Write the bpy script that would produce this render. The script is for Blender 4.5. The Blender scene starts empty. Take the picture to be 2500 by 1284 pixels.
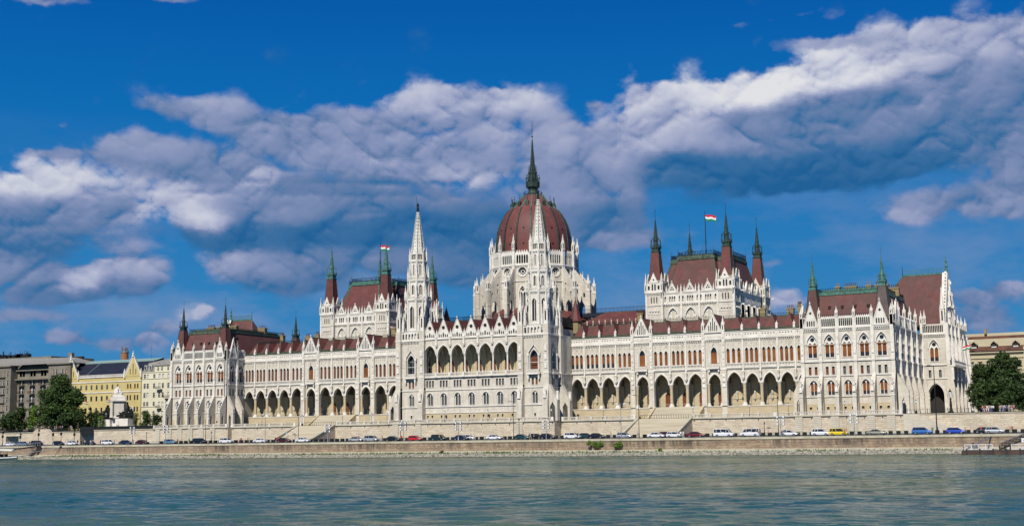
import bpy, math, random
from mathutils import Vector, Matrix
from mathutils.geometry import tessellate_polygon
rad = math.radians; PI = math.pi
random.seed(7)
scene = bpy.context.scene
COL = scene.collection

# ------------------------------------------------------------------ camera
CX, CD, YAW, PIT, ROL, FPX = 192.1, 346.15, 0.4829, 0.1337, -0.0122, 3228.0
_fw = Vector((-math.sin(YAW)*math.cos(PIT), math.cos(YAW)*math.cos(PIT), math.sin(PIT)))
_r = Vector((math.cos(YAW), math.sin(YAW), 0)); _u = _r.cross(_fw)
_r2 = _r*math.cos(ROL)+_u*math.sin(ROL); _u2 = -_r*math.sin(ROL)+_u*math.cos(ROL)
cam = bpy.data.cameras.new('camera'); camo = bpy.data.objects.new('camera', cam); COL.objects.link(camo)
cam.sensor_width = 36; cam.lens = FPX*36/2500; cam.clip_start = 1; cam.clip_end = 30000
m = Matrix.Identity(4)
for i in range(3): m[i][0] = _r2[i]; m[i][1] = _u2[i]; m[i][2] = -_fw[i]
m[0][3], m[1][3], m[2][3] = CX, -CD, 0.0
camo.matrix_world = m
scene.camera = camo
def at(px, py, Y):
    """world X, Z of the survey point seen at px, py on the vertical plane Y"""
    d = _fw*FPX+_r2*(px-1250)+_u2*(642-py); t = (Y+CD)/d.y
    return CX+d.x*t, d.z*t

# ------------------------------------------------------------------ light
SUN_EL, SUN_AZ = 44.0, 7.5            # azimuth off the facade normal, towards the right
SUN_STR, SKY_STR = 4.7, 0.095
scene.view_settings.view_transform = 'Standard'; scene.view_settings.look = 'None'
scene.view_settings.gamma = 1.0; scene.view_settings.exposure = 0.0
sdir = Vector((math.sin(rad(SUN_AZ))*math.cos(rad(SUN_EL)), -math.cos(rad(SUN_AZ))*math.cos(rad(SUN_EL)), math.sin(rad(SUN_EL))))
sl = bpy.data.lights.new('sun', 'SUN'); sl.energy = SUN_STR; sl.angle = rad(0.53); sl.color = (1.0, 0.945, 0.86)
so = bpy.data.objects.new('sun', sl); COL.objects.link(so)
so.rotation_euler = sdir.to_track_quat('Z', 'Y').to_euler(); so.location = (0, -100, 300)

world = bpy.data.worlds.new('World'); scene.world = world; world.use_nodes = True
wt = world.node_tree; wt.nodes.clear()
CLOUDS = [(-0.8274,0.189,0.0403,0.0155,1,1),(-0.8322,0.1654,0.0465,0.0155,0.9,0.4),(-0.8397,0.1447,0.0465,0.0139,0.8,0.25),(-0.7871,0.1703,0.0248,0.0124,0.6,0.5),(-0.8168,0.2077,0.0248,0.0043,0.5,0.5),(-0.839,0.1244,0.0341,0.0108,0.9,0.45),(-0.8026,0.1181,0.0186,0.0099,1,0.9),(-0.8136,0.109,0.0372,0.0077,0.8,0.2),(-0.763,0.1295,0.0232,0.0124,1,0.6),(-0.7626,0.1161,0.0186,0.0062,0.7,0.3),(-0.8378,0.091,0.031,0.005,0.55,0.45),(-0.8125,0.0769,0.0124,0.005,0.55,0.6),(-0.7759,0.0752,0.0434,0.0062,0.6,0.45),(-0.7474,0.085,0.0217,0.0068,0.65,0.6),(-0.7126,0.0959,0.0124,0.0043,0.7,0.8),(-0.7453,0.2448,0.0201,0.0087,0.6,0.5),(-0.7018,0.2438,0.0279,0.0099,0.8,0.6),(-0.7651,0.2127,0.0279,0.0124,0.65,0.55),(-0.7296,0.2053,0.0496,0.0139,0.8,0.5),(-0.6542,0.2288,0.0558,0.0155,0.9,0.52),(-0.5922,0.2392,0.0496,0.0124,1,0.6),(-0.5417,0.2579,0.0341,0.0093,1,0.85),(-0.4909,0.2562,0.0279,0.0099,0.9,0.8),(-0.5133,0.2395,0.0372,0.0124,0.9,0.65),(-0.6015,0.2146,0.062,0.0155,1,0.6),(-0.5293,0.2119,0.0496,0.0124,1,0.6),(-0.7349,0.1782,0.0325,0.0155,1,0.9),(-0.7079,0.1639,0.0186,0.0068,1,0.95),(-0.6842,0.1856,0.0248,0.0124,0.9,0.6),(-0.6722,0.1965,0.0099,0.0068,0.8,0.95),(-0.6537,0.1772,0.0465,0.0155,1,0.42),(-0.592,0.1841,0.062,0.0155,1,0.36),(-0.5294,0.2043,0.031,0.0081,0.9,0.85),(-0.6686,0.1541,0.0589,0.0099,1,0.08),(-0.6074,0.1548,0.0682,0.0108,1,0.05),(-0.5452,0.1642,0.0558,0.0155,1,0.12),(-0.5141,0.147,0.0403,0.0155,0.8,0.12),(-0.6683,0.1312,0.0403,0.0124,0.8,0.5),(-0.6969,0.1339,0.0186,0.0077,0.8,0.7),(-0.647,0.1177,0.0403,0.0108,0.7,0.22),(-0.5919,0.1348,0.062,0.0124,0.7,0.3),(-0.5205,0.1223,0.0248,0.0124,0.6,0.25),(-0.4501,0.2296,0.0279,0.0155,0.9,0.65),(-0.4349,0.1954,0.0403,0.0217,1,0.5),(-0.4094,0.2133,0.0372,0.0155,0.9,0.62),(-0.4198,0.1673,0.0372,0.0139,0.8,0.22),(-0.4515,0.1463,0.0248,0.0108,0.5,0.25),(-0.3769,0.255,0.0279,0.0105,0.9,0.85),(-0.3238,0.2541,0.0527,0.0112,1,1.1),(-0.2775,0.2575,0.0465,0.013,1,1.15),(-0.2317,0.2662,0.0434,0.0155,1,1.1),(-0.1868,0.2727,0.0434,0.017,1,0.95),(-0.1432,0.2771,0.0465,0.017,1,0.75),(-0.1118,0.2822,0.031,0.0139,1,0.7),(-0.2307,0.2868,0.0403,0.0043,0.5,0.6),(-0.3713,0.2304,0.0465,0.0139,1,0.85),(-0.3248,0.2239,0.0527,0.0108,1,0.6),(-0.2788,0.2246,0.062,0.017,1,0.42),(-0.2036,0.233,0.0713,0.0201,1,0.36),(-0.1654,0.2401,0.0155,0.0077,0.8,0.8),(-0.1309,0.2442,0.0465,0.0217,1,0.45),(-0.3255,0.2042,0.0682,0.0124,1,0.12),(-0.265,0.1921,0.0743,0.0118,1,-0.1),(-0.2051,0.202,0.0589,0.0155,1,0.1),(-0.1468,0.2137,0.0465,0.017,1,0.3),(-0.1119,0.1904,0.0186,0.0341,0.75,0.5),(-0.1778,0.169,0.0372,0.0068,0.45,0.5),(-0.1928,0.1566,0.0217,0.0068,0.5,0.6),(-0.1525,0.1643,0.0279,0.0108,0.45,0.45),(-0.1186,0.1707,0.0186,0.0124,0.7,0.55),(-0.4202,0.1488,0.0341,0.0068,0.6,0.4),(-0.3765,0.1523,0.0217,0.0056,0.45,0.5),(-0.2746,0.1017,0.0186,0.0068,0.65,0.7),(-0.2825,0.1293,0.0186,0.0031,0.25,0.5),(-0.1394,0.0991,0.0279,0.0093,0.75,0.5),(-0.1226,0.1041,0.0093,0.0043,0.6,0.8),(-0.1459,0.0819,0.0403,0.0108,0.55,0.35),(-0.8346,0.3139,0.0403,0.0031,0.6,0.5),(-0.7472,0.3223,0.0217,0.0025,0.5,0.5),(-0.3064,0.3055,0.0068,0.0028,0.35,0.5),(-0.2631,0.3076,0.0155,0.0019,0.35,0.5),(-0.3496,0.3249,0.0046,0.0025,0.4,0.5),(-0.8131,0.2262,0.005,0.0028,0.35,0.5),(-0.4196,0.2497,0.0062,0.0056,0.6,0.6)]
def math_node(nt, op, a, b=None, c=None, clamp=False):
    n = nt.nodes.new('ShaderNodeMath'); n.operation = op; n.use_clamp = clamp
    for i, v in enumerate((a, b, c)):
        if v is None: continue
        if hasattr(v, 'links'): nt.links.new(v, n.inputs[i])
        else: n.inputs[i].default_value = v
    return n.outputs[0]
def vmath(nt, op, a, b=None, c=None, out=0):
    n = nt.nodes.new('ShaderNodeVectorMath'); n.operation = op
    for i, v in enumerate((a, b, c)):
        if v is None: continue
        if hasattr(v, 'links'): nt.links.new(v, n.inputs[i])
        else: n.inputs[i].default_value = v
    return n.outputs[out]
def noise(nt, vec, scale, detail=4, rough=0.55, dist=0.0, lac=2.0):
    n = nt.nodes.new('ShaderNodeTexNoise'); n.inputs['Scale'].default_value = scale
    n.inputs['Detail'].default_value = detail; n.inputs['Roughness'].default_value = rough
    n.inputs['Distortion'].default_value = dist; n.inputs['Lacunarity'].default_value = lac
    if vec is not None: nt.links.new(vec, n.inputs['Vector'])
    return n
def ramp(nt, fac, stops, interp='LINEAR'):
    n = nt.nodes.new('ShaderNodeValToRGB'); cr = n.color_ramp; cr.interpolation = interp
    while len(cr.elements) < len(stops): cr.elements.new(0.5)
    for e, (p, c) in zip(cr.elements, stops):
        e.position = p; e.color = (*c, 1) if len(c) == 3 else c
    nt.links.new(fac, n.inputs[0]); return n.outputs[0]
def mix(nt, fac, a, b, mode='MIX'):
    n = nt.nodes.new('ShaderNodeMix'); n.data_type = 'RGBA'; n.blend_type = mode; n.clamp_factor = True
    for s, v in ((n.inputs[0], fac), (n.inputs[6], a), (n.inputs[7], b)):
        if hasattr(v, 'links'): nt.links.new(v, s)
        elif isinstance(v, (int, float)): s.default_value = v
        else: s.default_value = (*v, 1) if len(v) == 3 else v
    return n.outputs[2]
def build_sky():
    nt = wt
    sky = nt.nodes.new('ShaderNodeTexSky'); sky.sky_type = 'NISHITA'; sky.sun_disc = False
    sky.sun_elevation = rad(SUN_EL); sky.sun_rotation = rad(180-SUN_AZ)
    sky.altitude = 100; sky.air_density = 1.0; sky.dust_density = 0.4; sky.ozone_density = 3.0
    tc = nt.nodes.new('ShaderNodeTexCoord'); sep = nt.nodes.new('ShaderNodeSeparateXYZ')
    nt.links.new(tc.outputs['Generated'], sep.inputs[0])
    az = math_node(nt, 'ARCTAN2', sep.outputs[0], sep.outputs[1]); el = math_node(nt, 'ARCSINE', sep.outputs[2])
    cmb = nt.nodes.new('ShaderNodeCombineXYZ'); nt.links.new(az, cmb.inputs[0]); nt.links.new(el, cmb.inputs[1])
    P = cmb.outputs[0]
    base = ramp(nt, math_node(nt, 'MULTIPLY', el, 1/1.2), [(0.0, (0.055, 0.26, 0.52)), (0.065, (0.035, 0.225, 0.50)), (0.125, (0.018, 0.19, 0.48)), (0.205, (0.002, 0.145, 0.45)), (0.27, (0.0, 0.102, 0.40)), (0.6, (0.003, 0.06, 0.26)), (1.0, (0.003, 0.04, 0.20))])
    base = vmath(nt, 'SCALE', base); base.node.inputs['Scale'].default_value = 1/SKY_STR
    air = mix(nt, 0.015, base, sky.outputs[0])
    Ps = vmath(nt, 'MULTIPLY', P, (1.0, 1.35, 1.0))
    def billow(vec, sc, det, rough=0.5, lac=2.1):
        n = nt.nodes.new('ShaderNodeTexNoise'); n.noise_type = 'RIDGED_MULTIFRACTAL'; n.normalize = False
        n.inputs['Scale'].default_value = sc; n.inputs['Detail'].default_value = det; n.inputs['Roughness'].default_value = rough; n.inputs['Lacunarity'].default_value = lac
        n.inputs['Offset'].default_value = 1.0; n.inputs['Gain'].default_value = 1.0
        nt.links.new(vec, n.inputs['Vector']); return n.outputs[0]
    warp = noise(nt, Ps, 15, 5, 0.55)
    w = vmath(nt, 'MULTIPLY_ADD', warp.outputs['Color'], (0.030, 0.018, 0), (-0.015, -0.009, 0))
    warp2 = noise(nt, Ps, 70, 4, 0.6)
    w2 = vmath(nt, 'MULTIPLY_ADD', warp2.outputs['Color'], (0.010, 0.009, 0), (-0.005, -0.0045, 0))
    Q = vmath(nt, 'ADD', vmath(nt, 'ADD', P, w), w2)
    Pb = vmath(nt, 'ADD', Ps, vmath(nt, 'MULTIPLY', w, (0.35, 0.35, 0)))
    D = None; S = None; W = None
    for (a, e, sx, sy, wgt, br) in CLOUDS:
        if wgt < .85: wgt *= 1.25
        q = vmath(nt, 'MULTIPLY_ADD', Q, (1/sx, 1/sy, 0), (-a/sx, -e/sy, 0))
        l2 = vmath(nt, 'DOT_PRODUCT', q, q, out=1)
        g = math_node(nt, 'EXPONENT', math_node(nt, 'MULTIPLY', l2, -0.9))
        D = math_node(nt, 'MULTIPLY_ADD', g, wgt, D if D is not None else 0.0)
        g2 = math_node(nt, 'MULTIPLY', g, g)
        W = math_node(nt, 'ADD', g2, W if W is not None else 1e-4)
        S = math_node(nt, 'MULTIPLY_ADD', g2, br, S if S is not None else 0.0)
    shade = math_node(nt, 'DIVIDE', S, W)
    OFF = (-0.0015, 0.0045, 0)
    b1 = billow(Pb, 19, 7, 0.62); b1o = billow(vmath(nt, 'ADD', Pb, OFF), 19, 5, 0.62)
    n1 = noise(nt, Ps, 30, 8, 0.6)
    prel = math_node(nt, 'SUBTRACT', b1o, b1)          # > 0 where the billow falls away upwards
    dens = math_node(nt, 'MULTIPLY_ADD', math_node(nt, 'SUBTRACT', n1.outputs[0], 0.5), 0.9, D)
    dens = math_node(nt, 'MULTIPLY_ADD', math_node(nt, 'SUBTRACT', 0.85, b1), 0.38, dens)
    mr = nt.nodes.new('ShaderNodeMapRange'); mr.interpolation_type = 'SMOOTHSTEP'
    mr.inputs['From Min'].default_value = 0.12; mr.inputs['From Max'].default_value = 0.74
    nt.links.new(dens, mr.inputs['Value'])
    br = math_node(nt, 'MULTIPLY_ADD', prel, 0.20, shade)
    br = math_node(nt, 'MULTIPLY_ADD', math_node(nt, 'SUBTRACT', 0.9, b1), 0.14, br)
    br = math_node(nt, 'MULTIPLY_ADD', math_node(nt, 'SUBTRACT', n1.outputs[0], 0.5), 0.35, br)
    br = math_node(nt, 'MULTIPLY', math_node(nt, 'ADD', br, 0.12), 1/1.32, clamp=True)
    k = 1/SKY_STR
    col = ramp(nt, br, [(0.0, (0.014, 0.115, 0.30)), (0.2, (0.045, 0.155, 0.345)), (0.40, (0.145, 0.22, 0.40)), (0.56, (0.26, 0.31, 0.50)),
                        (0.74, (0.44, 0.47, 0.62)), (0.88, (0.62, 0.64, 0.73)), (1.0, (0.78, 0.78, 0.80))])
    col = vmath(nt, 'SCALE', col, None)
    col.node.inputs['Scale'].default_value = k
    veil = noise(nt, vmath(nt, 'MULTIPLY', P, (1.0, 2.6, 1.0)), 7, 6, 0.6)
    vm = nt.nodes.new('ShaderNodeMapRange'); nt.links.new(el, vm.inputs[0]); vm.inputs['From Min'].default_value = 0.24; vm.inputs['From Max'].default_value = 0.06; vm.inputs['To Max'].default_value = 0.8
    va = math_node(nt, 'MULTIPLY', ramp(nt, veil.outputs[0], [(0.45, (0, 0, 0)), (0.66, (1, 1, 1))]), vm.outputs[0])
    air = mix(nt, va, air, tuple(c_/SKY_STR for c_ in (0.22, 0.30, 0.50)))
    bg = nt.nodes.new('ShaderNodeBackground'); bg.inputs['Strength'].default_value = SKY_STR
    nt.links.new(mix(nt, math_node(nt, 'MULTIPLY', mr.outputs[0], 0.96), air, col), bg.inputs['Color'])
    out = nt.nodes.new('ShaderNodeOutputWorld'); nt.links.new(bg.outputs[0], out.inputs[0])
build_sky()
world.cycles.sampling_method = 'MANUAL'; world.cycles.sample_map_resolution = 512
scene.cycles.max_bounces = 5; scene.cycles.diffuse_bounces = 1; scene.cycles.glossy_bounces = 2
scene.cycles.transparent_max_bounces = 6; scene.cycles.use_denoising = True

# ------------------------------------------------------------------ materials
MATS = {}
def mat(name, col, rough=0.85, metal=0.0, build=None, spec=0.3):
    mt = bpy.data.materials.new(name); mt.use_nodes = True; nt = mt.node_tree
    bs = nt.nodes['Principled BSDF']; bs.inputs['Base Color'].default_value = (*col, 1)
    bs.inputs['Roughness'].default_value = rough; bs.inputs['Metallic'].default_value = metal
    bs.inputs['Specular IOR Level'].default_value = spec
    if build: build(nt, bs)
    MATS[name] = mt; return mt
def wallcoord(nt):
    """(x+y, z) of the point: courses run level on every upright wall"""
    g = nt.nodes.new('ShaderNodeNewGeometry'); s = nt.nodes.new('ShaderNodeSeparateXYZ'); nt.links.new(g.outputs['Position'], s.inputs[0])
    c = nt.nodes.new('ShaderNodeCombineXYZ')
    nt.links.new(math_node(nt, 'ADD', s.outputs[0], s.outputs[1]), c.inputs[0]); nt.links.new(s.outputs[2], c.inputs[1])
    return c.outputs[0], g.outputs['Position'], s
def masonry(c1, c2, mortar, bw, bh, msize, warm=None, stain=0.0, streak=None, bump=0.0, fine=None, runs=0.0):
    def f(nt, bs):
        uv, pos, s = wallcoord(nt)
        b = nt.nodes.new('ShaderNodeTexBrick'); nt.links.new(uv, b.inputs['Vector'])
        b.inputs['Color1'].default_value = (*c1, 1); b.inputs['Color2'].default_value = (*c2, 1); b.inputs['Mortar'].default_value = (*mortar, 1)
        b.inputs['Scale'].default_value = 1.0; b.inputs['Brick Width'].default_value = bw; b.inputs['Row Height'].default_value = bh
        b.inputs['Mortar Size'].default_value = msize; b.inputs['Mortar Smooth'].default_value = 0.3; b.inputs['Bias'].default_value = -0.1
        col = b.outputs[0]
        if warm:
            n = noise(nt, vmath(nt, 'MULTIPLY', uv, (1/bw, 1/bh*0.8, 1)), 1.1, 2, 0.7)
            col = mix(nt, ramp(nt, n.outputs[0], [(0.5, (0, 0, 0)), (0.68, (1, 1, 1))]), col, mix(nt, 0.55, col, warm))
        if fine:
            n = noise(nt, vmath(nt, 'MULTIPLY', uv, (1/bw*2, 1/bh*1.2, 1)), 1.3, 2, 0.7)
            col = mix(nt, ramp(nt, n.outputs[0], [(0.52, (0, 0, 0)), (0.6, (1, 1, 1))]), col, mix(nt, 0.5, col, fine))
        n2 = noise(nt, pos, 0.25, 6, 0.65)
        col = mix(nt, ramp(nt, n2.outputs[0], [(0.35, (0, 0, 0)), (0.75, (1, 1, 1))]), col, mix(nt, stain, col, (0.30, 0.26, 0.20)))
        if runs:
            nr = noise(nt, vmath(nt, 'MULTIPLY', uv, (0.9, 0.07, 1)), 1.0, 5, 0.7)
            col = mix(nt, math_node(nt, 'MULTIPLY', ramp(nt, nr.outputs[0], [(0.48, (0, 0, 0)), (0.68, (1, 1, 1))]), runs), col, (0.36, 0.31, 0.24))
        if streak:
            zlo, zhi, amt = streak
            n3 = noise(nt, vmath(nt, 'MULTIPLY', uv, (0.55, 0.06, 1)), 1.0, 6, 0.7)
            n4 = noise(nt, vmath(nt, 'MULTIPLY', uv, (0.045, 0.01, 1)), 1.0, 2, 0.5)
            mz = nt.nodes.new('ShaderNodeMapRange'); nt.links.new(s.outputs[2], mz.inputs[0])
            mz.inputs['From Min'].default_value = zlo; mz.inputs['From Max'].default_value = zhi
            sfac = math_node(nt, 'MULTIPLY', ramp(nt, n3.outputs[0], [(0.38, (0, 0, 0)), (0.56, (1, 1, 1))]), mz.outputs[0])
            sfac = math_node(nt, 'MULTIPLY', sfac, ramp(nt, n4.outputs[0], [(0.40, (0.25,)*3), (0.58, (1, 1, 1))]))
            col = mix(nt, math_node(nt, 'MULTIPLY', sfac, amt), col, (0.075, 0.06, 0.05))
        nt.links.new(col, bs.inputs['Base Color'])
        if bump:
            bp = nt.nodes.new('ShaderNodeBump'); bp.inputs['Strength'].default_value = bump; bp.inputs['Distance'].default_value = 0.06
            n5 = noise(nt, pos, 3.0, 5, 0.6)
            nt.links.new(math_node(nt, 'ADD', math_node(nt, 'MULTIPLY', b.outputs['Fac'], -1.0), n5.outputs[0]), bp.inputs['Height'])
            nt.links.new(bp.outputs[0], bs.inputs['Normal'])
    return f
def spotty(c1, c2, scale=0.5, scale2=None, stretch=(1, 1, 1), bump=0, lo=0.35, hi=0.65):
    def f(nt, bs):
        g = nt.nodes.new('ShaderNodeNewGeometry')
        v = vmath(nt, 'MULTIPLY', g.outputs['Position'], stretch)
        n = noise(nt, v, scale, 8, 0.68)
        nt.links.new(ramp(nt, n.outputs[0], [(lo, c1), (hi, c2)]), bs.inputs['Base Color'])
        if bump:
            bp = nt.nodes.new('ShaderNodeBump'); bp.inputs['Strength'].default_value = bump; bp.inputs['Distance'].default_value = 0.1
            n2 = noise(nt, v, scale*4, 5, 0.65); nt.links.new(n2.outputs[0], bp.inputs['Height']); nt.links.new(bp.outputs[0], bs.inputs['Normal'])
    return f
def tiles(c1, c2, c3, row=0.35):
    def f(nt, bs):
        uv, pos, s = wallcoord(nt)
        b = nt.nodes.new('ShaderNodeTexBrick'); nt.links.new(uv, b.inputs['Vector'])
        b.inputs['Color1'].default_value = (*c1, 1); b.inputs['Color2'].default_value = (*c2, 1); b.inputs['Mortar'].default_value = (*[x*0.55 for x in c1], 1)
        b.inputs['Scale'].default_value = 1; b.inputs['Brick Width'].default_value = 0.45; b.inputs['Row Height'].default_value = row
        b.inputs['Mortar Size'].default_value = 0.025
        n = noise(nt, vmath(nt, 'MULTIPLY', pos, (0.5, 0.5, 0.10)), 0.8, 6, 0.65)
        n2 = noise(nt, pos, 0.35, 5, 0.6)
        c = mix(nt, ramp(nt, n.outputs[0], [(0.38, (0, 0, 0)), (0.62, (0.9,)*3)]), b.outputs[0], c3)
        c = mix(nt, ramp(nt, n2.outputs[0], [(0.45, (0, 0, 0)), (0.7, (0.3,)*3)]), c, [min(1, x*1.5+.015) for x in c1])
        nt.links.new(c, bs.inputs['Base Color'])
    return f
mat('limestone', (0.7, 0.66, 0.58), 0.8, build=masonry((0.74, 0.695, 0.60), (0.62, 0.575, 0.48), (0.52, 0.475, 0.39), 1.1, 0.42, 0.012, runs=0.55, warm=(0.64, 0.55, 0.40), stain=0.34, bump=0.15))
mat('white_stone', (0.82, 0.79, 0.73), 0.75, build=spotty((0.60, 0.555, 0.47), (0.80, 0.765, 0.685), 0.45, bump=0.2, lo=.3, hi=.6))
mat('carved_stone', (0.8, 0.77, 0.7), 0.8, build=spotty((0.55, 0.50, 0.42), (0.84, 0.81, 0.74), 1.6, bump=0.8, lo=0.38, hi=0.55))
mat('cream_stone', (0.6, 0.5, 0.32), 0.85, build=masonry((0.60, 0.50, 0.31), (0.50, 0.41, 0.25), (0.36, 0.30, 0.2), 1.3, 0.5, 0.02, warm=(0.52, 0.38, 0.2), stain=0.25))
mat('old_stone', (0.55, 0.50, 0.40), 0.85, build=masonry((0.66, 0.61, 0.50), (0.58, 0.53, 0.42), (0.46, 0.42, 0.33), 1.0, 0.45, 0.014, warm=(0.55, 0.46, 0.30), stain=0.3))
mat('terrace_stone', (0.6, 0.52, 0.38), 0.9, build=masonry((0.70, 0.615, 0.47), (0.52, 0.44, 0.31), (0.36, 0.29, 0.20), 1.6, 0.5, 0.025, warm=(0.58, 0.38, 0.17), fine=(0.78, 0.74, 0.66), stain=0.45, bump=0.4))
mat('quay_stone', (0.42, 0.34, 0.25), 0.9, build=masonry((0.42, 0.32, 0.21), (0.24, 0.165, 0.11), (0.13, 0.095, 0.065), 2.2, 0.55, 0.04, warm=(0.36, 0.18, 0.11), fine=(0.54, 0.45, 0.30), stain=0.6, streak=(-3.2, -0.9, 0.95), bump=0.5))
mat('pale_concrete', (0.5, 0.45, 0.36), 0.9, build=spotty((0.36, 0.335, 0.24), (0.55, 0.51, 0.39), 0.4, bump=0.3))
mat('shaded_vault', (0.3, 0.26, 0.19), 0.9, build=spotty((0.20, 0.17, 0.12), (0.34, 0.29, 0.21), 0.4))  # vault stone with the loggia's shade put into its colour
mat('steps_stone', (0.66, 0.57, 0.42), 0.85, build=spotty((0.44, 0.385, 0.285), (0.58, 0.52, 0.40), 0.25, stretch=(.3, 1, 6)))
mat('red_tiles', (0.17, 0.045, 0.04), 0.6, build=tiles((0.165, 0.050, 0.042), (0.12, 0.034, 0.030), (0.10, 0.042, 0.038)))
mat('dome_tiles', (0.2, 0.05, 0.045), 0.6, build=tiles((0.19, 0.058, 0.050), (0.155, 0.046, 0.041), (0.125, 0.048, 0.045)))
mat('faded_tiles', (0.15, 0.05, 0.045), 0.7, build=tiles((0.155, 0.056, 0.048), (0.11, 0.040, 0.036), (0.095, 0.055, 0.047)))
mat('grey_slate', (0.10, 0.085, 0.08), 0.7, build=tiles((0.13, 0.09, 0.085), (0.08, 0.06, 0.06), (0.11, 0.10, 0.09)))
mat('brown_tiles', (0.07, 0.04, 0.03), 0.8, build=tiles((0.085, 0.045, 0.032), (0.05, 0.03, 0.022), (0.16, 0.06, 0.035)))
mat('dark_slate', (0.012, 0.016, 0.03), 0.6, build=spotty((0.010, 0.013, 0.026), (0.018, 0.023, 0.04), 0.5))
mat('green_copper', (0.12, 0.3, 0.23), 0.65, 0.2, build=spotty((0.04, 0.105, 0.08), (0.115, 0.26, 0.205), 1.2))
mat('dark_copper', (0.04, 0.055, 0.045), 0.55, 0.3, build=spotty((0.022, 0.028, 0.022), (0.06, 0.10, 0.075), 1.5))
mat('mossy_copper', (0.06, 0.09, 0.06), 0.7, build=spotty((0.035, 0.05, 0.033), (0.11, 0.16, 0.11), 1.2))
mat('dark_iron', (0.02, 0.022, 0.025), 0.5, 0.4)
mat('grey_steel', (0.30, 0.31, 0.33), 0.5, 0.5)
mat('orange_blind', (0.36, 0.13, 0.03), 0.6, build=spotty((0.14, 0.04, 0.011), (0.31, 0.11, 0.024), 0.4))
mat('brown_blind', (0.20, 0.06, 0.03), 0.6, build=spotty((0.10, 0.028, 0.016), (0.21, 0.07, 0.028), 0.4))
mat('door_wood', (0.16, 0.05, 0.02), 0.5)
mat('window_glass', (0.02, 0.024, 0.03), 0.12, spec=0.6)
mat('opening_shade', (0.03, 0.026, 0.022), 0.8)  # near-black colour standing for the shade in openings, galleries and niches
mat('white_frame', (0.6, 0.59, 0.55), 0.6)
mat('chimney_brick', (0.33, 0.25, 0.10), 0.9, build=masonry((0.38, 0.29, 0.12), (0.27, 0.19, 0.08), (0.15, 0.12, 0.07), 0.5, 0.18, 0.02, stain=0.6))
mat('red_brick', (0.36, 0.13, 0.055), 0.9, build=masonry((0.42, 0.15, 0.06), (0.31, 0.11, 0.05), (0.2, 0.12, 0.08), 0.5, 0.3, 0.02, stain=0.4))
mat('asphalt', (0.09, 0.09, 0.095), 0.9, build=spotty((0.07, 0.07, 0.075), (0.14, 0.14, 0.14), 0.5))
mat('terrace_paving', (0.4, 0.36, 0.28), 0.9, build=spotty((0.34, 0.30, 0.23), (0.46, 0.41, 0.32), 0.3))
mat('land', (0.2, 0.19, 0.14), 0.9, build=spotty((0.12, 0.14, 0.08), (0.3, 0.27, 0.2), 0.02))
mat('road_paint', (0.75, 0.75, 0.72), 0.7)
mat('black_metal', (0.02, 0.022, 0.022), 0.5, 0.1)
mat('white_metal', (0.75, 0.76, 0.78), 0.5)
mat('lamp_glass', (0.75, 0.78, 0.8), 0.2)
mat('bronze', (0.018, 0.02, 0.018), 0.45, 0.5)
mat('flag_red', (0.62, 0.02, 0.03), 0.8); mat('flag_white', (0.8, 0.8, 0.8), 0.8); mat('flag_green', (0.02, 0.22, 0.08), 0.8)
mat('yellow_plaster', (0.62, 0.48, 0.14), 0.9, build=spotty((0.52, 0.42, 0.17), (0.62, 0.515, 0.23), 0.2))
mat('cream_plaster', (0.66, 0.62, 0.42), 0.9, build=spotty((0.62, 0.58, 0.41), (0.72, 0.68, 0.50), 0.2))
mat('ochre_plaster', (0.60, 0.50, 0.28), 0.9, build=spotty((0.47, 0.41, 0.27), (0.55, 0.49, 0.34), 0.2))
mat('grey_plaster', (0.27, 0.25, 0.19), 0.9, build=spotty((0.16, 0.145, 0.112), (0.26, 0.235, 0.18), 0.35))
mat('roof_sheet', (0.25, 0.24, 0.21), 0.8, build=spotty((0.20, 0.195, 0.17), (0.30, 0.285, 0.25), 0.3, stretch=(3, 3, 0.3)))
mat('pale_green_sheet', (0.25, 0.36, 0.32), 0.6)

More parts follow.
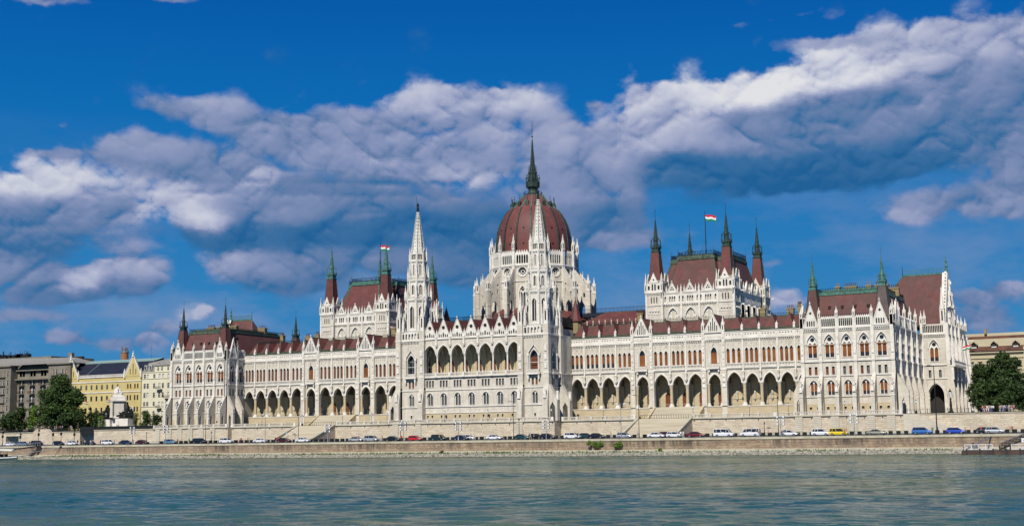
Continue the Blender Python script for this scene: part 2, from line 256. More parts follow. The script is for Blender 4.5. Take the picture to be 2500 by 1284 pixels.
# ------------------------------------------------------------------ mesh kit
class MB:
    def __init__(s): s.v = []; s.f = []; s.m = []
    def poly(s, pts, mt):
        i = len(s.v); s.v += pts; s.f.append(tuple(range(i, i+len(pts)))); s.m.append(mt)
    def mesh(s, pts, faces, mt):
        i = len(s.v); s.v += pts
        for f in faces: s.f.append(tuple(i+k for k in f)); s.m.append(mt)
    def hexa(s, p, mt):     # p: 4 bottom + 4 top corners
        s.mesh(p, [(3, 2, 1, 0), (4, 5, 6, 7), (0, 1, 5, 4), (1, 2, 6, 5), (2, 3, 7, 6), (3, 0, 4, 7)], mt)
    def box(s, x0, x1, y0, y1, z0, z1, mt):
        s.hexa([(x0, y0, z0), (x1, y0, z0), (x1, y1, z0), (x0, y1, z0), (x0, y0, z1), (x1, y0, z1), (x1, y1, z1), (x0, y1, z1)], mt)
    def rings(s, rings, mt, cap0=False, cap1=True, closed=True):
        n = len(rings[0]); i = len(s.v)
        for r in rings: s.v += r
        for k in range(len(rings)-1):
            for j in range(n if closed else n-1):
                a = i+k*n+j; b = i+k*n+(j+1) % n; s.f.append((a, b, b+n, a+n)); s.m.append(mt)
        if cap0: s.f.append(tuple(i+j for j in range(n-1, -1, -1))); s.m.append(mt)
        if cap1: s.f.append(tuple(i+(len(rings)-1)*n+j for j in range(n))); s.m.append(mt)
    def lathe(s, cx, cy, prof, n, mt, a0=0.0, cap0=False, cap1=True, sx=1, sy=1):
        s.rings([[(cx+r*sx*math.cos(a0+2*PI*j/n), cy+r*sy*math.sin(a0+2*PI*j/n), z) for j in range(n)] for z, r in prof], mt, cap0, cap1)
    def sq(s, cx, cy, prof, mt, cap0=False, cap1=True):   # square tower, r = half width
        s.rings([[(cx-r, cy-r, z), (cx+r, cy-r, z), (cx+r, cy+r, z), (cx-r, cy+r, z)] for z, r in prof], mt, cap0, cap1)
    def bar(s, p, q, r, mt, n=4, r1=None):
        p = Vector(p); q = Vector(q); d = (q-p)
        if d.length < 1e-6: return
        d.normalize(); a = d.orthogonal().normalized() if abs(d.z) > 0.99 else d.cross(Vector((0, 0, 1))).normalized(); b = d.cross(a)
        r1 = r if r1 is None else r1
        s.rings([[tuple(c+(a*math.cos(PI/4+2*PI*j/n)+b*math.sin(PI/4+2*PI*j/n))*rr) for j in range(n)] for c, rr in ((p, r), (q, r1))], mt, True, True)
    def data(s, name, smooth=False):
        me = bpy.data.meshes.new(name); me.from_pydata(s.v, [], s.f)
        names = []
        for x in s.m:
            if x not in names: names.append(x)
        for x in names: me.materials.append(MATS[x])
        idx = {x: i for i, x in enumerate(names)}
        me.polygons.foreach_set('material_index', [idx[x] for x in s.m])
        if smooth: me.polygons.foreach_set('use_smooth', [True]*len(s.f))
        me.update(); return me
    def build(s, name, parent=None, smooth=False):
        return link(name, s.data(name, smooth), parent)
ROOTS = {}     # big things built in world coordinates: root name -> root location
def link(name, data, parent=None, loc=None, rz=0.0, sc=None):
    o = bpy.data.objects.new(name, data); COL.objects.link(o)
    if parent is not None:
        o.parent = parent
        if parent.name in ROOTS: o.matrix_parent_inverse = Matrix.Translation(-Vector(ROOTS[parent.name]))
    if loc is not None: o.location = loc
    o.rotation_euler = (0, 0, rz)
    if sc is not None: o.scale = sc if hasattr(sc, '__len__') else (sc, sc, sc)
    return o
def world_root(name, loc):
    o = empty(name, loc); ROOTS[o.name] = loc; return o
def tag(o, label=None, cat=None, group=None, kind=None):
    if label: o['label'] = label
    if cat: o['category'] = cat
    if group: o['group'] = group
    if kind: o['kind'] = kind
    return o
def empty(name, loc=(0, 0, 0), rz=0.0):
    o = bpy.data.objects.new(name, None); COL.objects.link(o); o.location = loc; o.rotation_euler = (0, 0, rz); o.empty_display_size = 1
    return o
def copy_tree(o, parent=None):
    c = o.copy(); COL.objects.link(c)
    if parent is not None: c.parent = parent
    for ch in o.children: copy_tree(ch, c)
    return c
class F:
    """a facade: a runs along it, z up, d out of it; origin (ox, oy), turned deg about z (0 faces the river)"""
    def __init__(s, ox, oy, deg=0.0):
        s.ox, s.oy, s.deg = ox, oy, deg; c, n = math.cos(rad(deg)), math.sin(rad(deg)); s.u = (c, n); s.n = (n, -c)
    def P(s, a, z, d=0.0): return (s.ox+s.u[0]*a+s.n[0]*d, s.oy+s.u[1]*a+s.n[1]*d, z)
    def box(s, mb, a0, a1, z0, z1, d0, d1, mt):
        mb.hexa([s.P(a0, z0, d1), s.P(a1, z0, d1), s.P(a1, z0, d0), s.P(a0, z0, d0), s.P(a0, z1, d1), s.P(a1, z1, d1), s.P(a1, z1, d0), s.P(a0, z1, d0)], mt)
    def plate(s, mb, outer, holes, d, depth, mt, rmt=None, rim=False):
        loops = [outer]+holes
        tris = tessellate_polygon([[Vector((p[0], p[1], 0)) for p in l] for l in loops])
        flat = [p for l in loops for p in l]
        mb.mesh([s.P(p[0], p[1], d) for p in flat], tris, mt)
        if depth:
            for k, l in enumerate(loops):
                if k == 0 and not rim: continue
                n = len(l)
                mb.mesh([s.P(p[0], p[1], d) for p in l]+[s.P(p[0], p[1], d-depth) for p in l], [(i, (i+1) % n, (i+1) % n+n, i+n) for i in range(n)], rmt or mt)
    def profile(s, mb, a0, a1, pts, mt):       # pts in (d, z), extruded along the facade
        tris = tessellate_polygon([[Vector((p[0], p[1], 0)) for p in pts]])
        n = len(pts)
        for a in (a0, a1): mb.mesh([s.P(a, z, d) for d, z in pts], tris, mt)
        mb.mesh([s.P(a0, z, d) for d, z in pts]+[s.P(a1, z, d) for d, z in pts], [(i, (i+1) % n, (i+1) % n+n, i+n) for i in range(n)], mt)
def rect(a0, a1, z0, z1): return [(a0, z0), (a1, z0), (a1, z1), (a0, z1)]
def arc(c, w, zs, za, n=5):
    """pointed arch head, right springing to left springing"""
    a = w/2; h = za-zs
    if h < a*1.001: h = a*1.001
    r = (a*a+h*h)/(2*a); th = math.acos((r-a)/r)
    right = [(c+a-r+r*math.cos(th*i/n), zs+r*math.sin(th*i/n)) for i in range(n+1)]
    right[-1] = (c, zs+h)
    return right+[(2*c-x, z) for x, z in right[:-1][::-1]]
def arch(c, w, z0, zs, za, n=5): return [(c-w/2, z0), (c+w/2, z0)]+arc(c, w, zs, za, n)
def circ(c, z, r, n=12): return [(c+r*math.cos(2*PI*i/n), z+r*math.sin(2*PI*i/n)) for i in range(n)]
def archivolt(f, mb, c, w, zs, za, t, d0, d1, mt, n=6, z0=None):
    inn = arc(c, w, zs, za, n); out = arc(c, w+2*t, zs, za+t*1.25, n)
    if z0 is not None: inn = [(c+w/2, z0)]+inn+[(c-w/2, z0)]; out = [(c+w/2+t, z0)]+out+[(c-w/2-t, z0)]
    k = len(inn)
    mb.mesh([f.P(x, z, d1) for x, z in inn]+[f.P(x, z, d1) for x, z in out]+[f.P(x, z, d0) for x, z in out]+[f.P(x, z, d0) for x, z in inn],
            [q for i in range(k-1) for q in ((i, i+1, k+i+1, k+i), (k+i, k+i+1, 2*k+i+1, 2*k+i), (3*k+i, 3*k+i+1, i+1, i))], mt)
def dentils(f, mb, a0, a1, z0, z1, d0, d1, mt, step=0.55, w=0.28):
    n = max(1, int((a1-a0)/step)); st = (a1-a0)/n
    for i in range(n): f.box(mb, a0+st*(i+.5)-w/2, a0+st*(i+.5)+w/2, z0, z1, d0, d1, mt)
def string(f, mb, a0, a1, z, h=0.28, d=0.22, mt='white_stone'): f.box(mb, a0, a1, z-h/2, z+h/2, -0.02, d, mt)
def rail(f, mb, a0, a1, z0, z1, d0, d1, mt='white_stone', step=0.42, bw=0.17):
    """stone balustrade"""
    h = z1-z0
    f.box(mb, a0, a1, z0, z0+h*0.16, d0, d1, mt); f.box(mb, a0, a1, z1-h*0.18, z1, d0, d1, mt)
    n = max(1, int((a1-a0)/step)); st = (a1-a0)/n; dm = (d0+d1)/2
    for i in range(n):
        x = a0+st*(i+.5); f.box(mb, x-bw/2, x+bw/2, z0+h*0.16, z1-h*0.18, dm-0.09, dm+0.09, mt)
def irail(f, mb, a0, a1, z0, h, d=0.0, mt='dark_iron', step=0.5, r=0.035, spike=0.0, big=0):
    for zz in (z0+h*0.12, z0+h): f.box(mb, a0, a1, zz-r, zz+r, d-r, d+r, mt)
    n = max(1, int((a1-a0)/step)); st = (a1-a0)/n
    for i in range(n+1):
        x = a0+st*i; k = spike*(2.2 if big and i % big == 0 else 1)
        f.box(mb, x-r, x+r, z0, z0+h+k, d-r, d+r, mt)
def crockets(mb, p, q, n, r, mt='white_stone'):
    p = Vector(p); q = Vector(q)
    for i in range(n):
        c = p.lerp(q, (i+.6)/n); k = r*(1-0.45*i/n)
        mb.box(c.x-k, c.x+k, c.y-k, c.y+k, c.z-k*.8, c.z+k*.8, mt)
_cache = {}
def pinn_mesh(w, h, mt='white_stone', oct=False):
    k = ('p', round(w, 2), round(h, 2), mt, oct)
    if k not in _cache:
        mb = MB(); hs = h*0.40; r = w/2
        mb.sq(0, 0, [(0, r), (hs, r)], mt, cap1=False)
        mb.sq(0, 0, [(hs, r*1.15), (hs+h*0.02, r*1.15)], mt, True)
        for s in (0, 90, 180, 270):     # small gablets
            f = F(0, 0, s)
            f.plate(mb, [(-r*.8, hs), (r*.8, hs), (0, hs+w*.95)], [], r*1.02, r*0.5, mt, rim=True)
            f.box(mb, -r*.32, r*.32, hs*0.25, hs*0.9, r, r*1.04, 'opening_shade') if w > 0.7 else None
        mb.sq(0, 0, [(hs+h*0.02, r*0.74), (h*0.93, r*0.10)], mt)
        n = max(3, int(h*0.5/0.42))
        for sx in (-1, 1):
            for sy in (-1, 1):
                crockets(mb, (sx*r*.74, sy*r*.74, hs+h*.03), (sx*r*.12, sy*r*.12, h*.93), n, max(.05, w*.085), mt)
        mb.sq(0, 0, [(h*0.91, r*0.1), (h*0.935, r*0.30), (h*0.96, r*0.08), (h, 0.02)], mt)
        _cache[k] = mb.data('pinnacle')
    return _cache[k]
def pinnacle(x, y, z, w, h, parent, name='pinnacle', mt='white_stone', rz=0.0):
    return link(name, pinn_mesh(w, h, mt), parent, (x, y, z), rz)
def statue_mesh(kind=0):
    if ('st', kind) not in _cache:
        mb = MB(); s = 'carved_stone'
        mb.lathe(0, 0, [(0, .32), (.25, .36), (.3, .24)], 8, s, cap0=True)
        mb.lathe(0, 0, [(.3, .26), (.9, .24), (1.25, .20), (1.55, .27), (1.72, .22), (1.8, .09)], 8, s, sy=.75)
        mb.lathe(0, 0, [(1.78, .07), (1.86, .11), (2.0, .11), (2.1, .04)], 8, s)
        for sx in (-1, 1): mb.bar((sx*.27, 0, 1.6), (sx*.30, -.1, 1.2), .07, s); mb.bar((sx*.30, -.1, 1.2), (sx*.1, -.26, 1.25), .06, s)
        if kind == 0:      # canopy above, bracket below
            mb.lathe(0, 0, [(-.6, .06), (-.1, .34), (0, .38)], 8, s)
            mb.lathe(0, .05, [(2.45, .5), (2.6, .52), (2.62, .36), (3.5, .04)], 8, s, cap0=True)
            mb.box(-.06, .06, .2, .34, 0, 2.6, s)
        _cache[('st', kind)] = mb.data('statue')
    return _cache[('st', kind)]
def statue(f, a, z, d, parent, kind=0, sc=1.0): return link('statue', statue_mesh(kind), parent, f.P(a, z, d), rad(f.deg), sc)
# ---- windows: local frame a = x, out = -y, sill at z = 0
def win_mesh(kind, w, h, var=0, **k):
    key = ('w', kind, round(w, 2), round(h, 2), var, tuple(sorted(k.items())))
    if key in _cache: return _cache[key]
    mb = MB(); f = F(0, 0, 0); wh = 'white_stone'
    blind = ('orange_blind', 'brown_blind', 'orange_blind', 'window_glass')[var]
    b0 = (0.0, 0.0, 0.36, 0.0)[var]
    def pane(a0, a1, z0, z1, zb, d):
        f.box(mb, a0, a1, z0, z1, d-.06, d, 'window_glass')
        if var != 3: f.box(mb, a0, a1, z0+(zb-z0)*b0, zb, d, d+.05, blind)
        else:
            f.box(mb, (a0+a1)/2-.03, (a0+a1)/2+.03, z0, z1, d, d+.04, 'white_frame'); f.box(mb, a0, a1, zb-.04, zb+.04, d, d+.045, 'white_frame')
    if kind == 'lancet':
        dep = k.get('dep', .5)
        pane(-w/2-.05, w/2+.05, -.05, h+.05, h*k.get('zb', .8), -dep)
        f.box(mb, -w/2-.1, w/2+.1, -.12, 0, -dep, .12, wh)
    elif kind == 'square':
        pane(-w/2-.04, w/2+.04, -.04, h+.04, h+.04, -.4)
        f.box(mb, -w/2-.12, w/2+.12, -.14, 0, -.3, .10, wh); f.box(mb, -w/2-.12, w/2+.12, h, h+.12, -.02, .08, wh)
    elif kind == 'twin':       # outer arch w, h ; two lancets and a circle in a tracery plate
        lw, lh, sp, cr = k['lw'], k['lh'], k['sp'], k.get('cr', 0)
        zs = k['zs']
        outer = arch(0, w+.1, -.02, zs, h+.06)
        holes = [arch(s*sp, lw, .04, lh-lw*.85, lh, 4) for s in (-1, 1)]
        if cr: holes.append(circ(0, k['cz'], cr, 12))
        f.plate(mb, outer, holes, -.3, .22, wh)
        f.box(mb, -w/2, w/2, -.1, h, -.62, -.58, 'window_glass')
        for s in (-1, 1):
            if var != 3:
                f.box(mb, s*sp-lw/2-.03, s*sp+lw/2+.03, lh*.80*b0, lh*.87, -.57, -.53, blind)
            f.box(mb, s*sp-.03, s*sp+.03, 0, lh*.8, -.53, -.5, 'door_wood' if var != 3 else 'white_frame')
        
        f.box(mb, -w/2-.12, w/2+.12, -.16, 0, -.3, .14, wh)
    elif kind == 'triple':     # big chamber window
        zs = k['zs']; outer = arch(0, w+.1, -.02, zs, h+.06)
        holes = [arch(0, .88, .04, h*.80, h*.93, 4)]+[arch(s*1.02, .84, .04, h*.56, h*.66, 4) for s in (-1, 1)]+[circ(s*.86, h*.76, .27, 8) for s in (-1, 1)]
        f.plate(mb, outer, holes, -.3, .25, wh); f.box(mb, -w/2, w/2, -.1, h, -.62, -.58, 'window_glass')
        for zz in (h*.2, h*.4): f.box(mb, -w/2, w/2, zz-.03, zz+.03, -.57, -.53, 'dark_iron')
    elif kind == 'rose':
        holes = [circ(.62*w/2*math.cos(i*PI/4), .62*w/2*math.sin(i*PI/4), .215*w/2, 7) for i in range(8)]+[circ(0, 0, .33*w/2, 8)]
        f.plate(mb, circ(0, 0, w/2+.05, 16), holes, -.25, .2, wh); f.box(mb, -w/2, w/2, -w/2, w/2, -.5, -.46, 'window_glass')
    _cache[key] = mb.data('window'); return _cache[key]
def window(f, a, z, kind, w, h, parent, name='window', var=0, d=0.0, **k):
    return link(name, win_mesh(kind, w, h, var, **k), parent, f.P(a, z, d), rad(f.deg))
def gable_mesh(w, h, style, mt='white_stone'):
    key = ('g', round(w, 2), round(h, 2), style, mt)
    if key in _cache: return _cache[key]
    mb = MB(); f = F(0, 0, 0); holes = []; hh = h*0.93
    if style == 'lancets':
        for x, z1 in ((-1.15, .30), (-.58, .47), (0, .66), (.58, .47), (1.15, .30)):
            x *= w/4.9; holes.append(arch(x, .3, h*.07, h*z1, h*z1+.3, 3))
    elif style == 'quatre':
        holes = [circ(x*.62*w/4.6, h*.17+1.0, .27, 7) for x in ()]
        for x in (-1.05, -.35, .35, 1.05): holes.append(arch(x*w/4.6, .36, h*.06, h*.22, h*.22+.4, 3))
        for ax, az in ((.24, 0), (-.24, 0), (0, .24), (0, -.24)): pass
        holes.append([(0, h*.56+.5), (-.2, h*.56+.2), (-.5, h*.56), (-.2, h*.56-.2), (0, h*.56-.5), (.2, h*.56-.2), (.5, h*.56), (.2, h*.56+.2)])
    elif style == 'circle':
        for x in (-1.4, -.75, .75, 1.4): holes.append(arch(x*w/4.6, .38, h*.05, h*.15, h*.15+.35, 3))
        holes.append(arch(0, .5, h*.06, h*.22, h*.22+.4, 3)); holes.append(circ(0, h*.50, .58, 10))
    elif style == 'trefoil':
        holes = [circ(0, h*.45, .28, 7), circ(-.34, h*.28, .28, 7), circ(.34, h*.28, .28, 7)]
    f.plate(mb, [(-w/2, 0), (w/2, 0), (0, hh)], holes, 0, .3, mt)
    f.plate(mb, [(-w/2+.25, 0), (w/2-.25, 0), (0, hh-.4)], [], -.28, 0, 'opening_shade')
    mb.poly([f.P(-w/2, 0, -.35), f.P(w/2, 0, -.35), f.P(0, hh, -.35)], mt)
    for s in (-1, 1):      # copings
        p = Vector((s*w/2, 0, 0)); q = Vector((0, 0, hh)); n = Vector((s*hh, 0, w/2)).normalized()*.16
        mb.hexa([(p.x-n.x, -.12, p.z-n.z), (p.x+n.x, -.12, p.z+n.z), (p.x+n.x, .4, p.z+n.z), (p.x-n.x, .4, p.z-n.z),
                 (q.x-n.x*.1, -.12, q.z-n.z), (q.x+n.x*.1, -.12, q.z+n.z), (q.x+n.x*.1, .4, q.z+n.z), (q.x-n.x*.1, .4, q.z-n.z)], mt)
        crockets(mb, (p.x+n.x*1.5, 0, p.z+n.z*1.5), (q.x, 0, q.z), int(h/.5), .12, mt)
    mb.sq(0, 0, [(hh-.1, .1), (hh+.1, .26), (hh+.25, .08), (h+.25, .03)], mt)
    mb.box(-w/2, w/2, -.1, .1, -.02, .22, mt)
    _cache[key] = mb.data('gable'); return _cache[key]
def gable(f, a, z, w, h, style, parent, name='gable', d=.05): return link(name, gable_mesh(w, h, style), parent, f.P(a, z, d), rad(f.deg))
def spire_mesh(kind, s=1.0):
    """copper lantern and crocketed spire over a steep tiled turret roof"""
    key = ('s', kind)
    if key in _cache: return _cache[key]
    mb = MB(); c = {'green': 'green_copper', 'dark': 'dark_copper'}[kind]
    mb.sq(0, 0, [(-.15, 1.0), (0, 1.12), (.25, 1.12), (.3, 1.0), (.9, .95), (1.0, 1.2), (1.3, 1.2), (1.32, .7)], c, cap1=False)
    for sx in (-1, 1):
        for sy in (-1, 1):
            mb.bar((sx*1.05, sy*1.05, 1.3), (sx*.9, sy*.9, 3.0), .11, c); mb.bar((sx*.9, sy*.9, 3.0), (sx*.42, sy*.42, 3.7), .1, c)
            mb.bar((sx*1.05, sy*1.05, 1.3), (sx*1.05, sy*1.05, 3.3), .05, c)
    mb.lathe(0, 0, [(1.3, .75), (2.8, .62), (3.0, .8), (3.2, .62), (4.2, .5), (8.2, .1)], 8, c, a0=PI/8)
    for j in range(8):
        a = PI/8+j*PI/4
        crockets(mb, (.52*math.cos(a), .52*math.sin(a), 4.1), (.12*math.cos(a), .12*math.sin(a), 8.0), 9, .085, c)
    irail(F(0, -1.15, 0), mb, -1.15, 1.15, 1.3, .45, 0, c, .35, .03); irail(F(1.15, 0, 90), mb, -1.15, 1.15, 1.3, .45, 0, c, .35, .03)
    mb.bar((0, 0, 8.1), (0, 0, 10.7), .05, c); mb.lathe(0, 0, [(8.9, .03), (9.0, .16), (9.1, .03)], 6, c); mb.lathe(0, 0, [(9.8, .03), (9.9, .13), (10.0, .03)], 6, c)
    mb.box(-.3, .3, -.02, .02, 10.3, 10.36, c)
    _cache[key] = mb.data('spire'); return _cache[key]
# ------------------------------------------------------------------ the parliament
G0 = 5.6            # terrace level
PR = world_root('parliament_building', (0, 20, G0))
tag(PR, 'white neo-gothic parliament with red ribbed dome, twin stone spires and long arcaded wings', 'parliament')
WY = 9.4
def fence_crest(f, mb, a0, a1, z, h=.9, mt='dark_iron', d=0): irail(f, mb, a0, a1, z, h, d, mt, .45, .035, .22, 8)

def build_wing(sg):
    B = [24.6, 29.5, 34.5, 39.6, 44.9, 50.7, 56.3, 61.1, 66.5, 72.4, 77.9, 82.8, 87.8, 92.7, 97.3]
    gab = {4, 8}
    bays = [(B[i], B[i+1], i in gab, i) for i in range(14)]
    if sg < 0: bays = [(-b, -a, g, i) for a, b, g, i in bays][::-1]
    f = F(0, WY, 0); mb = MB(); st = 'limestone'; wh = 'white_stone'
    wing = None
    lo, hi = bays[0][0], bays[-1][1]
    subs = []
    for a, b, g, i in bays:
        c = (a+b)/2; wa = (b-a)-1.45
        if g: wa = 3.5
        zs = 15.3; za = 15.3+wa*.74
        head = arc(c, wa, zs, za, 7)
        f.plate(mb, [(c+wa/2, zs), (b, zs), (b, 19.3), (a, 19.3), (a, zs), (c-wa/2, zs)]+head[::-1][1:-1], [], 0, 0, st)
        # intrados
        n = len(head); mb.mesh([f.P(x, z, 0) for x, z in head]+[f.P(x, z, -1.1) for x, z in head], [(j, j+1, j+1+n, j+n) for j in range(n-1)], st)
        f.box(mb, a, c-wa/2, 15.25, 15.3, -1.1, 0, st); f.box(mb, c+wa/2, b, 15.25, 15.3, -1.1, 0, st)
        archivolt(f, mb, c, wa, zs, za, .24, -.02, .16, wh); archivolt(f, mb, c, wa+.55, zs, za+.3, .16, -.02, .08, wh)
        # upper storey
        if g:
            holes = [arch(c, 1.75, 20.8, 23.9, 25.5, 5)]
            archivolt(f, mb, c, 1.75, 23.9, 25.5, .22, -.02, .18, wh, z0=20.9)
            for s in (-1, 1): mb.bar(f.P(c+s*1.3, 24.0, .2), f.P(c, 26.9, .2), .11, wh)
            for s in (-1, 1): f.box(mb, c+s*1.3-.14, c+s*1.3+.14, 20.9, 24.0, 0, .3, wh)
            f.box(mb, c-1.7, c+1.7, 19.35, 19.65, 0, 1.0, wh); rail(f, mb, c-1.7, c+1.7, 19.65, 20.75, .75, .98)
            for s in (-1, 1): f.box(mb, c+s*1.4-.2, c+s*1.4+.2, 18.5, 19.35, 0, .7, 'carved_stone')
        else:
            dx = (b-a-.75)/3
            holes = [arch(c+k*dx, .86, 20.8, 24.3, 25.0, 4) for k in (-1, 0, 1)]
            for k in (-1, 0, 1):
                archivolt(f, mb, c+k*dx, .86, 24.3, 25.0, .14, -.02, .12, wh)
                x = c+k*dx
                f.box(mb, x-.06, x+.06, 25.75, 26.75, 0, .14, 'carved_stone'); f.box(mb, x-.22, x+.22, 26.25, 26.4, 0, .14, 'carved_stone')
            for k in (-.5, .5): mb.bar(f.P(c+k*dx, 20.8, .05), f.P(c+k*dx, 24.3, .05), .13, wh, 6)
            f.box(mb, a+.3, b-.3, 19.35, 19.6, 0, .4, wh); rail(f, mb, a+.35, b-.35, 19.6, 20.75, .12, .36)
        f.plate(mb, rect(a, b, 19.3, 27.4), holes, 0, .5, st)
        # cornice, parapet
        dentils(f, mb, a+.3, b-.3, 27.0, 27.35, 0, .3, wh, .5, .26)
        nq = 5; dq = (b-a-.9)/nq
        if not g:
            q = [[(c+(j-2)*dq+x*.27, 28.75+z*.27) for x, z in ((1, 0), (.35, .35), (0, 1), (-.35, .35), (-1, 0), (-.35, -.35), (0, -1), (.35, -.35))] for j in range(5)]
            f.plate(mb, rect(a, b, 27.9, 29.5), q, .22, .22, wh)
        else:
            f.plate(mb, rect(a, b, 27.9, 29.5), [], .22, .22, wh); dentils(f, mb, a+.3, b-.3, 28.2, 28.8, .2, .34, 'carved_stone', .35, .2)
    string(f, mb, lo, hi, 27.65, .4, .45); string(f, mb, lo, hi, 29.5, .2, .36); string(f, mb, lo, hi, 19.25, .24, .25)
    f.box(mb, lo, hi, 27.85, 28.0, -1.2, .2, wh)
    # pilasters with statues, pinnacles later
    bound = sorted(set([x for t in bays for x in t[:2]]))
    gb = set(x for t in bays if t[2] for x in t[:2])
    for x in bound:
        w = .46 if x not in gb else .85
        f.box(mb, x-w/2, x+w/2, 18.9, 29.9, 0, .36 if w < .8 else .6, wh)
        f.box(mb, x-w/2-.1, x+w/2+.1, 29.9, 30.1, -.1, .55, wh)
        mb.lathe(x, WY-.5, [(16.0, .06), (16.5, .35), (17.0, .4), (17.05, .2), (18.1, .28), (18.4, .42), (18.9, .1)], 7, 'carved_stone')
        mb.box(x-.5, x+.5, WY-.1, WY+.9, 15.3, 16.0, wh)
        if w > .8:
            for zz in range(20, 29, 2): mb.box(x-.2, x+.2, WY-.8, WY-.6, zz, zz+1.3, 'carved_stone')
            mb.box(x-.75, x+.75, WY-.75, WY+.5, 5.6, 19.0, st)     # square pier running to the ground
            mb.box(x-.85, x+.85, WY-.85, WY+.5, 18.9, 19.3, wh); mb.box(x-.85, x+.85, WY-.9, WY+.5, 5.6, 7.0, wh)
            for zz in (14.2, 15.6, 17.0): mb.box(x-.4, x+.4, WY-.95, WY-.7, zz, zz+.9, 'carved_stone')
    # loggia: floor, ceiling, platform in front
    mb.box(lo, hi, WY+1.1, WY+5.3, 18.0, 18.3, 'shaded_vault')
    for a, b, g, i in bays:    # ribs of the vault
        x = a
        mb.bar((x, WY+.8, 15.4), (x, WY+2.4, 17.8), .18, 'shaded_vault'); mb.bar((x, WY+2.4, 17.8), (x, WY+5.0, 15.4), .18, 'shaded_vault')
        mb.box(x-.12, x+.12, WY+1.1, WY+5.0, 15.6, 18.0, 'shaded_vault')
    wing = mb.build('wing', PR)
    # parts under the wing
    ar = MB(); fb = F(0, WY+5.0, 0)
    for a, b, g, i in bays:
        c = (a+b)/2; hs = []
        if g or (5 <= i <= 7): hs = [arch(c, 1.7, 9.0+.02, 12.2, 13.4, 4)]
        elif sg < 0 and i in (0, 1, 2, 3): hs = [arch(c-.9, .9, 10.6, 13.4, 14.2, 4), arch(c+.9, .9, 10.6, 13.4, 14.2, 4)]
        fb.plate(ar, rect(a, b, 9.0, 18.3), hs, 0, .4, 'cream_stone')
        if hs: fb.box(ar, a+1, b-1, 9, 14.5, -.5, -.42, 'door_wood' if g or 5 <= i <= 7 else 'opening_shade')
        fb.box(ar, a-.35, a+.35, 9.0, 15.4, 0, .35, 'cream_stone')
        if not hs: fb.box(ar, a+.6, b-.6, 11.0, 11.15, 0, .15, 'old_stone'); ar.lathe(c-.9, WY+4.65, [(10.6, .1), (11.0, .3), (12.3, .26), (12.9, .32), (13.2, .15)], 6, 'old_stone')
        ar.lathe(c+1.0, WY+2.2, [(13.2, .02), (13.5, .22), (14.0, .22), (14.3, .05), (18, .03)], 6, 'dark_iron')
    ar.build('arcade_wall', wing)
    pf = MB(); fp = F(0, WY-.75, 0)
    pf.box(lo, hi, WY-.75, WY+5.2, 8.75, 9.0, 'limestone'); pf.box(lo, hi, WY+.9, WY+5.0, 9.0, 9.01, 'asphalt'); fp.box(pf, lo, hi, G0, 8.75, -1.5, -.12, 'cream_stone')  # thin dark floor sheet added to cut light bounced into the loggia
    for k in range(5): fp.box(pf, lo, hi, 6.2+k*.55, 6.26+k*.55, -.12, -.08, 'old_stone')
    pf.box(lo, hi, WY+1.0, WY+1.05, 9.0, 9.02, 'dark_iron'); irail(F(0, WY+4.0, 0), pf, lo, hi, 9.0, 1.0, 0, 'old_stone', .6, .03)
    x0, x1 = (52.0, 65.5) if sg > 0 else (-65.5, -52.0)
    for k in range(18):       # inner flight of steps
        pf.box(x0, x1, WY-.75-5.4*(18-k)/18.0, WY-.5, G0+.0, G0+3.4*(k+1)/18.0-.02, 'steps_stone')
    for x in (x0-.5, x1+.5):
        F(0, 0, 0); fs = F(x, 0, 90); fs.profile(pf, WY-.8, WY-.8, [(0, 0), (0, 1), (1, 1)], 'white_stone') if False else None
        pf.mesh([(x-.4, WY-.75, G0), (x+.4, WY-.75, G0), (x-.4, WY-.75, 9.2), (x+.4, WY-.75, 9.2), (x-.4, WY-6.6, G0), (x+.4, WY-6.6, G0), (x-.4, WY-6.6, 6.0), (x+.4, WY-6.6, 6.0)],
                [(2, 3, 7, 6), (4, 5, 7, 6), (0, 2, 6, 4), (1, 3, 7, 5)], 'cream_stone')
    pf.build('platform', wing)
    key = 'column'
    if key not in _cache:
        cm = MB()
        cm.lathe(0, 0, [(0, .85), (.35, .85), (.4, .6), (.8, .58), (.9, .46)], 10, 'white_stone', cap1=False)
        cm.lathe(0, 0, [(.9, .45), (5.2, .43)], 12, 'cream_stone', cap1=False)
        cm.lathe(0, 0, [(5.2, .46), (5.35, .50), (5.4, .45), (5.9, .62), (6.05, .72), (6.1, .66), (6.3, .66)], 10, 'old_stone')
        _cache[key] = cm.data('column')
    for x in bound:
        if x in gb: 
            link('column', _cache[key], wing, (x+1.0*(1 if any(abs(t[0]-x) < .01 and t[2] for t in bays) else -1), WY+.3, 9.0), 0, (.8, .8, 1))
            continue
        if lo+.5 < x < hi-.5: link('column', _cache[key], wing, (x, WY+.4, 9.0))
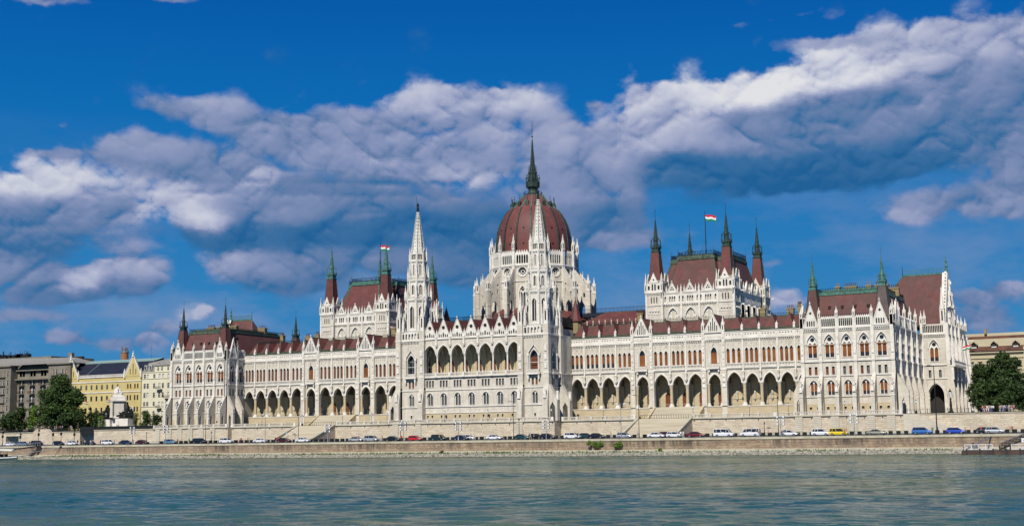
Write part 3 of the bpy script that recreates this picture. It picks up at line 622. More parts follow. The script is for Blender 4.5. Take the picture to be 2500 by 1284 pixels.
    for a, b, g, i in bays:
        c = (a+b)/2; r = random.Random(i*7+sg)
        if g:
            window(f, c, 20.8, 'lancet', 1.85, 4.7, wing, 'arched_window', 0, zb=.68)
            gable(f, c, 29.5, b-a-.9, 6.0, 'lancets', wing, d=.45)
        else:
            dx = (b-a-.75)/3; v = 1 if sg < 0 else (2 if i < 3 else 0)
            for k in (-1, 0, 1): window(f, c+k*dx, 20.8, 'lancet', .9, 4.25, wing, 'lancet_window', v, zb=.84)
        # gablet roofs
        rf = MB(); p = .35
        pk = (c, WY+4.2, 34.2)
        if not g:
            q = [(a+p, WY+.9, 29.6), (b-p, WY+.9, 29.6), (b-p, WY+9.5, 29.6), (a+p, WY+9.5, 29.6)]
            bk = (c, WY+9.5, 34.2)
            rf.poly([q[0], q[1], pk], 'red_tiles'); rf.poly([q[1], q[2], bk, pk], 'red_tiles'); rf.poly([q[3], q[0], pk, bk], 'red_tiles')
            for s in (q[0], q[1]): rf.bar(s, pk, .09, 'mossy_copper')
            rf.bar(pk, bk, .1, 'mossy_copper'); rf.lathe(pk[0], pk[1], [(34.1, .12), (34.5, .2), (35.0, .04), (35.4, .02)], 6, 'dark_copper')
            F(0, WY+.7, 0).box(rf, a+.2, b-.2, 28.6, 30.15, 0, .1, 'mossy_copper'); irail(F(0, WY+.6, 0), rf, a+.25, b-.25, 29.9, .55, 0, 'mossy_copper', .28, .06)
        else:
            ap = (c, WY+.3, 34.8); bk = (c, WY+9.5, 34.8); w = (b-a)/2-.5
            rf.poly([(c-w, WY+.3, 29.6), ap, bk, (c-w, WY+9.5, 29.6)], 'red_tiles'); rf.poly([(c+w, WY+.3, 29.6), ap, bk, (c+w, WY+9.5, 29.6)], 'red_tiles')
            rf.bar(ap, bk, .1, 'mossy_copper')
        rf.build('gablet_roof', wing)
    for x in bound:
        big = x in gb
        if lo < x < hi: pinnacle(x, WY-.2, 30.0 if not big else 29.8, .62 if not big else .9, 2.1 if not big else 4.4, wing)
    # main roof behind
    rf = MB()
    fr = F(0, WY+1.2, 0)
    y0, y1 = WY+1.3, WY+8.5
    rf.poly([(lo, y0, 29.0), (hi, y0, 29.0), (hi, y1, 34.0), (lo, y1, 34.0)], 'faded_tiles')
    rf.box(lo, hi, y1, 52, 33.0, 34.1, 'mossy_copper'); rf.box(lo, hi, y1, 52, G0, 33.0, 'old_stone'); rf.box(lo, hi, 14.9, y1, 18.3, 28.9, 'old_stone')
    fence_crest(F(0, y1, 0), rf, lo, hi, 34.1, .7)
    rf.box(lo, hi, y1-.15, y1+.15, 33.85, 34.15, 'mossy_copper')
    s = sg
    # long hipped hall roof between dome and chamber
    def hip(x0, x1, ya, yb, z0, z1, ix, iy, mt='red_tiles', ridge=True):
        if x0 > x1: x0, x1 = x1, x0
        q = [(x0, ya, z0), (x1, ya, z0), (x1, yb, z0), (x0, yb, z0)]; t = [(x0+ix, ya+iy, z1), (x1-ix, ya+iy, z1), (x1-ix, yb-iy, z1), (x0+ix, yb-iy, z1)]
        for j in range(4): rf.poly([q[j], q[(j+1) % 4], t[(j+1) % 4], t[j]], mt)
        rf.poly(t, 'mossy_copper')
        if ridge:
            for j in range(4): rf.bar(q[j], t[j], .11, 'mossy_copper'); rf.bar(t[j], t[(j+1) % 4], .13, 'mossy_copper')
    hip(s*22, s*45, 20.5, 42, 34.6, 38.9, 6.5, 7)
    fence_crest(F(0, 34.0, 0), rf, min(s*10, s*42), max(s*10, s*42), 39.6, 1.3)
    rf.box(min(s*10, s*42), max(s*10, s*42), 33.6, 36, 38.5, 39.6, 'dark_slate')
    for k in range(9): rf.box(s*(26+k*2.0)-.16, s*(26+k*2.0)+.16, 19.3, 19.7, 34.1, 35.9, 'terrace_stone')
    rf.build('wing_roof', wing)
    ch = MB()
    for (cx, cy, z, w) in ((s*43.5, 19.5, 34.0, 1.6), (s*79, 26, 34.0, 1.6), (s*86, 30, 34, 2.0), (s*91, 22, 34, 1.2)):
        chimney(cx, cy, z, w, wing)
    # little stair turret by the dome
    tr = MB(); tx = s*22.8
    tr.lathe(tx, 18, [(32, 1.7), (35.6, 1.7)], 8, 'chimney_brick'); tr.lathe(tx, 18, [(35.6, 2.1), (36.0, 2.1), (36.2, 1.9), (42.6, .08)], 8, 'red_tiles', cap0=True)
    tr.lathe(tx, 18, [(42.4, .12), (43.4, .03)], 6, 'dark_copper')
    tr.build('stair_turret', wing)
    return wing
def chimney(x, y, z, w, parent, h=3.2, name='chimney', n=4):
    k = ('ch', w, h, n)
    if k not in _cache:
        mb = MB(); mb.box(-w/2, w/2, -.7, .7, 0, h, 'chimney_brick'); mb.box(-w/2-.15, w/2+.15, -.85, .85, h-.35, h, 'chimney_brick')
        for i in range(n): mb.lathe(-w/2+w*(i+.5)/n, 0, [(h, .14), (h+1.0, .11)], 6, 'red_brick' if n < 4 else 'brown_tiles')
        _cache[k] = mb.data('chimney')
    return link(name, _cache[k], parent, (x, y, z))

def storeys(f, mb, bays, full=True, ground='win', var=0, parent=None, subs=None, gallery=True):
    """one pavilion facade: bays = [(a, b, c)]"""
    st, wh = 'limestone', 'white_stone'
    for i, (a, b, c) in enumerate(bays):
        holes = [arch(c, 2.75, 20.75, 24.3, 26.8, 6), rect(c-1.15, c-.45, 16.2, 18.35), rect(c+.45, c+1.15, 16.2, 18.35)]
        subs.append(('twin', c, 20.75, 2.75, 6.05, dict(lw=1.02, lh=3.95, sp=.62, cr=.56, cz=4.75, zs=3.55)))
        for s in (-1, 1): subs.append(('square', c+s*.8, 16.2, .7, 2.15, {}))
        if ground == 'win':
            holes += [arch(c, 2.1, 10.9, 13.4, 14.8, 5), rect(c-1.3, c-.65, 7.1, 7.9), rect(c+.65, c+1.3, 7.1, 7.9)]
            subs.append(('twin', c, 10.9, 2.1, 3.9, dict(lw=.76, lh=3.45, sp=.46, zs=2.5)))
            for s in (-1, 1): subs.append(('square', c+s*.975, 7.1, .65, .8, {}))
            f.box(mb, a, b, G0, 8.6, 0, .06, 'cream_stone') if False else None
        f.plate(mb, rect(a, b, G0, 28.3), holes, 0, .45, st)
        archivolt(f, mb, c, 2.75, 24.3, 26.8, .26, -.02, .2, wh, 7); archivolt(f, mb, c, 3.4, 24.3, 27.1, .14, -.02, .1, wh, 7)
        if ground == 'win':
            archivolt(f, mb, c, 2.1, 13.4, 14.8, .2, -.02, .16, wh)
            f.plate(mb, rect(a, b, 6.6, 8.6), [rect(c-1.3, c-.65, 7.1, 7.9), rect(c+.65, c+1.3, 7.1, 7.9)], .05, .05, 'cream_stone')
        f.box(mb, c-1.6, c+1.6, 19.9, 20.1, 0, .3, wh); rail(f, mb, c-1.5, c+1.5, 20.05, 20.72, .05, .25, step=.3, bw=.13)
        dentils(f, mb, a+.3, b-.3, 27.85, 28.2, 0, .32, wh, .5, .26)
        if gallery and (not full or 0 < i < len(bays)-1):
            n = max(4, int((b-a-.9)/.5)); st_ = (b-a-.9)/n
            hs = [arch(a+.45+st_*(j+.5), st_*.74, 28.85, 30.6, 30.95, 2) for j in range(n)]
            f.plate(mb, rect(a, b, 28.55, 31.2), hs, .2, .25, wh)
            f.plate(mb, rect(a, b, 28.6, 31.1), [], -.5, 0, 'opening_shade')
            for j in range(n): f.plate(mb, [(a+.45+st_*j, 31.2), (a+.45+st_*(j+1), 31.2), (a+.45+st_*(j+.5), 31.65)], [], .2, .2, wh, rim=True)
    lo, hi = bays[0][0], bays[-1][1]
    for z, h, d in ((28.4, .4, .45), (27.7, .15, .2), (19.75, .3, .3), (15.9, .22, .2), (10.5, .24, .22), (24.2, .12, .12)): string(f, mb, lo, hi, z, h, d)
def buttress(f, mb, a, w=1.0, top=28.3, reach=3.4, passage=True, slope=True):
    wh, st = 'white_stone', 'limestone'
    f.box(mb, a-w*.42, a+w*.42, 15.8, 28.6, 0, .55, wh); f.box(mb, a-w*.5, a+w*.5, 19.5, 20.0, 0, .72, wh); f.box(mb, a-w*.3, a+w*.3, 21.5, 26.5, .5, .72, 'carved_stone')
    f.box(mb, a-w*.36, a+w*.36, 28.6, 31.3, -.1, .5, wh)
    if slope:
        pts = [(0, 16.0), (.7, 16.0), (reach, 11.6), (reach, G0)]
        if passage: pts += [(reach-.8, G0), (reach-.8, 9.0), (reach-1.3, 9.9), (reach-1.8, 9.0), (reach-1.8, G0)]
        pts += [(0, G0)]
        f.profile(mb, a-w*.5, a+w*.5, pts, st)
        f.box(mb, a-w*.56, a+w*.56, 9.9, 10.15, 0, reach+.08, wh) if False else None
        f.box(mb, a-w*.56, a+w*.56, 10.35, 10.6, reach-.6, reach+.1, wh); f.box(mb, a-w*.56, a+w*.56, G0, 6.3, reach-.8, reach+.1, wh)
    else: f.box(mb, a-w*.5, a+w*.5, G0, 16.0, 0, 1.0, wh)

def build_pavilion(sg):
    mb = MB(); s = sg
    X0, X1 = 97.3, 120.8
    Bx = [97.3, 102.1, 106.7, 111.2, 115.8, 120.8]; C = [99.86, 104.42, 108.95, 113.5, 118.0]
    fr = F(0, 0, 0); subs = []
    bays = [(Bx[i], Bx[i+1], C[i]) for i in range(5)]
    if s < 0: bays = [(-b, -a, -c) for a, b, c in bays][::-1]
    storeys(fr, mb, bays, True, 'win', 0, None, subs)
    allsubs = [(fr, subs)]
    for x in ([b[0] for b in bays]+[bays[-1][1]]): buttress(fr, mb, x)
    sides = []
    # outer side 0..38.5, inner side 0..WY
    fo = F(s*X1, 0, 90*s); so = []
    lim = [0.6, 7.6, 15.2, 22.8, 30.4, 38.5]
    bo = [(lim[i], lim[i+1], (lim[i]+lim[i+1])/2) for i in range(5)]
    if s < 0: bo = [(-b, -a, -c) for a, b, c in bo][::-1]
    storeys(fo, mb, bo, True, 'win', 0, None, so)
    for i, x in enumerate([b[0] for b in bo]+[bo[-1][1]]): buttress(fo, mb, x, 1.0, reach=1.6, passage=False) if abs(x) > 1 else buttress(fo, mb, x, 1.0)
    fi = F(s*X0, 0, -90*s); si = []
    bi = [(0.6, 5.2, 2.9), (5.2, WY+.2, 7.3)]
    if s > 0: bi = [(-b, -a, -c) for a, b, c in bi][::-1]
    storeys(fi, mb, bi, False, 'none', 0, None, si)
    for x in (bi[0][0], bi[0][1], bi[1][1]):
        if abs(x) < WY: buttress(fi, mb, x, 1.0, reach=3.0)
    allsubs += [(fo, so), (fi, si)]
    mb.box(min(s*X0, s*(X0+.6)), max(s*X0, s*(X0+.6)), WY+.1, WY+8, G0, 28.2, 'old_stone')
    # corner infill
    for x in (X0, X1): mb.box(s*x-.5, s*x+.5, -.5, .7, G0, 31.2, 'limestone')
    pav = mb.build('end_pavilion', PR)
    r = random.Random(5)
    for f, sb in allsubs:
        for kind, c, z, w, h, k in sb:
            small = kind == 'square'
            if kind == 'twin' and w > 2.3: nm, v = 'twin_window', (0 if s > 0 and r.random() < .3 else 2)
            elif kind == 'twin': nm, v = 'arched_window', 2
            elif h < 1: nm, v = 'basement_window', 3
            else: nm, v = 'square_window', (3 if r.random() < .6 else 1)
            if f is fo and s < 0: continue
            window(f, c, z, kind, w, h, pav, nm, v, **k)
    # gables on end bays, pinnacles
    for b in (bays[0], bays[-1]): gable(fr, b[2], 28.6, b[1]-b[0]-.9, 6.9, 'quatre', pav, d=.5)
    gable(fo, bo[0][2] if s > 0 else bo[-1][2], 28.6, 5.0, 6.9, 'quatre', pav, d=.5)
    gable(fi, bi[0][2] if s < 0 else bi[-1][2], 28.6, 3.8, 6.9, 'quatre', pav, d=.5)
    for x in ([b[0] for b in bays]+[bays[-1][1]]):
        pinnacle(x, -.25, 31.2, .72, 2.9, pav)
        statue(fr, x, 12.3, 3.25, pav, sc=.85)
    for x in [b[0] for b in bo]+[bo[-1][1]]:
        p = fo.P(x, 0, .25); pinnacle(p[0], p[1], 31.2, .8, 4.0, pav)
    for x in (bi[0][1], bi[1][0]):
        p = fi.P(x, 0, .25); pinnacle(p[0], p[1], 31.2, .72, 3.4, pav)
    for x in ([b[0] for b in bays]+[bays[-1][1]]):
        if s > 0: link('finial', buttress_finial(), pav, (x, -3.3, 11.6), 0, .8)
    # roof
    rf = MB(); xa, xb = s*X0, s*X1
    if xa > xb: xa, xb = xb, xa
    q = [(xa+.6, .7, 30.6), (xb-.6, .7, 30.6), (xb-.6, 38, 30.6), (xa+.6, 38, 30.6)]; t = [(xa+3.4, 4.6, 37.6), (xb-3.4, 4.6, 37.6), (xb-3.4, 34, 37.6), (xa+3.4, 34, 37.6)]
    for j in range(4): rf.poly([q[j], q[(j+1) % 4], t[(j+1) % 4], t[j]], 'faded_tiles'); rf.bar(q[j], t[j], .14, 'green_copper')
    e = .25; t2 = [(t[0][0]-e, t[0][1]-e), (t[1][0]+e, t[1][1]-e), (t[2][0]+e, t[2][1]+e), (t[3][0]-e, t[3][1]+e)]
    rf.rings([[(x, y, z) for x, y in t2] for z in (37.5, 38.3)], 'green_copper' if s > 0 else 'mossy_copper', True, True)
    rf.rings([[(x, y, z) for x, y in [(t[0][0]+1, t[0][1]+1), (t[1][0]-1, t[1][1]+1), (t[2][0]-1, t[2][1]-1), (t[3][0]+1, t[3][1]-1)]] for z in (38.3, 39.1)], 'green_copper' if s > 0 else 'mossy_copper', True, True)
    fence_crest(F(0, 4.5, 0), rf, t[0][0], t[1][0], 38.3, .9, 'dark_iron'); fence_crest(F(t[1][0], 0, 90), rf, 4.5, 34, 38.3, .9); fence_crest(F(t[0][0], 0, 90), rf, 4.5, 34, 38.3, .9)
    for k in range(4):   # hatches
        x = xa+7+k*3.4; rf.box(x-.3, x+.3, 2.1, 2.8, 33.6, 34.3, 'opening_shade'); rf.box(x-.38, x+.38, 2.0, 2.8, 34.3, 34.4, 'faded_tiles')
    irail(F(0, 1.15, 0), rf, xa+.9, xb-.9, 31.7, .25, 0, 'dark_iron', 1.2, .03)
    rf.box(xa+.3, xb-.3, .1, .8, 30.2, 30.6, 'mossy_copper')
    rf.build('pavilion_roof', pav)
    for (x, y, mt, c) in ((100.1, 2.5, 'faded_tiles' if s > 0 else 'faded_tiles', 'green'), (118.4, 2.5, 'grey_slate' if s > 0 else 'faded_tiles', 'green')):
        tr = MB(); tr.sq(s*x, y, [(28.6, 2.15), (31, 2.0), (33.7, 1.55), (38.8, .98)], mt); 
        for sx in (-1, 1):
            for sy in (-1, 1): tr.bar((s*x+sx*2.1, y+sy*2.1, 29), (s*x+sx*1.0, y+sy*1.0, 38.8), .08, 'dark_copper')
        tr.build('turret_roof', pav)
        link('spire', spire_mesh('green' if s > 0 else 'dark'), pav, (s*x, y, 38.9), 0, (.86, .86, .96))
    for (x, y, w, n) in ((104.2, 13, 1.2, 2), (107.5, 14, 3.2, 6), (112.4, 14, 1.4, 2), (115.8, 14, 3.2, 6), (116.0, 24, 4.6, 8), (103, 26, 3.0, 5)):
        chimney(s*x, y, 38.2, w, pav, 2.4, n=n)
    dp = MB()
    for x in (X1,): dp.bar((s*x+.75, -.95, 5.6), (s*x+.75, -.95, 28.4), .09, 'dark_iron', 6); dp.box(s*x+.5, s*x+1.0, -1.2, -.7, 28.3, 28.9, 'dark_iron')
    if s < 0: dp = MB(); dp.bar((s*X0+.1, -.95, 5.6), (s*X0+.1, -.95, 28.4), .09, 'dark_iron', 6); dp.box(s*X0-.2, s*X0+.4, -1.2, -.7, 28.3, 28.9, 'dark_iron')
    dp.build('downpipe', pav)
    if s < 0:
        tr = MB(); tr.sq(-99, 40, [(33, 1.9), (37.6, 1.0)], 'faded_tiles'); tr.build('turret_roof', pav)
        link('spire', spire_mesh('dark'), pav, (-99, 40, 37.6), 0, (.9, .9, .96))
    return pav
def buttress_finial():
    if 'bf' not in _cache:
        mb = MB(); mb.sq(0, 0, [(0, .5), (.5, .5), (1.9, .1)], 'carved_stone'); mb.sq(0, 0, [(1.8, .08), (1.95, .25), (2.1, .06), (2.4, .02)], 'white_stone')
        for k in (-1, 1): crockets(mb, (k*.5, -.4, .5), (k*.1, 0, 1.8), 4, .13); crockets(mb, (k*.5, .4, .5), (k*.1, 0, 1.8), 4, .13)
        _cache['bf'] = mb.data('finial')
    return _cache['bf']

def build_end_block(sg):
    s = sg; mb = MB(); X1, X2, Y1, Y2 = 120.8, (127.5 if sg > 0 else 135.5), 38.5, 57.5; wh, st = 'white_stone', 'limestone'
    a0, a1 = (X1, X2) if s > 0 else (-X2, -X1); c = s*124.15 if s > 0 else -128.2
    f = F(0, Y1, 0)
    holes = [arch(c, 2.75, 20.75, 24.3, 26.8, 6), rect(c-1.75, c-1.05, 16.2, 18.35), rect(c+1.05, c+1.75, 16.2, 18.35)]
    f.plate(mb, [(a0, G0), (c-2.2, G0), (c-2.2, 11.2)]+arc(c, 4.4, 11.2, 14.4, 7)[::-1][1:-1]+[(c+2.2, 11.2), (c+2.2, G0), (a1, G0), (a1, 28.3), (a0, 28.3)], holes, 0, .45, st)
    hd = arc(c, 4.4, 11.2, 14.4, 7); hd = [(c+2.2, G0)]+hd+[(c-2.2, G0)]; n = len(hd)
    mb.mesh([f.P(x, z, 0) for x, z in hd]+[f.P(x, z, -3.5) for x, z in hd], [(j, j+1, j+1+n, j+n) for j in range(n-1)], st)
    f.box(mb, a0, a1, G0, 15.5, -3.6, -3.5, 'opening_shade')
    for t in (.25, .6): archivolt(f, mb, c, 4.4+2*t-.5, 11.2, 14.4+t, .22, -.02, .3-t*.3, wh, 8, z0=G0)
    archivolt(f, mb, c, 2.75, 24.3, 26.8, .26, -.02, .2, wh, 7)
    f.box(mb, c-1.6, c+1.6, 19.9, 20.1, 0, .3, wh); rail(f, mb, c-1.5, c+1.5, 20.05, 20.72, .05, .25, step=.3, bw=.13)
    for z, h, d in ((28.4, .4, .45), (27.7, .15, .2), (19.75, .3, .3), (15.9, .22, .2), (10.5, .24, .22)): string(f, mb, a0, a1, z, h, d) if z > 15 else None
    dentils(f, mb, a0, a1, 27.85, 28.2, 0, .32, wh, .5, .26)
    nn = 12; stp = (X2-X1-1)/nn
    f.plate(mb, rect(a0, a1, 28.55, 31.2), [arch(a0+.5+stp*(j+.5), stp*.74, 28.85, 30.6, 30.95, 2) for j in range(nn)], .2, .25, wh); f.plate(mb, rect(a0, a1, 28.6, 31.1), [], -.5, 0, 'opening_shade')
    # outer face
    fo = F(s*X2, 0, 90*s); lo, hi = (Y1, Y2) if s > 0 else (-Y2, -Y1); w3 = (hi-lo)/3
    for i in range(3):
        cc = lo+w3*(i+.5)
        fo.plate(mb, rect(lo+w3*i, lo+w3*(i+1), G0, 31.2), [arch(cc, 2.2, 20.9, 24.6, 26.6, 5), arch(cc, 2.6, 10.0, 13.2, 15.2, 5)], 0, .8, st)
        fo.box(mb, cc-1.5, cc+1.5, 8, 27, -1.2, -1.0, 'opening_shade'); fo.box(mb, cc-1.2, cc+1.2, 21, 24, -.95, -.9, 'orange_blind')
        archivolt(fo, mb, cc, 2.2, 24.6, 26.6, .25, -.02, .3, wh); archivolt(fo, mb, cc, 2.6, 13.2, 15.2, .25, -.02, .3, wh, z0=10)
    for i in range(4):
        x = lo+w3*i; fo.box(mb, x-.45, x+.45, G0, 31.5, 0, .9, wh); fo.profile(mb, x-.5, x+.5, [(0, 20), (.9, 20), (1.9, 13), (1.9, G0), (0, G0)], st)
        fo.box(mb, x-.3, x+.3, 21, 27.5, .85, 1.1, 'carved_stone'); fo.box(mb, x-.35, x+.35, 15.5, 19, 1.0, 1.8, 'carved_stone')
    fo.box(mb, lo, hi, 19.2, 19.6, 0, 2.2, wh); rail(fo, mb, lo, hi, 19.6, 20.9, 1.9, 2.15)
    for z in (28.4, 31.2, 16.0): string(fo, mb, lo, hi, z, .35, .5)
    fo.box(mb, lo, hi, 28.6, 31.2, .2, .35, 'carved_stone')
    # lower return beyond, and buttressed far corner
    mb.box(min(s*118, s*127.0), max(s*118, s*127.0), Y2, 76, G0, 31.0, st)
    for y in (61.5, 67, 74): 
        fo.profile(mb, s*y-.7, s*y+.7, [(0, 30), (.4, 30), (1.2, 20), (2.2, 12), (2.2, G0), (0, G0)], wh); fo.box(mb, s*y-.4, s*y+.4, 18, 28, .3, .8, 'carved_stone')
    for z in (28.4, 19.6, 31.1): fo.box(mb, s*66.5-9, s*66.5+9, z, z+.35, -.5, .4, wh)
    eb = mb.build('end_block', PR)
    window(f, c, 20.75, 'twin', 2.75, 6.05, eb, 'twin_window', 2, lw=1.02, lh=3.95, sp=.62, cr=.56, cz=4.75, zs=3.55)
    for k in (-1, 1): window(f, c+k*1.4, 16.2, 'square', .7, 2.15, eb, 'square_window', 3)
    # great gable
    gm = MB(); fg = F(s*(X2+.1), 0, 90*s); cy = s*47.6; gw = 8.6
    hs = [circ(cy, 40.5, 1.0, 12), circ(cy, 37.6, .45, 8)]+[arch(cy+k*1.9, .9, 31.8, 34.6, 35.5, 4) for k in (-2, -1, 0, 1, 2)]
    fg.plate(gm, [(cy-gw, 31.0), (cy+gw, 31.0), (cy+1.0, 46.6), (cy-1.0, 46.6)], hs, 0, 1.4, wh, rim=True)
    fg.plate(gm, [(cy-gw, 31.0), (cy+gw, 31.0), (cy+.9, 46.6), (cy-.9, 46.6)], [], -1.4, 0, 'opening_shade')
    for k in (-1, 1):
        gm.bar(fg.P(cy+k*gw, 31, -.5), fg.P(cy+k*.9, 46.8, -.5), .35, wh)
        for i in range(15):
            t = (i+.5)/15; p = fg.P(cy+k*(gw*(1-t)+.9*t+.55), 31+15.8*t+.1, -.4); gm.box(p[0]-.2, p[0]+.2, p[1]-.2, p[1]+.2, p[2]-.3, p[2]+.2, wh)
    for k in range(-3, 4):
        top = 44.5-abs(k)*3.3
        fg.box(gm, cy+k*1.35-.16, cy+k*1.35+.16, 31, top, 0, .45, wh); fg.box(gm, cy+k*1.35-.3, cy+k*1.35+.3, top-1.4, top-.5, .2, .8, 'carved_stone')
    fg.box(gm, cy-4.6, cy+4.6, 36.2, 36.5, 0, .5, wh)
    gm.build('great_gable', eb)
    pp = [(s*(X2-.6), 38.9), (s*(X2-.6), 56.6)]
    for (x, y) in pp: pinnacle(x, y, 31.0, 1.25, 10.8, eb)
    for (x, y) in ((s*X2+s*.3, 44), (s*X2+s*.3, 51), (s*(X1+1.2), 38.4), (s*X2+.1, 60), (s*X2+.1, 66), (s*X2+.1, 73)): pinnacle(x, y, 31.2, .8, 4.2, eb)
    gar = MB(); gar.bar(fo.P(s*72, 28.2, 0), fo.P(s*72, 28.4, 2.6), .22, wh); gar.build('gargoyle', eb)
    fn = MB(); x = s*(X2-.3); fn.lathe(x, 47.6, [(46.4, .5), (47.4, .5), (47.8, .3), (48.6, .42), (49.2, .2), (49.9, .3), (50.6, .12), (51.4, .04)], 8, 'green_copper'); fn.build('finial', eb)
    rf = MB(); xi, xo = s*(114.8 if s > 0 else 125.2), s*(X2-1.2); mt = 'faded_tiles'; A = s*(105.5 if s > 0 else 117.5)
    r0, r1 = (xi, 47.6, 46.4), (xo, 47.6, 46.4)
    for y in (38.7, 56.6): rf.poly([(A, y, 31), (xo, y, 31), r1, r0], mt)
    rf.poly([(A, 38.7, 31), (A, 56.6, 31), r0], mt)
    rf.bar(r0, r1, .3, 'green_copper'); fence_crest(F(0, 47.6, 0), rf, min(xi, xo), max(xi, xo), 46.6, 1.3, 'green_copper')
    rf.bar((A, 38.7, 31), r0, .15, 'green_copper'); rf.bar((xo, 38.7, 31.2), r1, .22, 'green_copper'); rf.lathe(xi, 47.6, [(46, .12), (49.5, .04)], 5, 'dark_iron')
    irail(F(0, 40.2, 0), rf, min(A, xo)+1, max(A, xo)-1, 33.2, .25, 0, 'dark_iron', 1.5, .04)
    rf.build('great_roof', eb)
    return eb

def build_centre():
    mb = MB(); f = F(0, -6.3, 0); st, wh = 'limestone', 'white_stone'
    C = [-14.25+4.75*i for i in range(7)]; lo, hi = -16.7, 16.7
    for c in C:
        a, b = c-2.375, c+2.375; wa = 3.85; zs = 25.8; za = 28.6
        hs = [rect(c+k-.33, c+k+.33, 16.15, 18.15) for k in (-1.0, 0, 1.0)]
        hs += [arch(c, 2.1, 10.7, 13.2, 14.4, 5), rect(c-1.05, c-.5, 7.0, 7.9), rect(c+.5, c+1.05, 7.0, 7.9)]
        f.plate(mb, rect(a, b, G0, 19.2), hs, 0, .45, st)
        f.plate(mb, rect(a, b, 6.2, 8.5), [rect(c-1.05, c-.5, 7.0, 7.9), rect(c+.5, c+1.05, 7.0, 7.9)], .05, .05, 'cream_stone')
        archivolt(f, mb, c, 2.1, 13.2, 14.4, .2, -.02, .16, wh)
        head = arc(c, wa, zs, za, 7); n = len(head)
        f.plate(mb, [(c+wa/2, zs), (b, zs), (b, 30.6), (a, 30.6), (a, zs), (c-wa/2, zs)]+head[::-1][1:-1], [], 0, 0, st)
        mb.mesh([f.P(x, z, 0) for x, z in head]+[f.P(x, z, -1.0) for x, z in head], [(j, j+1, j+1+n, j+n) for j in range(n-1)], st)
        archivolt(f, mb, c, wa, zs, za, .22, -.02, .16, wh); archivolt(f, mb, c, wa+.5, zs, za+.28, .14, -.02, .08, wh)
        for x in (a, b): f.box(mb, x-.46, x+.46, 25.7, 25.8, -1.0, .0, wh)
    for x in [C[0]-2.375]+[c+2.375 for c in C]:
        f.box(mb, x-.3, x+.3, 28.2, 31.2, 0, .5, wh); f.box(mb, x-.35, x+.35, 19.0, 20.5, .3, .75, wh)
        mb.lathe(x, -6.6, [(28.0, .08), (28.6, .4), (29, .42), (29.1, .22), (30.4, .3), (31, .42), (31.4, .1)], 7, 'carved_stone')
    for z, h, d in ((30.5, .3, .3), (15.3, .24, .2), (10.3, .26, .24), (8.5, .2, .2)): string(f, mb, lo, hi, z, h, d)
    f.box(mb, lo, hi, 18.95, 19.25, -4.5, .6, wh); rail(f, mb, lo, hi, 19.25, 20.35, .3, .55)
    # loggia
    fb = F(0, -1.6, 0)
    for c in C:
        fb.plate(mb, rect(c-2.375, c+2.375, 19.2, 30.6), [arch(c, 1.7, 19.4, 23.2, 24.6, 5)], 0, .4, 'cream_stone'); fb.box(mb, c-1, c+1, 19.2, 24.8, -.5, -.42, 'door_wood')
        fb.box(mb, c-2.375-.3, c-2.375+.3, 19.2, 26, 0, .3, 'cream_stone')
        mb.lathe(c+.8, -4.4, [(23.4, .02), (23.7, .22), (24.2, .22), (24.5, .05), (29.5, .03)], 6, 'dark_iron')
        x = c-2.375; mb.bar((x, -5.4, 26), (x, -4.2, 29.4), .2, 'old_stone'); mb.bar((x, -4.2, 29.4), (x, -2.4, 26), .2, 'old_stone')
    mb.box(lo, hi, -5.3, -1.5, 29.6, 29.8, 'shaded_vault')
    mb.box(lo-6, hi+6, -.9, 18, G0, 33.5, 'limestone')
    cb = mb.build('central_block', PR)
    if 'scol' not in _cache:
        cm = MB(); cm.lathe(0, 0, [(0, .42), (.5, .42), (.6, .27)], 8, wh, cap1=False); cm.lathe(0, 0, [(.6, .26), (4.9, .25)], 10, wh, cap1=False)
        cm.lathe(0, 0, [(4.9, .28), (5.5, .45), (5.6, .5), (5.72, .5)], 8, 'carved_stone'); _cache['scol'] = cm.data('column')
    for x in [C[0]-2.375]+[c+2.375 for c in C]:
        for dx in (-.0,): link('column', _cache['scol'], cb, (x+dx, -5.95, 20.1))
    for i, c in enumerate(C):
        window(f, c, 10.7, 'twin', 2.1, 3.7, cb, 'arched_window', 3, lw=.76, lh=3.3, sp=.46, zs=2.5)
        for k in (-1.0, 0, 1.0): window(f, c+k, 16.15, 'square', .66, 2.0, cb, 'square_window', 3)
        for k in (-1, 1): window(f, c+k*.775, 7.0, 'square', .55, .9, cb, 'basement_window', 3)
        gable(f, c, 30.6, 4.6, 6.4, 'circle', cb, d=.1)
    for x in [c+2.375 for c in C[:-1]]: pinnacle(x, -6.2, 31.2, .5, 2.3, cb)
    rf = MB()
    rf.poly([(lo, -5.4, 30.7), (hi, -5.4, 30.7), (hi, 2.5, 36.3), (lo, 2.5, 36.3)], 'red_tiles'); rf.box(lo-6, hi+6, 2.5, 20, 33, 36.4, 'dark_copper')
    for c in C:
        ap, bk = (c, -6.0, 36.0), (c, 2.2, 36.0)
        rf.poly([(c-2.2, -6.0, 30.8), ap, bk, (c-2.2, 2.2, 30.8)], 'red_tiles'); rf.poly([(c+2.2, -6.0, 30.8), ap, bk, (c+2.2, 2.2, 30.8)], 'red_tiles')
    fence_crest(F(0, 2.6, 0), rf, lo, hi, 36.4, 1.1)
    rf.build('central_roof', cb)
    return cb

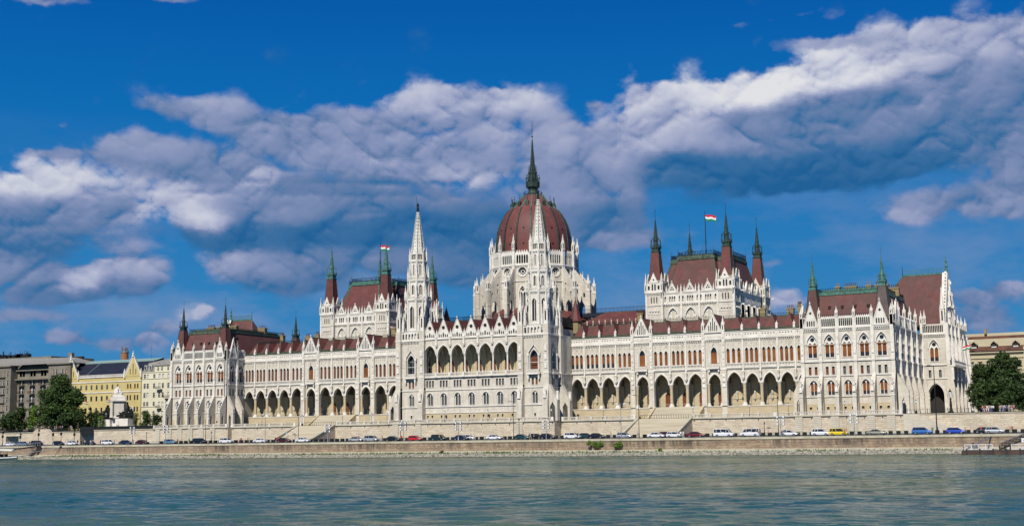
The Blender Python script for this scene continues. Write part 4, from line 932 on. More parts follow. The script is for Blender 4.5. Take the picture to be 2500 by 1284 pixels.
def build_tower(sg):
    s = sg; cx, cy = s*20.8, -2.3; mb = MB(); st, wh = 'limestone', 'white_stone'; H = 4.0
    faces = [F(cx, cy-H, 0), F(cx+H, cy, 90), F(cx-H, cy, -90)]
    for k, f in enumerate(faces):
        hs = [arch(0, 2.5, 20.3, 23.9, 26.0, 6)]
        if k == 0: hs += [rect(-.95, -.25, 16.0, 17.95), rect(.25, .95, 16.0, 17.95), arch(0, 1.9, 10.7, 13.0, 14.2, 5), rect(-.3, .3, 7.0, 7.9)]
        else: hs += [rect(-.8, -.2, 16.0, 17.9), rect(.2, .8, 16.0, 17.9)]
        f.plate(mb, rect(-H, H, G0, 30.3), hs, 0, .8, st)
        if k == 0: f.box(mb, -H, H, 6.2, 8.5, 0, .05, 'cream_stone') if False else None
        archivolt(f, mb, 0, 2.5, 23.9, 26.0, .22, -.02, .3, wh, 7, z0=20.3)
        for q in (-1, 1):
            mb.bar(f.P(q*1.95, 25.0, .4), f.P(0, 27.6, .4), .18, wh); mb.bar(f.P(q*1.75, 20.3, .45), f.P(q*1.75, 24.2, .45), .13, wh, 6); f.box(mb, q*1.75-.3, q*1.75+.3, 24.2, 25.0, .1, .7, wh)
        f.box(mb, -2.2, 2.2, 18.9, 19.2, 0, 1.1, wh); rail(f, mb, -2.1, 2.1, 19.2, 20.3, .8, 1.05)
        for q in (-1, 1): f.box(mb, q*1.7-.2, q*1.7+.2, 17.6, 18.9, 0, .9, 'carved_stone')
        for z, h, d in ((15.3, .24, .2), (10.3, .26, .24), (30.3, .4, .5), (22.4, .12, .1)): string(f, mb, -H, H, z, h, d)
        dentils(f, mb, -H+.6, H-.6, 29.6, 30.05, 0, .35, wh, .5, .26)
        # open gallery
        hs = [arch(-2.7+1.08*j, .68, 30.8, 32.1, 32.55, 3) for j in range(6)]
        f.plate(mb, rect(-H+.6, H-.6, 30.5, 33.0), hs, .3, .45, wh)
        dentils(f, mb, -H+.6, H-.6, 33.0, 33.35, -.1, .3, wh, .54, .26)
    mb.box(cx-H, cx+H, cy-H, cy+H, 30.2, 30.45, wh)
    # corner buttresses
    for qx in (-1, 1):
        for qy in (-1, 1):
            x, y = cx+qx*(H+.15), cy+qy*(H+.15)
            mb.box(x-.85, x+.85, y-.85, y+.85, 15.3, 33.2, st)
            mb.box(x-.95, x+.95, y-.95, y+.95, 30.1, 30.6, wh); mb.box(x-.95, x+.95, y-.95, y+.95, 19.0, 19.5, wh); mb.box(x-.95, x+.95, y-.95, y+.95, 15.1, 15.4, wh)
            if qy < 0:
                for z in (20.5, 23, 25.5): mb.box(x-.4, x+.4, y-1.05, y-.8, z, z+1.7, 'carved_stone')
                f = F(x, y, 0)
                f.profile(mb, -.85, .85, [(-.85, 16), (.85, 16), (1.9, 11.4), (1.9, G0), (-.85, G0)], st)
                mb.box(x-.5, x+.5, y-2.15, y-1.75, 12.0, 14.5, 'carved_stone'); mb.box(x-.95, x+.95, y-2.0, y, G0, 6.4, wh)
            f = F(x, y, 90*qx)
            if qx*s > 0:
                f.profile(mb, -.85, .85, [(-.85, 16), (.85, 16), (3.4, 11.4), (3.4, G0), (2.7, G0), (2.7, 9.6), (1.9, 10.9), (1.1, 9.6), (1.1, G0), (-.85, G0)], st)
                p = f.P(0, 12, 3.2); mb.box(p[0]-.35, p[0]+.35, p[1]-.35, p[1]+.35, 11.4, 14.0, 'carved_stone')
    # octagons
    def octo(z0, z1, r, lw, lz0, lza, par=True, ph=.9):
        ap = r*math.cos(PI/8); w = 2*r*math.sin(PI/8)
        for j in range(8):
            f = F(cx+ap*math.sin(j*PI/4), cy-ap*math.cos(j*PI/4), j*45)
            f.plate(mb, rect(-w/2, w/2, z0, z1), [arch(0, lw, lz0, lza-lw*.8, lza, 4)], 0, .35, wh)
            f.box(mb, -lw/2-.05, lw/2+.05, lz0, lza, -.5, -.45, 'opening_shade')
            f.box(mb, -.07, .07, lz0, lza-.2, -.3, -.15, wh)
            archivolt(f, mb, 0, lw, lza-lw*.8, lza, .16, -.02, .16, wh, 5, z0=lz0)
            string(f, mb, -w/2-.1, w/2+.1, z1, .4, .35, wh); dentils(f, mb, -w/2, w/2, z1-.55, z1-.2, 0, .25, wh, .42, .2)
            if par: rail(f, mb, -w/2-.12, w/2+.12, z1+.15, z1+.15+ph, .1, .32, wh, .4, .18)
            a = j*PI/4+PI/8; x, y = cx+r*math.sin(a), cy-r*math.cos(a)
            mb.lathe(x, y, [(z0, .34), (z1+.2, .34)], 6, wh)
    octo(30.4, 42.9, 3.85, 1.35, 34.3, 40.9); octo(43.1, 48.9, 3.1, .85, 44.6, 47.6); octo(49.0, 54.9, 2.55, .5, 50.6, 53.9, False)
    mb.box(min(s*19, s*25.4), max(s*19, s*25.4), 1.9, 9.2, G0, 30.0, st); string(F(s*25.4, 0, 90*s), mb, (2 if s > 0 else -9), (9 if s > 0 else -2), 19.3, .3, .25); mb.box(min(s*19, s*24.9), max(s*19, s*24.9), 2.0, 12, 30, 30.6, wh)
    mb.box(min(s*19, s*24.58), max(s*19, s*24.58), 9.2, 17, G0, 28.8, 'old_stone')
    tw = mb.build('front_tower', PR)
    f = faces[0]
    for k, f in enumerate(faces):
        window(f, 0, 20.3, 'lancet', 2.6, 5.7, tw, 'balcony_window', 3 if s < 0 else 1, d=-.35, zb=.66)
        for q in (-1, 1): window(f, q*.6 if k == 0 else q*.5, 16.0, 'square', .7, 1.95, tw, 'square_window', 1)
    f = faces[0]; window(f, 0, 10.7, 'twin', 1.9, 3.5, tw, 'arched_window', 3, lw=.7, lh=3.1, sp=.42, zs=2.3); window(f, 0, 7.0, 'square', .6, .9, tw, 'basement_window', 3)
    # corner pinnacles and flyers
    for qx in (-1, 1):
        for qy in (-1, 1):
            x, y = cx+qx*(H+.15), cy+qy*(H+.15)
            pinnacle(x, y, 33.2, 1.35, 10.6, tw, 'tower_pinnacle')
            for e in ((0, 1), (1, 0)):
                pinnacle(x+e[0]*qx*.0-e[0]*qx*1.4, y-e[1]*qy*1.4, 33.0, .7, 6.0, tw, 'tower_pinnacle')
            fl = MB(); p0 = Vector((x-qx*.4, y-qy*.4, 0)); p1 = Vector((cx+qx*2.6, cy+qy*2.6, 0))
            prev = None
            for i in range(9):
                t = i/8; P = p0.lerp(p1, t); z = 34.6+4.6*math.sin(t*PI/2); cur = (P.x, P.y, z)
                if prev: fl.bar(prev, cur, .28, wh); fl.bar((prev[0], prev[1], 36.3+3.6*(i-1)/8), (cur[0], cur[1], 36.3+3.6*i/8), .22, wh)
                prev = cur
            fl.build('flying_buttress', tw)
    for j in range(8):
        a = j*PI/4+PI/8
        for r, z, w, h in ((3.95, 43.2, .62, 4.6), (3.15, 49.1, .55, 4.6), (2.6, 55.0, .5, 4.4)):
            pinnacle(cx+r*math.sin(a), cy-r*math.cos(a), z, w, h, tw, 'tower_pinnacle', rz=a)
        for r, z, sc in ((3.75, 38.5, .8),): statue(F(cx+3.6*math.sin(a), cy-3.6*math.cos(a), math.degrees(a)), 0, 37.6, .3, tw, sc=.7)
    sp = MB()
    sp.lathe(cx, cy, [(54.9, 2.75), (55.3, 2.75), (55.3, 2.3), (57.0, 2.2), (57.0, 2.45), (57.3, 2.45), (57.3, 2.1)], 8, wh, a0=PI/8)
    sp.lathe(cx, cy, [(57.3, 2.05), (60.5, 1.62), (70.6, .22)], 8, wh, a0=PI/8)
    for j in range(8):
        a = PI/8+j*PI/4; n = 21
        for i in range(n):
            t = (i+.4)/n; z = 58.5+12*t; r = (2.05-(z-57.3)/3.2*.43) if z < 60.5 else 1.62-(z-60.5)/10.1*1.4
            x, y = cx+(r+.1)*math.cos(a), cy+(r+.1)*math.sin(a); k = .17*(1-.35*t); sp.box(x-k, x+k, y-k, y+k, z-.07, z+.16, wh)
        b = j*PI/4
        for i in range(9):
            z = 59.5+i*1.1; r = (1.62-(z-60.5)/10.1*1.4 if z > 60.5 else 1.75)*.925
            sp.box(cx+r*math.cos(b)-.07, cx+r*math.cos(b)+.07, cy+r*math.sin(b)-.07, cy+r*math.sin(b)+.07, z, z+.35, 'opening_shade')
        f = F(cx+2.35*math.cos(PI/8)*math.sin(b), cy-2.35*math.cos(PI/8)*math.cos(b), j*45)
        for q in (-.5, 0, .5): f.box(sp, q-.13, q+.13, 55.5, 56.8, -.12, .02, 'opening_shade')
        f.plate(sp, [(-.8, 57.2), (.8, 57.2), (0, 58.9)], [], .1, .2, wh, rim=True)
    sp.build('stone_spire', tw)
    fg = MB(); fg.lathe(cx, cy, [(70.5, .3), (70.8, .42), (71.0, .3), (71.6, .34), (72.3, .26), (72.8, .34), (73.1, .12), (73.3, .17), (73.6, .05)], 8, 'bronze'); fg.bar((cx-.45, cy, 71), (cx-.45, cy, 75.6), .05, 'bronze'); fg.bar((cx-.3, cy, 72.8), (cx-.45, cy, 72.2), .09, 'bronze')
    fg.build('statue', tw)
    return tw

def build_dome():
    cx, cy = 0, 35.65; R = 14.0; N = 16; wh = 'white_stone'; st = 'limestone'; mb = MB()
    ap = R*math.cos(PI/N); w = 2*R*math.sin(PI/N)
    for j in range(N):
        a = (j+.5)*2*PI/N; f = F(cx+ap*math.sin(a), cy-ap*math.cos(a), math.degrees(a))
        hs = [arch(0, 2.3, 40.5, 46.0, 48.4, 6), circ(0, 53.0, 1.35, 16)]
        f.plate(mb, rect(-w/2, w/2, 33, 55.0), hs, 0, .6, st)
        archivolt(f, mb, 0, 2.3, 46.0, 48.4, .3, -.02, .3, wh, 7, z0=40.5)
        ro, ri = circ(0, 53.0, 1.75, 16), circ(0, 53.0, 1.35, 16)
        mb.mesh([f.P(x, z, .2) for x, z in ri]+[f.P(x, z, .2) for x, z in ro]+[f.P(x, z, 0) for x, z in ro]+[f.P(x, z, 0) for x, z in ri],
                [q for i in range(16) for q in ((i, (i+1) % 16, (i+1) % 16+16, i+16), (i+16, (i+1) % 16+16, (i+1) % 16+32, i+32), (i, (i+1) % 16, (i+1) % 16+48, i+48))], wh)
        string(f, mb, -w/2, w/2, 50.0, .25, .25); string(f, mb, -w/2, w/2, 55.0, .35, .45); dentils(f, mb, -w/2+.5, w/2-.5, 54.4, 54.8, 0, .35, wh, .5, .26)
        n = 5; sw = (w-1.5)/n
        f.plate(mb, rect(-w/2, w/2, 55.0, 59.0), [arch(-w/2+.75+sw*(i+.5), sw*.72, 55.6, 57.9, 58.4, 3) for i in range(n)], .15, .3, wh)
        f.plate(mb, rect(-w/2, w/2, 55.1, 58.9), [], -.9, 0, 'opening_shade')
        for i in range(5): f.plate(mb, [(-w/2+.7+sw*i, 59.0), (-w/2+.7+sw*(i+1), 59.0), (-w/2+.7+sw*(i+.5), 60.0)], [], .15, .25, wh, rim=True)
        # pier at the corner
        b = j*2*PI/N; f = F(cx+R*math.sin(b), cy-R*math.cos(b), math.degrees(b))
        f.box(mb, -.46, .46, 33, 59.6, -.5, .55, wh); f.box(mb, -.4, .4, 59.6, 60.2, -.3, .45, wh)
        for z in (45, 50, 55): f.box(mb, -.54, .54, z-.12, z+.12, -.5, .63, wh)
    mb.lathe(cx, cy, [(58.6, 13.6), (58.8, 12.4)], 32, 'mossy_copper')
    dr = mb.build('drum', PR)
    for j in range(N):
        a = (j+.5)*2*PI/N; f = F(cx+ap*math.sin(a), cy-ap*math.cos(a), math.degrees(a))
        if math.cos(a) > -.35:
            link('rose_window', win_mesh('rose', 2.7, 2.7), dr, f.P(0, 53.0, -.25), a)
            window(f, 0, 40.5, 'twin', 2.3, 7.9, dr, 'lancet_window', 3, lw=.8, lh=6.0, sp=.5, cr=.4, cz=6.7, zs=5.5)
        b = j*2*PI/N; x, y = cx+(R+.2)*math.sin(b), cy-(R+.2)*math.cos(b)
        pinnacle(x, y, 59.9, .9, 5.2, dr, 'drum_pinnacle', rz=b)
        # flying buttress wall
        fb = MB(); f = F(cx+R*math.sin(b), cy-R*math.cos(b), math.degrees(b))
        outer = [(0, 53.6), (.6, 53.6), (5.0, 48.0), (6.0, 47.2), (6.0, 33), (0, 33)]
        holes = [arch(2.9, 2.7, 35.0, 41.4, 43.9, 5), rect(3.6, 4.3, 45.0, 46.4), arch(1.6, .5, 46.2, 47.4, 47.8, 3), circ(1.6, 49.0, .4, 8)]
        fr_ = F(cx+R*math.sin(b), cy-R*math.cos(b), math.degrees(b)-90)     # plane holding the radial direction
        for dd in (-.42, .42):
            fr_.plate(fb, outer, holes if True else [], dd, .84 if dd > 0 else 0, st)
        pts = outer; n = len(pts); fb.mesh([fr_.P(p[0], p[1], -.42) for p in pts]+[fr_.P(p[0], p[1], .42) for p in pts], [(i, (i+1) % n, (i+1) % n+n, i+n) for i in range(n)], st)
        fr_.box(fb, .4, 5.2, 0, 0, 0, 0, st) if False else None
        p0, p1 = fr_.P(.5, 53.8, 0), fr_.P(5.0, 48.2, 0); fb.bar(p0, p1, .5, st)
        f.box(fb, -.52, .52, 33, 47.2, 4.9, 5.95, st); f.box(fb, -.62, .62, 46.9, 47.3, 4.8, 6.05, wh); f.box(fb, -.6, .6, 42.3, 42.6, 4.8, 6.03, wh)
        fb.build('flying_buttress', dr)
        q = f.P(0, 0, 5.4); pinnacle(q[0], q[1], 47.3, .95, 4.9, dr, 'buttress_pinnacle', rz=b)
        q = f.P(0, 0, 3.4); pinnacle(q[0], q[1], 49.0, .6, 4.4, dr, 'buttress_pinnacle', rz=b)
    # low ring wall and roofs round the foot
    rg = MB(); rg.lathe(cx, cy, [(30, 19), (37.5, 19), (37.6, 19.3), (41.5, 14)], 16, 'red_tiles', a0=PI/2, cap1=False); rg.build('ring_roof', dr)
    prof = [(58.6, 12.4), (61, 12.38), (63.5, 12.3), (65.5, 12.1), (67.5, 11.75), (69.4, 11.2), (71.3, 10.4), (73.0, 9.4), (74.6, 8.1), (76, 6.7), (77.4, 5.2), (78.6, 4.0), (79.6, 3.1)]
    db = MB()
    RG = []
    for z, r in prof:
        ring = []
        for j in range(64):
            a = 2*PI*j/64; q = (j % 4)/4.0; bulge = 1-.012*math.sin(q*PI)
            ring.append((cx+r*bulge*math.cos(a), cy+r*bulge*math.sin(a), z))
        RG.append(ring)
    db.rings(RG, 'dome_tiles')
    dm = db.build('dome', PR, smooth=True)
    key = MB()
    for i in range(len(prof)-1):
        (z0, r0), (z1, r1) = prof[i], prof[i+1]
        for o_, rr in ((.0, .3),):
            w0, w1 = .10+.20*r0/12.4, .10+.20*r1/12.4
            key.hexa([(r0-.1, -w0, z0), (r0+.25, -w0*.8, z0), (r0+.25, w0*.8, z0), (r0-.1, w0, z0), (r1-.1, -w1, z1), (r1+.25, -w1*.8, z1), (r1+.25, w1*.8, z1), (r1-.1, w1, z1)], 'green_copper' if z0 > 73 else 'dark_copper')
            key.bar((r0+.05, 0, z0), (r1+.05, 0, z1), .02, 'dark_copper')
    km = key.data('rib')
    dk = MB()
    dk.sq(0, 0, [(-.4, .5), (.9, .45), (1.5, .1)], 'dark_copper'); dk.bar((0, 0, 1.2), (0, 0, 3.2), .07, 'dark_copper'); dk.lathe(0, 0, [(2.0, .03), (2.2, .26), (2.4, .03)], 6, 'dark_copper'); dk.lathe(0, 0, [(2.8, .02), (2.95, .18), (3.1, .02)], 6, 'dark_copper')
    dkm = dk.data('dormer')
    hk = MB(); hk.box(-.16, .16, -.2, .2, -.16, .16, 'opening_shade'); hkm = hk.data('vent')
    for j in range(N):
        link('rib', km, dm, (cx, cy, 0), 2*PI*j/N); a = 2*PI*(j+.5)/N
        link('dormer', dkm, dm, (cx+7.0*math.cos(a), cy+7.0*math.sin(a), 75.6), a)
        if math.sin(a) < .3:
            for r, z in ((12.3, 62.3), (11.75, 67.4)): link('vent', hkm, dm, (cx+r*math.cos(a), cy+r*math.sin(a), z), a)
    ln = MB(); c = 'dark_copper'; L = lambda p, n=16: ln.lathe(cx, cy, p, n, c, a0=PI/8)
    L([(79.4, 3.0), (79.8, 3.1), (80.0, 2.4), (80.4, 1.7), (81.2, 1.4), (81.8, 1.5), (82.2, 1.95)])
    L([(82.2, 1.95), (82.5, 2.1), (84.0, 2.15), (84.1, 1.9)], 8); L([(84.0, 1.35), (86.9, 1.2), (87.0, 1.4), (87.5, 1.4), (87.6, .95), (89.9, .78), (90.0, .9), (90.2, .72)], 8)
    L([(90.2, .68), (98.6, .12)], 8)
    for j in range(8):
        a = PI/8+j*PI/4; x, y = cx+2.15*math.cos(a), cy+2.15*math.sin(a)
        ln.bar((x, y, 82.3), (x, y, 86.8), .15, c, r1=.06); ln.bar((x, y, 86.0), (cx+1.2*math.cos(a), cy+1.2*math.sin(a), 87.0), .08, c)
        ln.box(x-.2, x+.2, y-.2, y+.2, 85.2, 85.6, c)
        x, y = cx+1.4*math.cos(a), cy+1.4*math.sin(a); ln.bar((x, y, 87.0), (x, y, 89.8), .11, c, r1=.04)
        crockets(ln, (cx+.72*math.cos(a), cy+.72*math.sin(a), 90.2), (cx+.14*math.cos(a), cy+.14*math.sin(a), 98.4), 16, .1, c)
    for j in range(16):
        a = j*PI/8; x, y = cx+3.0*math.cos(a), cy+3.0*math.sin(a); ln.bar((x, y, 79.6), (x, y, 80.9), .07, c); ln.bar((x, y, 80.6), (cx+3.0*math.cos(a+PI/8), cy+3.0*math.sin(a+PI/8), 80.6), .05, c)
        ln.box(cx+2.15*math.cos(a)-.1, cx+2.15*math.cos(a)+.1, cy+2.15*math.sin(a)-.1, cy+2.15*math.sin(a)+.1, 84.0, 84.6, c)
    ln.bar((cx, cy, 98), (cx, cy, 104.6), .09, c, r1=.05); ln.lathe(cx, cy, [(99.0, .04), (99.4, .34), (99.8, .04)], 8, c); ln.lathe(cx, cy, [(101.3, .03), (101.5, .22), (101.7, .03)], 8, c)
    ln.box(cx-.5, cx+.5, cy-.04, cy+.04, 103.1, 103.2, c)
    ln.build('lantern_spire', dm)
    return dm

def build_chamber(sg):
    s = sg; X0, X1 = 45.4, 72.9; Y0, Y1 = 18.7, 54.0; wh, st = 'white_stone', 'limestone'; mb = MB()
    TX = [48.1, 70.2]; TY = [21.6, 51.2]; spk = 'dark' if s > 0 else 'green'
    xa, xb = sorted((s*X0, s*X1)); wy = 19.9; subs = []
    def facade(f, cs, hw):
        for c in cs:
            f.plate(mb, rect(c-hw, c+hw, 29.5, 39.5), [arch(c, 3.1, 30.6, 35.6, 38.2, 7)], 0, .5, st)
            archivolt(f, mb, c, 3.1, 35.6, 38.2, .3, -.02, .25, wh, 8); archivolt(f, mb, c, 3.9, 35.6, 38.6, .15, -.02, .12, wh, 8)
            subs.append((f, c))
            n = 5; q = 2*hw/5.2; dx = [-2.1*q, -1.0*q+.35, 0, 1.0*q-.35, 2.1*q]
            f.plate(mb, rect(c-hw, c+hw, 39.5, 42.6), [arch(c+x, .5, 40.1, 41.4, 41.8, 3) for x in dx], .25, .3, wh)
            f.plate(mb, rect(c-hw, c+hw, 39.6, 42.5), [], -.5, 0, 'opening_shade')
            dentils(f, mb, c-hw+.4, c+hw-.4, 39.0, 39.35, 0, .35, wh, .5, .26)
            dentils(f, mb, c-hw, c+hw, 42.6, 43.1, 0, .25, wh, .6, .3)
            string(f, mb, c-hw, c+hw, 39.5, .3, .4); string(f, mb, c-hw, c+hw, 42.6, .25, .38)
    ff = F(0, wy, 0); cs = [53.6, 59.15, 64.7]; facade(ff, [s*c for c in cs], 2.775)
    for c in (56.375, 61.925): ff.box(mb, s*c-.32, s*c+.32, 30, 43.2, 0, .42, wh)
    fo = {}
    for sd in (1, -1):     # +x and -x sides
        xx = (xb if sd > 0 else xa)-sd*1.0; f = F(xx, 0, 90*sd); ys = [27.6, 33.0, 38.4, 43.8]
        facade(f, [sd*y for y in ys], 2.7)
        for y in (24.9, 30.3, 35.7, 41.1, 46.5):
            f.profile(mb, sd*y-.4, sd*y+.4, [(0, 39.3), (2.0, 38.4), (2.0, 29), (1.2, 29), (1.2, 35), (0, 37)], wh); f.box(mb, sd*y-.4, sd*y+.4, 29, 39.0, 1.2, 2.1, wh)
        fo[sd] = (f, ys)
    mb.box(xa+1.3, xb-1.3, wy+.4, 53, 26, 42.0, 'old_stone')
    cb = mb.build('chamber_block', PR)
    for f, c in subs: window(f, c, 30.6, 'triple', 3.1, 7.6, cb, 'chamber_window', 3, zs=5.0)
    for c in cs:
        gable(ff, s*c, 42.7, 3.0, 3.5, 'trefoil', cb, d=.35)
        for k in (-1, 1): pinnacle(s*c+k*1.75, wy-.2, 42.8, .42, 2.4, cb, 'roof_pinnacle')
        if c != cs[-1]: pinnacle(s*c+s*2.78, wy-.2, 42.8, .5, 2.6, cb, 'roof_pinnacle')
    f, ys = fo[1]
    for y in ys:
        gable(f, y, 42.7, 3.0, 3.5, 'trefoil', cb, d=.35); p = f.P(y+2.7, 0, .2); pinnacle(p[0], p[1], 42.8, .55, 3.2, cb, 'roof_pinnacle')
    # roof
    rf = MB(); mt = 'red_tiles' if s < 0 else 'faded_tiles'
    def fr(x0, x1, y0, y1, z0, X0_, X1_, Y0_, Y1_, z1, cop):
        q = [(x0, y0, z0), (x1, y0, z0), (x1, y1, z0), (x0, y1, z0)]; t = [(X0_, Y0_, z1), (X1_, Y0_, z1), (X1_, Y1_, z1), (X0_, Y1_, z1)]
        for j in range(4): rf.poly([q[j], q[(j+1) % 4], t[(j+1) % 4], t[j]], mt); rf.bar(q[j], t[j], .16, cop)
        e = .3; t2 = [(X0_-e, Y0_-e), (X1_+e, Y0_-e), (X1_+e, Y1_+e), (X0_-e, Y1_+e)]
        rf.rings([[(x, y, z) for x, y in t2] for z in (z1-.1, z1+.6)], cop, True, True)
        t3 = [(X0_, Y0_), (X1_, Y0_), (X1_, Y1_), (X0_, Y1_)]
        rf.rings([[(x, y, z) for x, y in t3] for z in (z1+.6, z1+1.2)], cop, True, True)
        for (A, Bb) in ((t3[0], t3[1]), (t3[1], t3[2]), (t3[3], t3[0]), (t3[2], t3[3])):
            L = math.dist(A, Bb); dg = math.degrees(math.atan2(Bb[1]-A[1], Bb[0]-A[0])); irail(F(A[0], A[1], dg), rf, 0, L, z1+1.2, .95, 0, 'dark_iron', .5, .04, .3, 9)
        for p in t3: rf.lathe(p[0], p[1], [(z1+1, .09), (z1+3.4, .03)], 5, 'dark_iron')
    cop = 'mossy_copper' if s > 0 else 'green_copper'
    xc = s*59.15
    fr(xc-11.6, xc+11.6, 22.5, 50.5, 42.3, xc-8.6, xc+8.6, 28.5, 45.5, 52.6, cop)
    fr(xc-8.2, xc+8.2, 21.2, 44, 42.3, xc-5.6, xc+5.6, 25.6, 43, 53.1, cop)
    fr(xc-13.0, xc+13.0, 27, 46, 42.3, xc-9.9, xc+9.9, 31, 43, 52.9, cop)
    rf.build('chamber_roof', cb)
    fl = MB(); fl.bar((xc, 35, 53), (xc, 35, 69), .16, 'black_metal', 6, r1=.09)
    for q in (-3, 3): fl.bar((xc+q, 35, 54), (xc, 35, 60), .03, 'dark_iron')
    fl.build('flagpole', cb)
    # corner towers
    for ix, tx in enumerate(TX):
        for iy, ty in enumerate(TY):
            x, y = s*tx, ty; H = 2.65; tm = MB()
            for dg in (0, 90, -90, 180):
                a = rad(dg); f = F(x+H*math.sin(a), y-H*math.cos(a), dg)
                f.plate(tm, rect(-H, H, 26, 43.0), [arch(k*.85, .34, 39.9, 41.4, 41.8, 3) for k in (-1, 0, 1)], 0, .3, st)
                f.plate(tm, rect(-H, H, 39.5, 42.3), [], -.3, 0, 'opening_shade')
                for k in (-1.5, -.5, .5, 1.5):
                    tm.lathe(*f.P(k*.85, 37.6, .06)[:2], [(37.3, .05), (37.4, .3), (37.8, .3), (37.9, .05)], 6, wh)
                for z, h, d in ((43.0, .35, .35), (39.2, .22, .2), (36.6, .12, .1)): string(f, tm, -H, H, z, h, d)
                dentils(f, tm, -H+.4, H-.4, 42.4, 42.7, 0, .25, wh, .45, .24)
                f.box(tm, -H, -H+.5, 26, 43, 0, .14, wh); f.box(tm, H-.5, H, 26, 43, 0, .14, wh)
                # openwork stage
                f.plate(tm, rect(-H+.2, H-.2, 43.1, 45.9), [arch(k*1.55, .62, 43.9, 44.8, 45.2, 4) for k in (-1, 1)]+[arch(k*.42, .5, 43.7, 45.3, 45.7, 3) for k in (-1, 1)], .05, .25, wh)
                f.plate(tm, rect(-H+.3, H-.3, 43.1, 45.8), [], -.4, 0, 'opening_shade')
                f.plate(tm, [(-1.3, 45.9), (1.3, 45.9), (0, 49.0)], [circ(0, 46.9, .3, 6)], .15, .3, wh, rim=True)
                f.plate(tm, [(-1.1, 45.9), (1.1, 45.9), (0, 48.7)], [], -.2, 0, 'opening_shade')
                for k in (-1, 1): crockets(tm, f.P(k*1.35, 46, 0), f.P(0, 49.1, 0), 6, .12)
                rail(f, tm, -H, H, 45.9, 46.6, -.15, .1, wh, .5, .2)
                if dg in (0, 90*s if False else 90): f.box(tm, H-.3, H-.05, 42.6, 42.95, .1, 1.5, wh)
            tw = tm.build('corner_tower', PR)
            for qx in (-1, 1):
                for qy in (-1, 1): pinnacle(x+qx*(H-.1), y+qy*(H-.1), 43.1, .72, 5.9, tw, 'turret_pinnacle')
            for qx, qy in ((-.95, -1.05), (.95, -1.05), (1.05, -.95), (1.05, .95)):
                if iy == 0 or qy < 0 or qx > 0: pinnacle(x+qx*H*.95, y+qy*H, 45.3, .4, 3.2, tw, 'turret_pinnacle')
            rm = MB(); rm.sq(x, y, [(43.2, 2.0), (46, 1.75), (55.3, 1.12)], 'red_tiles' if s < 0 else 'dome_tiles')
            for qx in (-1, 1):
                for qy in (-1, 1): rm.bar((x+qx*2, y+qy*2, 43.2), (x+qx*1.12, y+qy*1.12, 55.3), .09, 'mossy_copper')
            rm.build('turret_roof', tw)
            link('spire', spire_mesh(spk), tw, (x, y, 55.4), 0, (1.08, 1.08, 1.22))
    return cb
for s_ in (1, -1):
    build_wing(s_); build_pavilion(s_); build_end_block(s_); build_tower(s_); build_chamber(s_)
build_centre(); build_dome()
def flag_mesh(w, h, seed=0):
    mb = MB(); n = 14
    for k, c in enumerate(('flag_green', 'flag_white', 'flag_red')):
        pts = []
        for i in range(n+1):
            x = w*i/n; y = .22*math.sin(i*.9+seed)*(.3+i/n); dz = -.16*w*(i/n)+.12*math.sin(i*.7+seed)
            pts += [(x, y, dz+h*k/3), (x, y, dz+h*(k+1)/3)]
        mb.mesh(pts, [(2*i, 2*i+2, 2*i+3, 2*i+1) for i in range(n)], c)
    return mb.data('flag', True)
for x, lab in ((59.15, 'red white and green flag flying over the right hand chamber roof'), (-59.15, 'red white and green flag flying over the left hand chamber roof')):
    tag(link('flag', flag_mesh(3.2, 1.9, x), None, (x+.1, 35, 66.0), rad(12)), lab, 'flag', 'national flags')
# ------------------------------------------------------------------ setting: water, quay, terrace
def setting(name, mb): return tag(mb.build(name), kind='structure')
WZ = -4.0
def water_mat(nt, bs):
    g = nt.nodes.new('ShaderNodeNewGeometry'); pos = g.outputs['Position']
    n0 = noise(nt, vmath(nt, 'MULTIPLY', pos, (0.010, 0.035, 1)), 1.0, 6, 0.6)
    nt.links.new(ramp(nt, n0.outputs[0], [(0.34, (0.012, 0.082, 0.085)), (0.48, (0.05, 0.105, 0.076)), (0.62, (0.12, 0.14, 0.066))]), bs.inputs['Base Color'])
    bs.inputs['Roughness'].default_value = 0.12; bs.inputs['IOR'].default_value = 1.33; bs.inputs['Specular IOR Level'].default_value = 0.20
    a = noise(nt, vmath(nt, 'MULTIPLY', pos, (0.5, 1.0, 1)), 0.45, 3, 0.55, 0.3)
    a2 = noise(nt, vmath(nt, 'MULTIPLY', pos, (0.10, 0.2, 1)), 1.0, 2, 0.5)
    b = noise(nt, vmath(nt, 'MULTIPLY', pos, (0.010, 0.05, 1)), 1.0, 6, 0.68)
    amp = ramp(nt, b.outputs[0], [(0.38, (0.10,)*3), (0.58, (1, 1, 1))])
    a3 = noise(nt, vmath(nt, 'MULTIPLY', pos, (0.5, 1.0, 1)), 2.2, 4, 0.6, 0.2)
    h = math_node(nt, 'ADD', math_node(nt, 'MULTIPLY', math_node(nt, 'MULTIPLY', math_node(nt, 'MULTIPLY_ADD', a3.outputs[0], 0.3, a.outputs[0]), amp), 1.6), math_node(nt, 'MULTIPLY', a2.outputs[0], 1.0))
    bp = nt.nodes.new('ShaderNodeBump'); bp.inputs['Strength'].default_value = 1.0; bp.inputs['Distance'].default_value = WBUMP
    nt.links.new(h, bp.inputs['Height']); nt.links.new(bp.outputs[0], bs.inputs['Normal'])
WBUMP = 0.35
mat('hull_green', (.05, .09, .085), .5); mat('canvas', (.62, .62, .55), .8); mat('rust_hull', (.05, .04, .038), .7, build=spotty((.03, .03, .035), (.12, .07, .05), .5))
mat('river_water', (0.05, 0.13, 0.13), 0.15, build=water_mat)
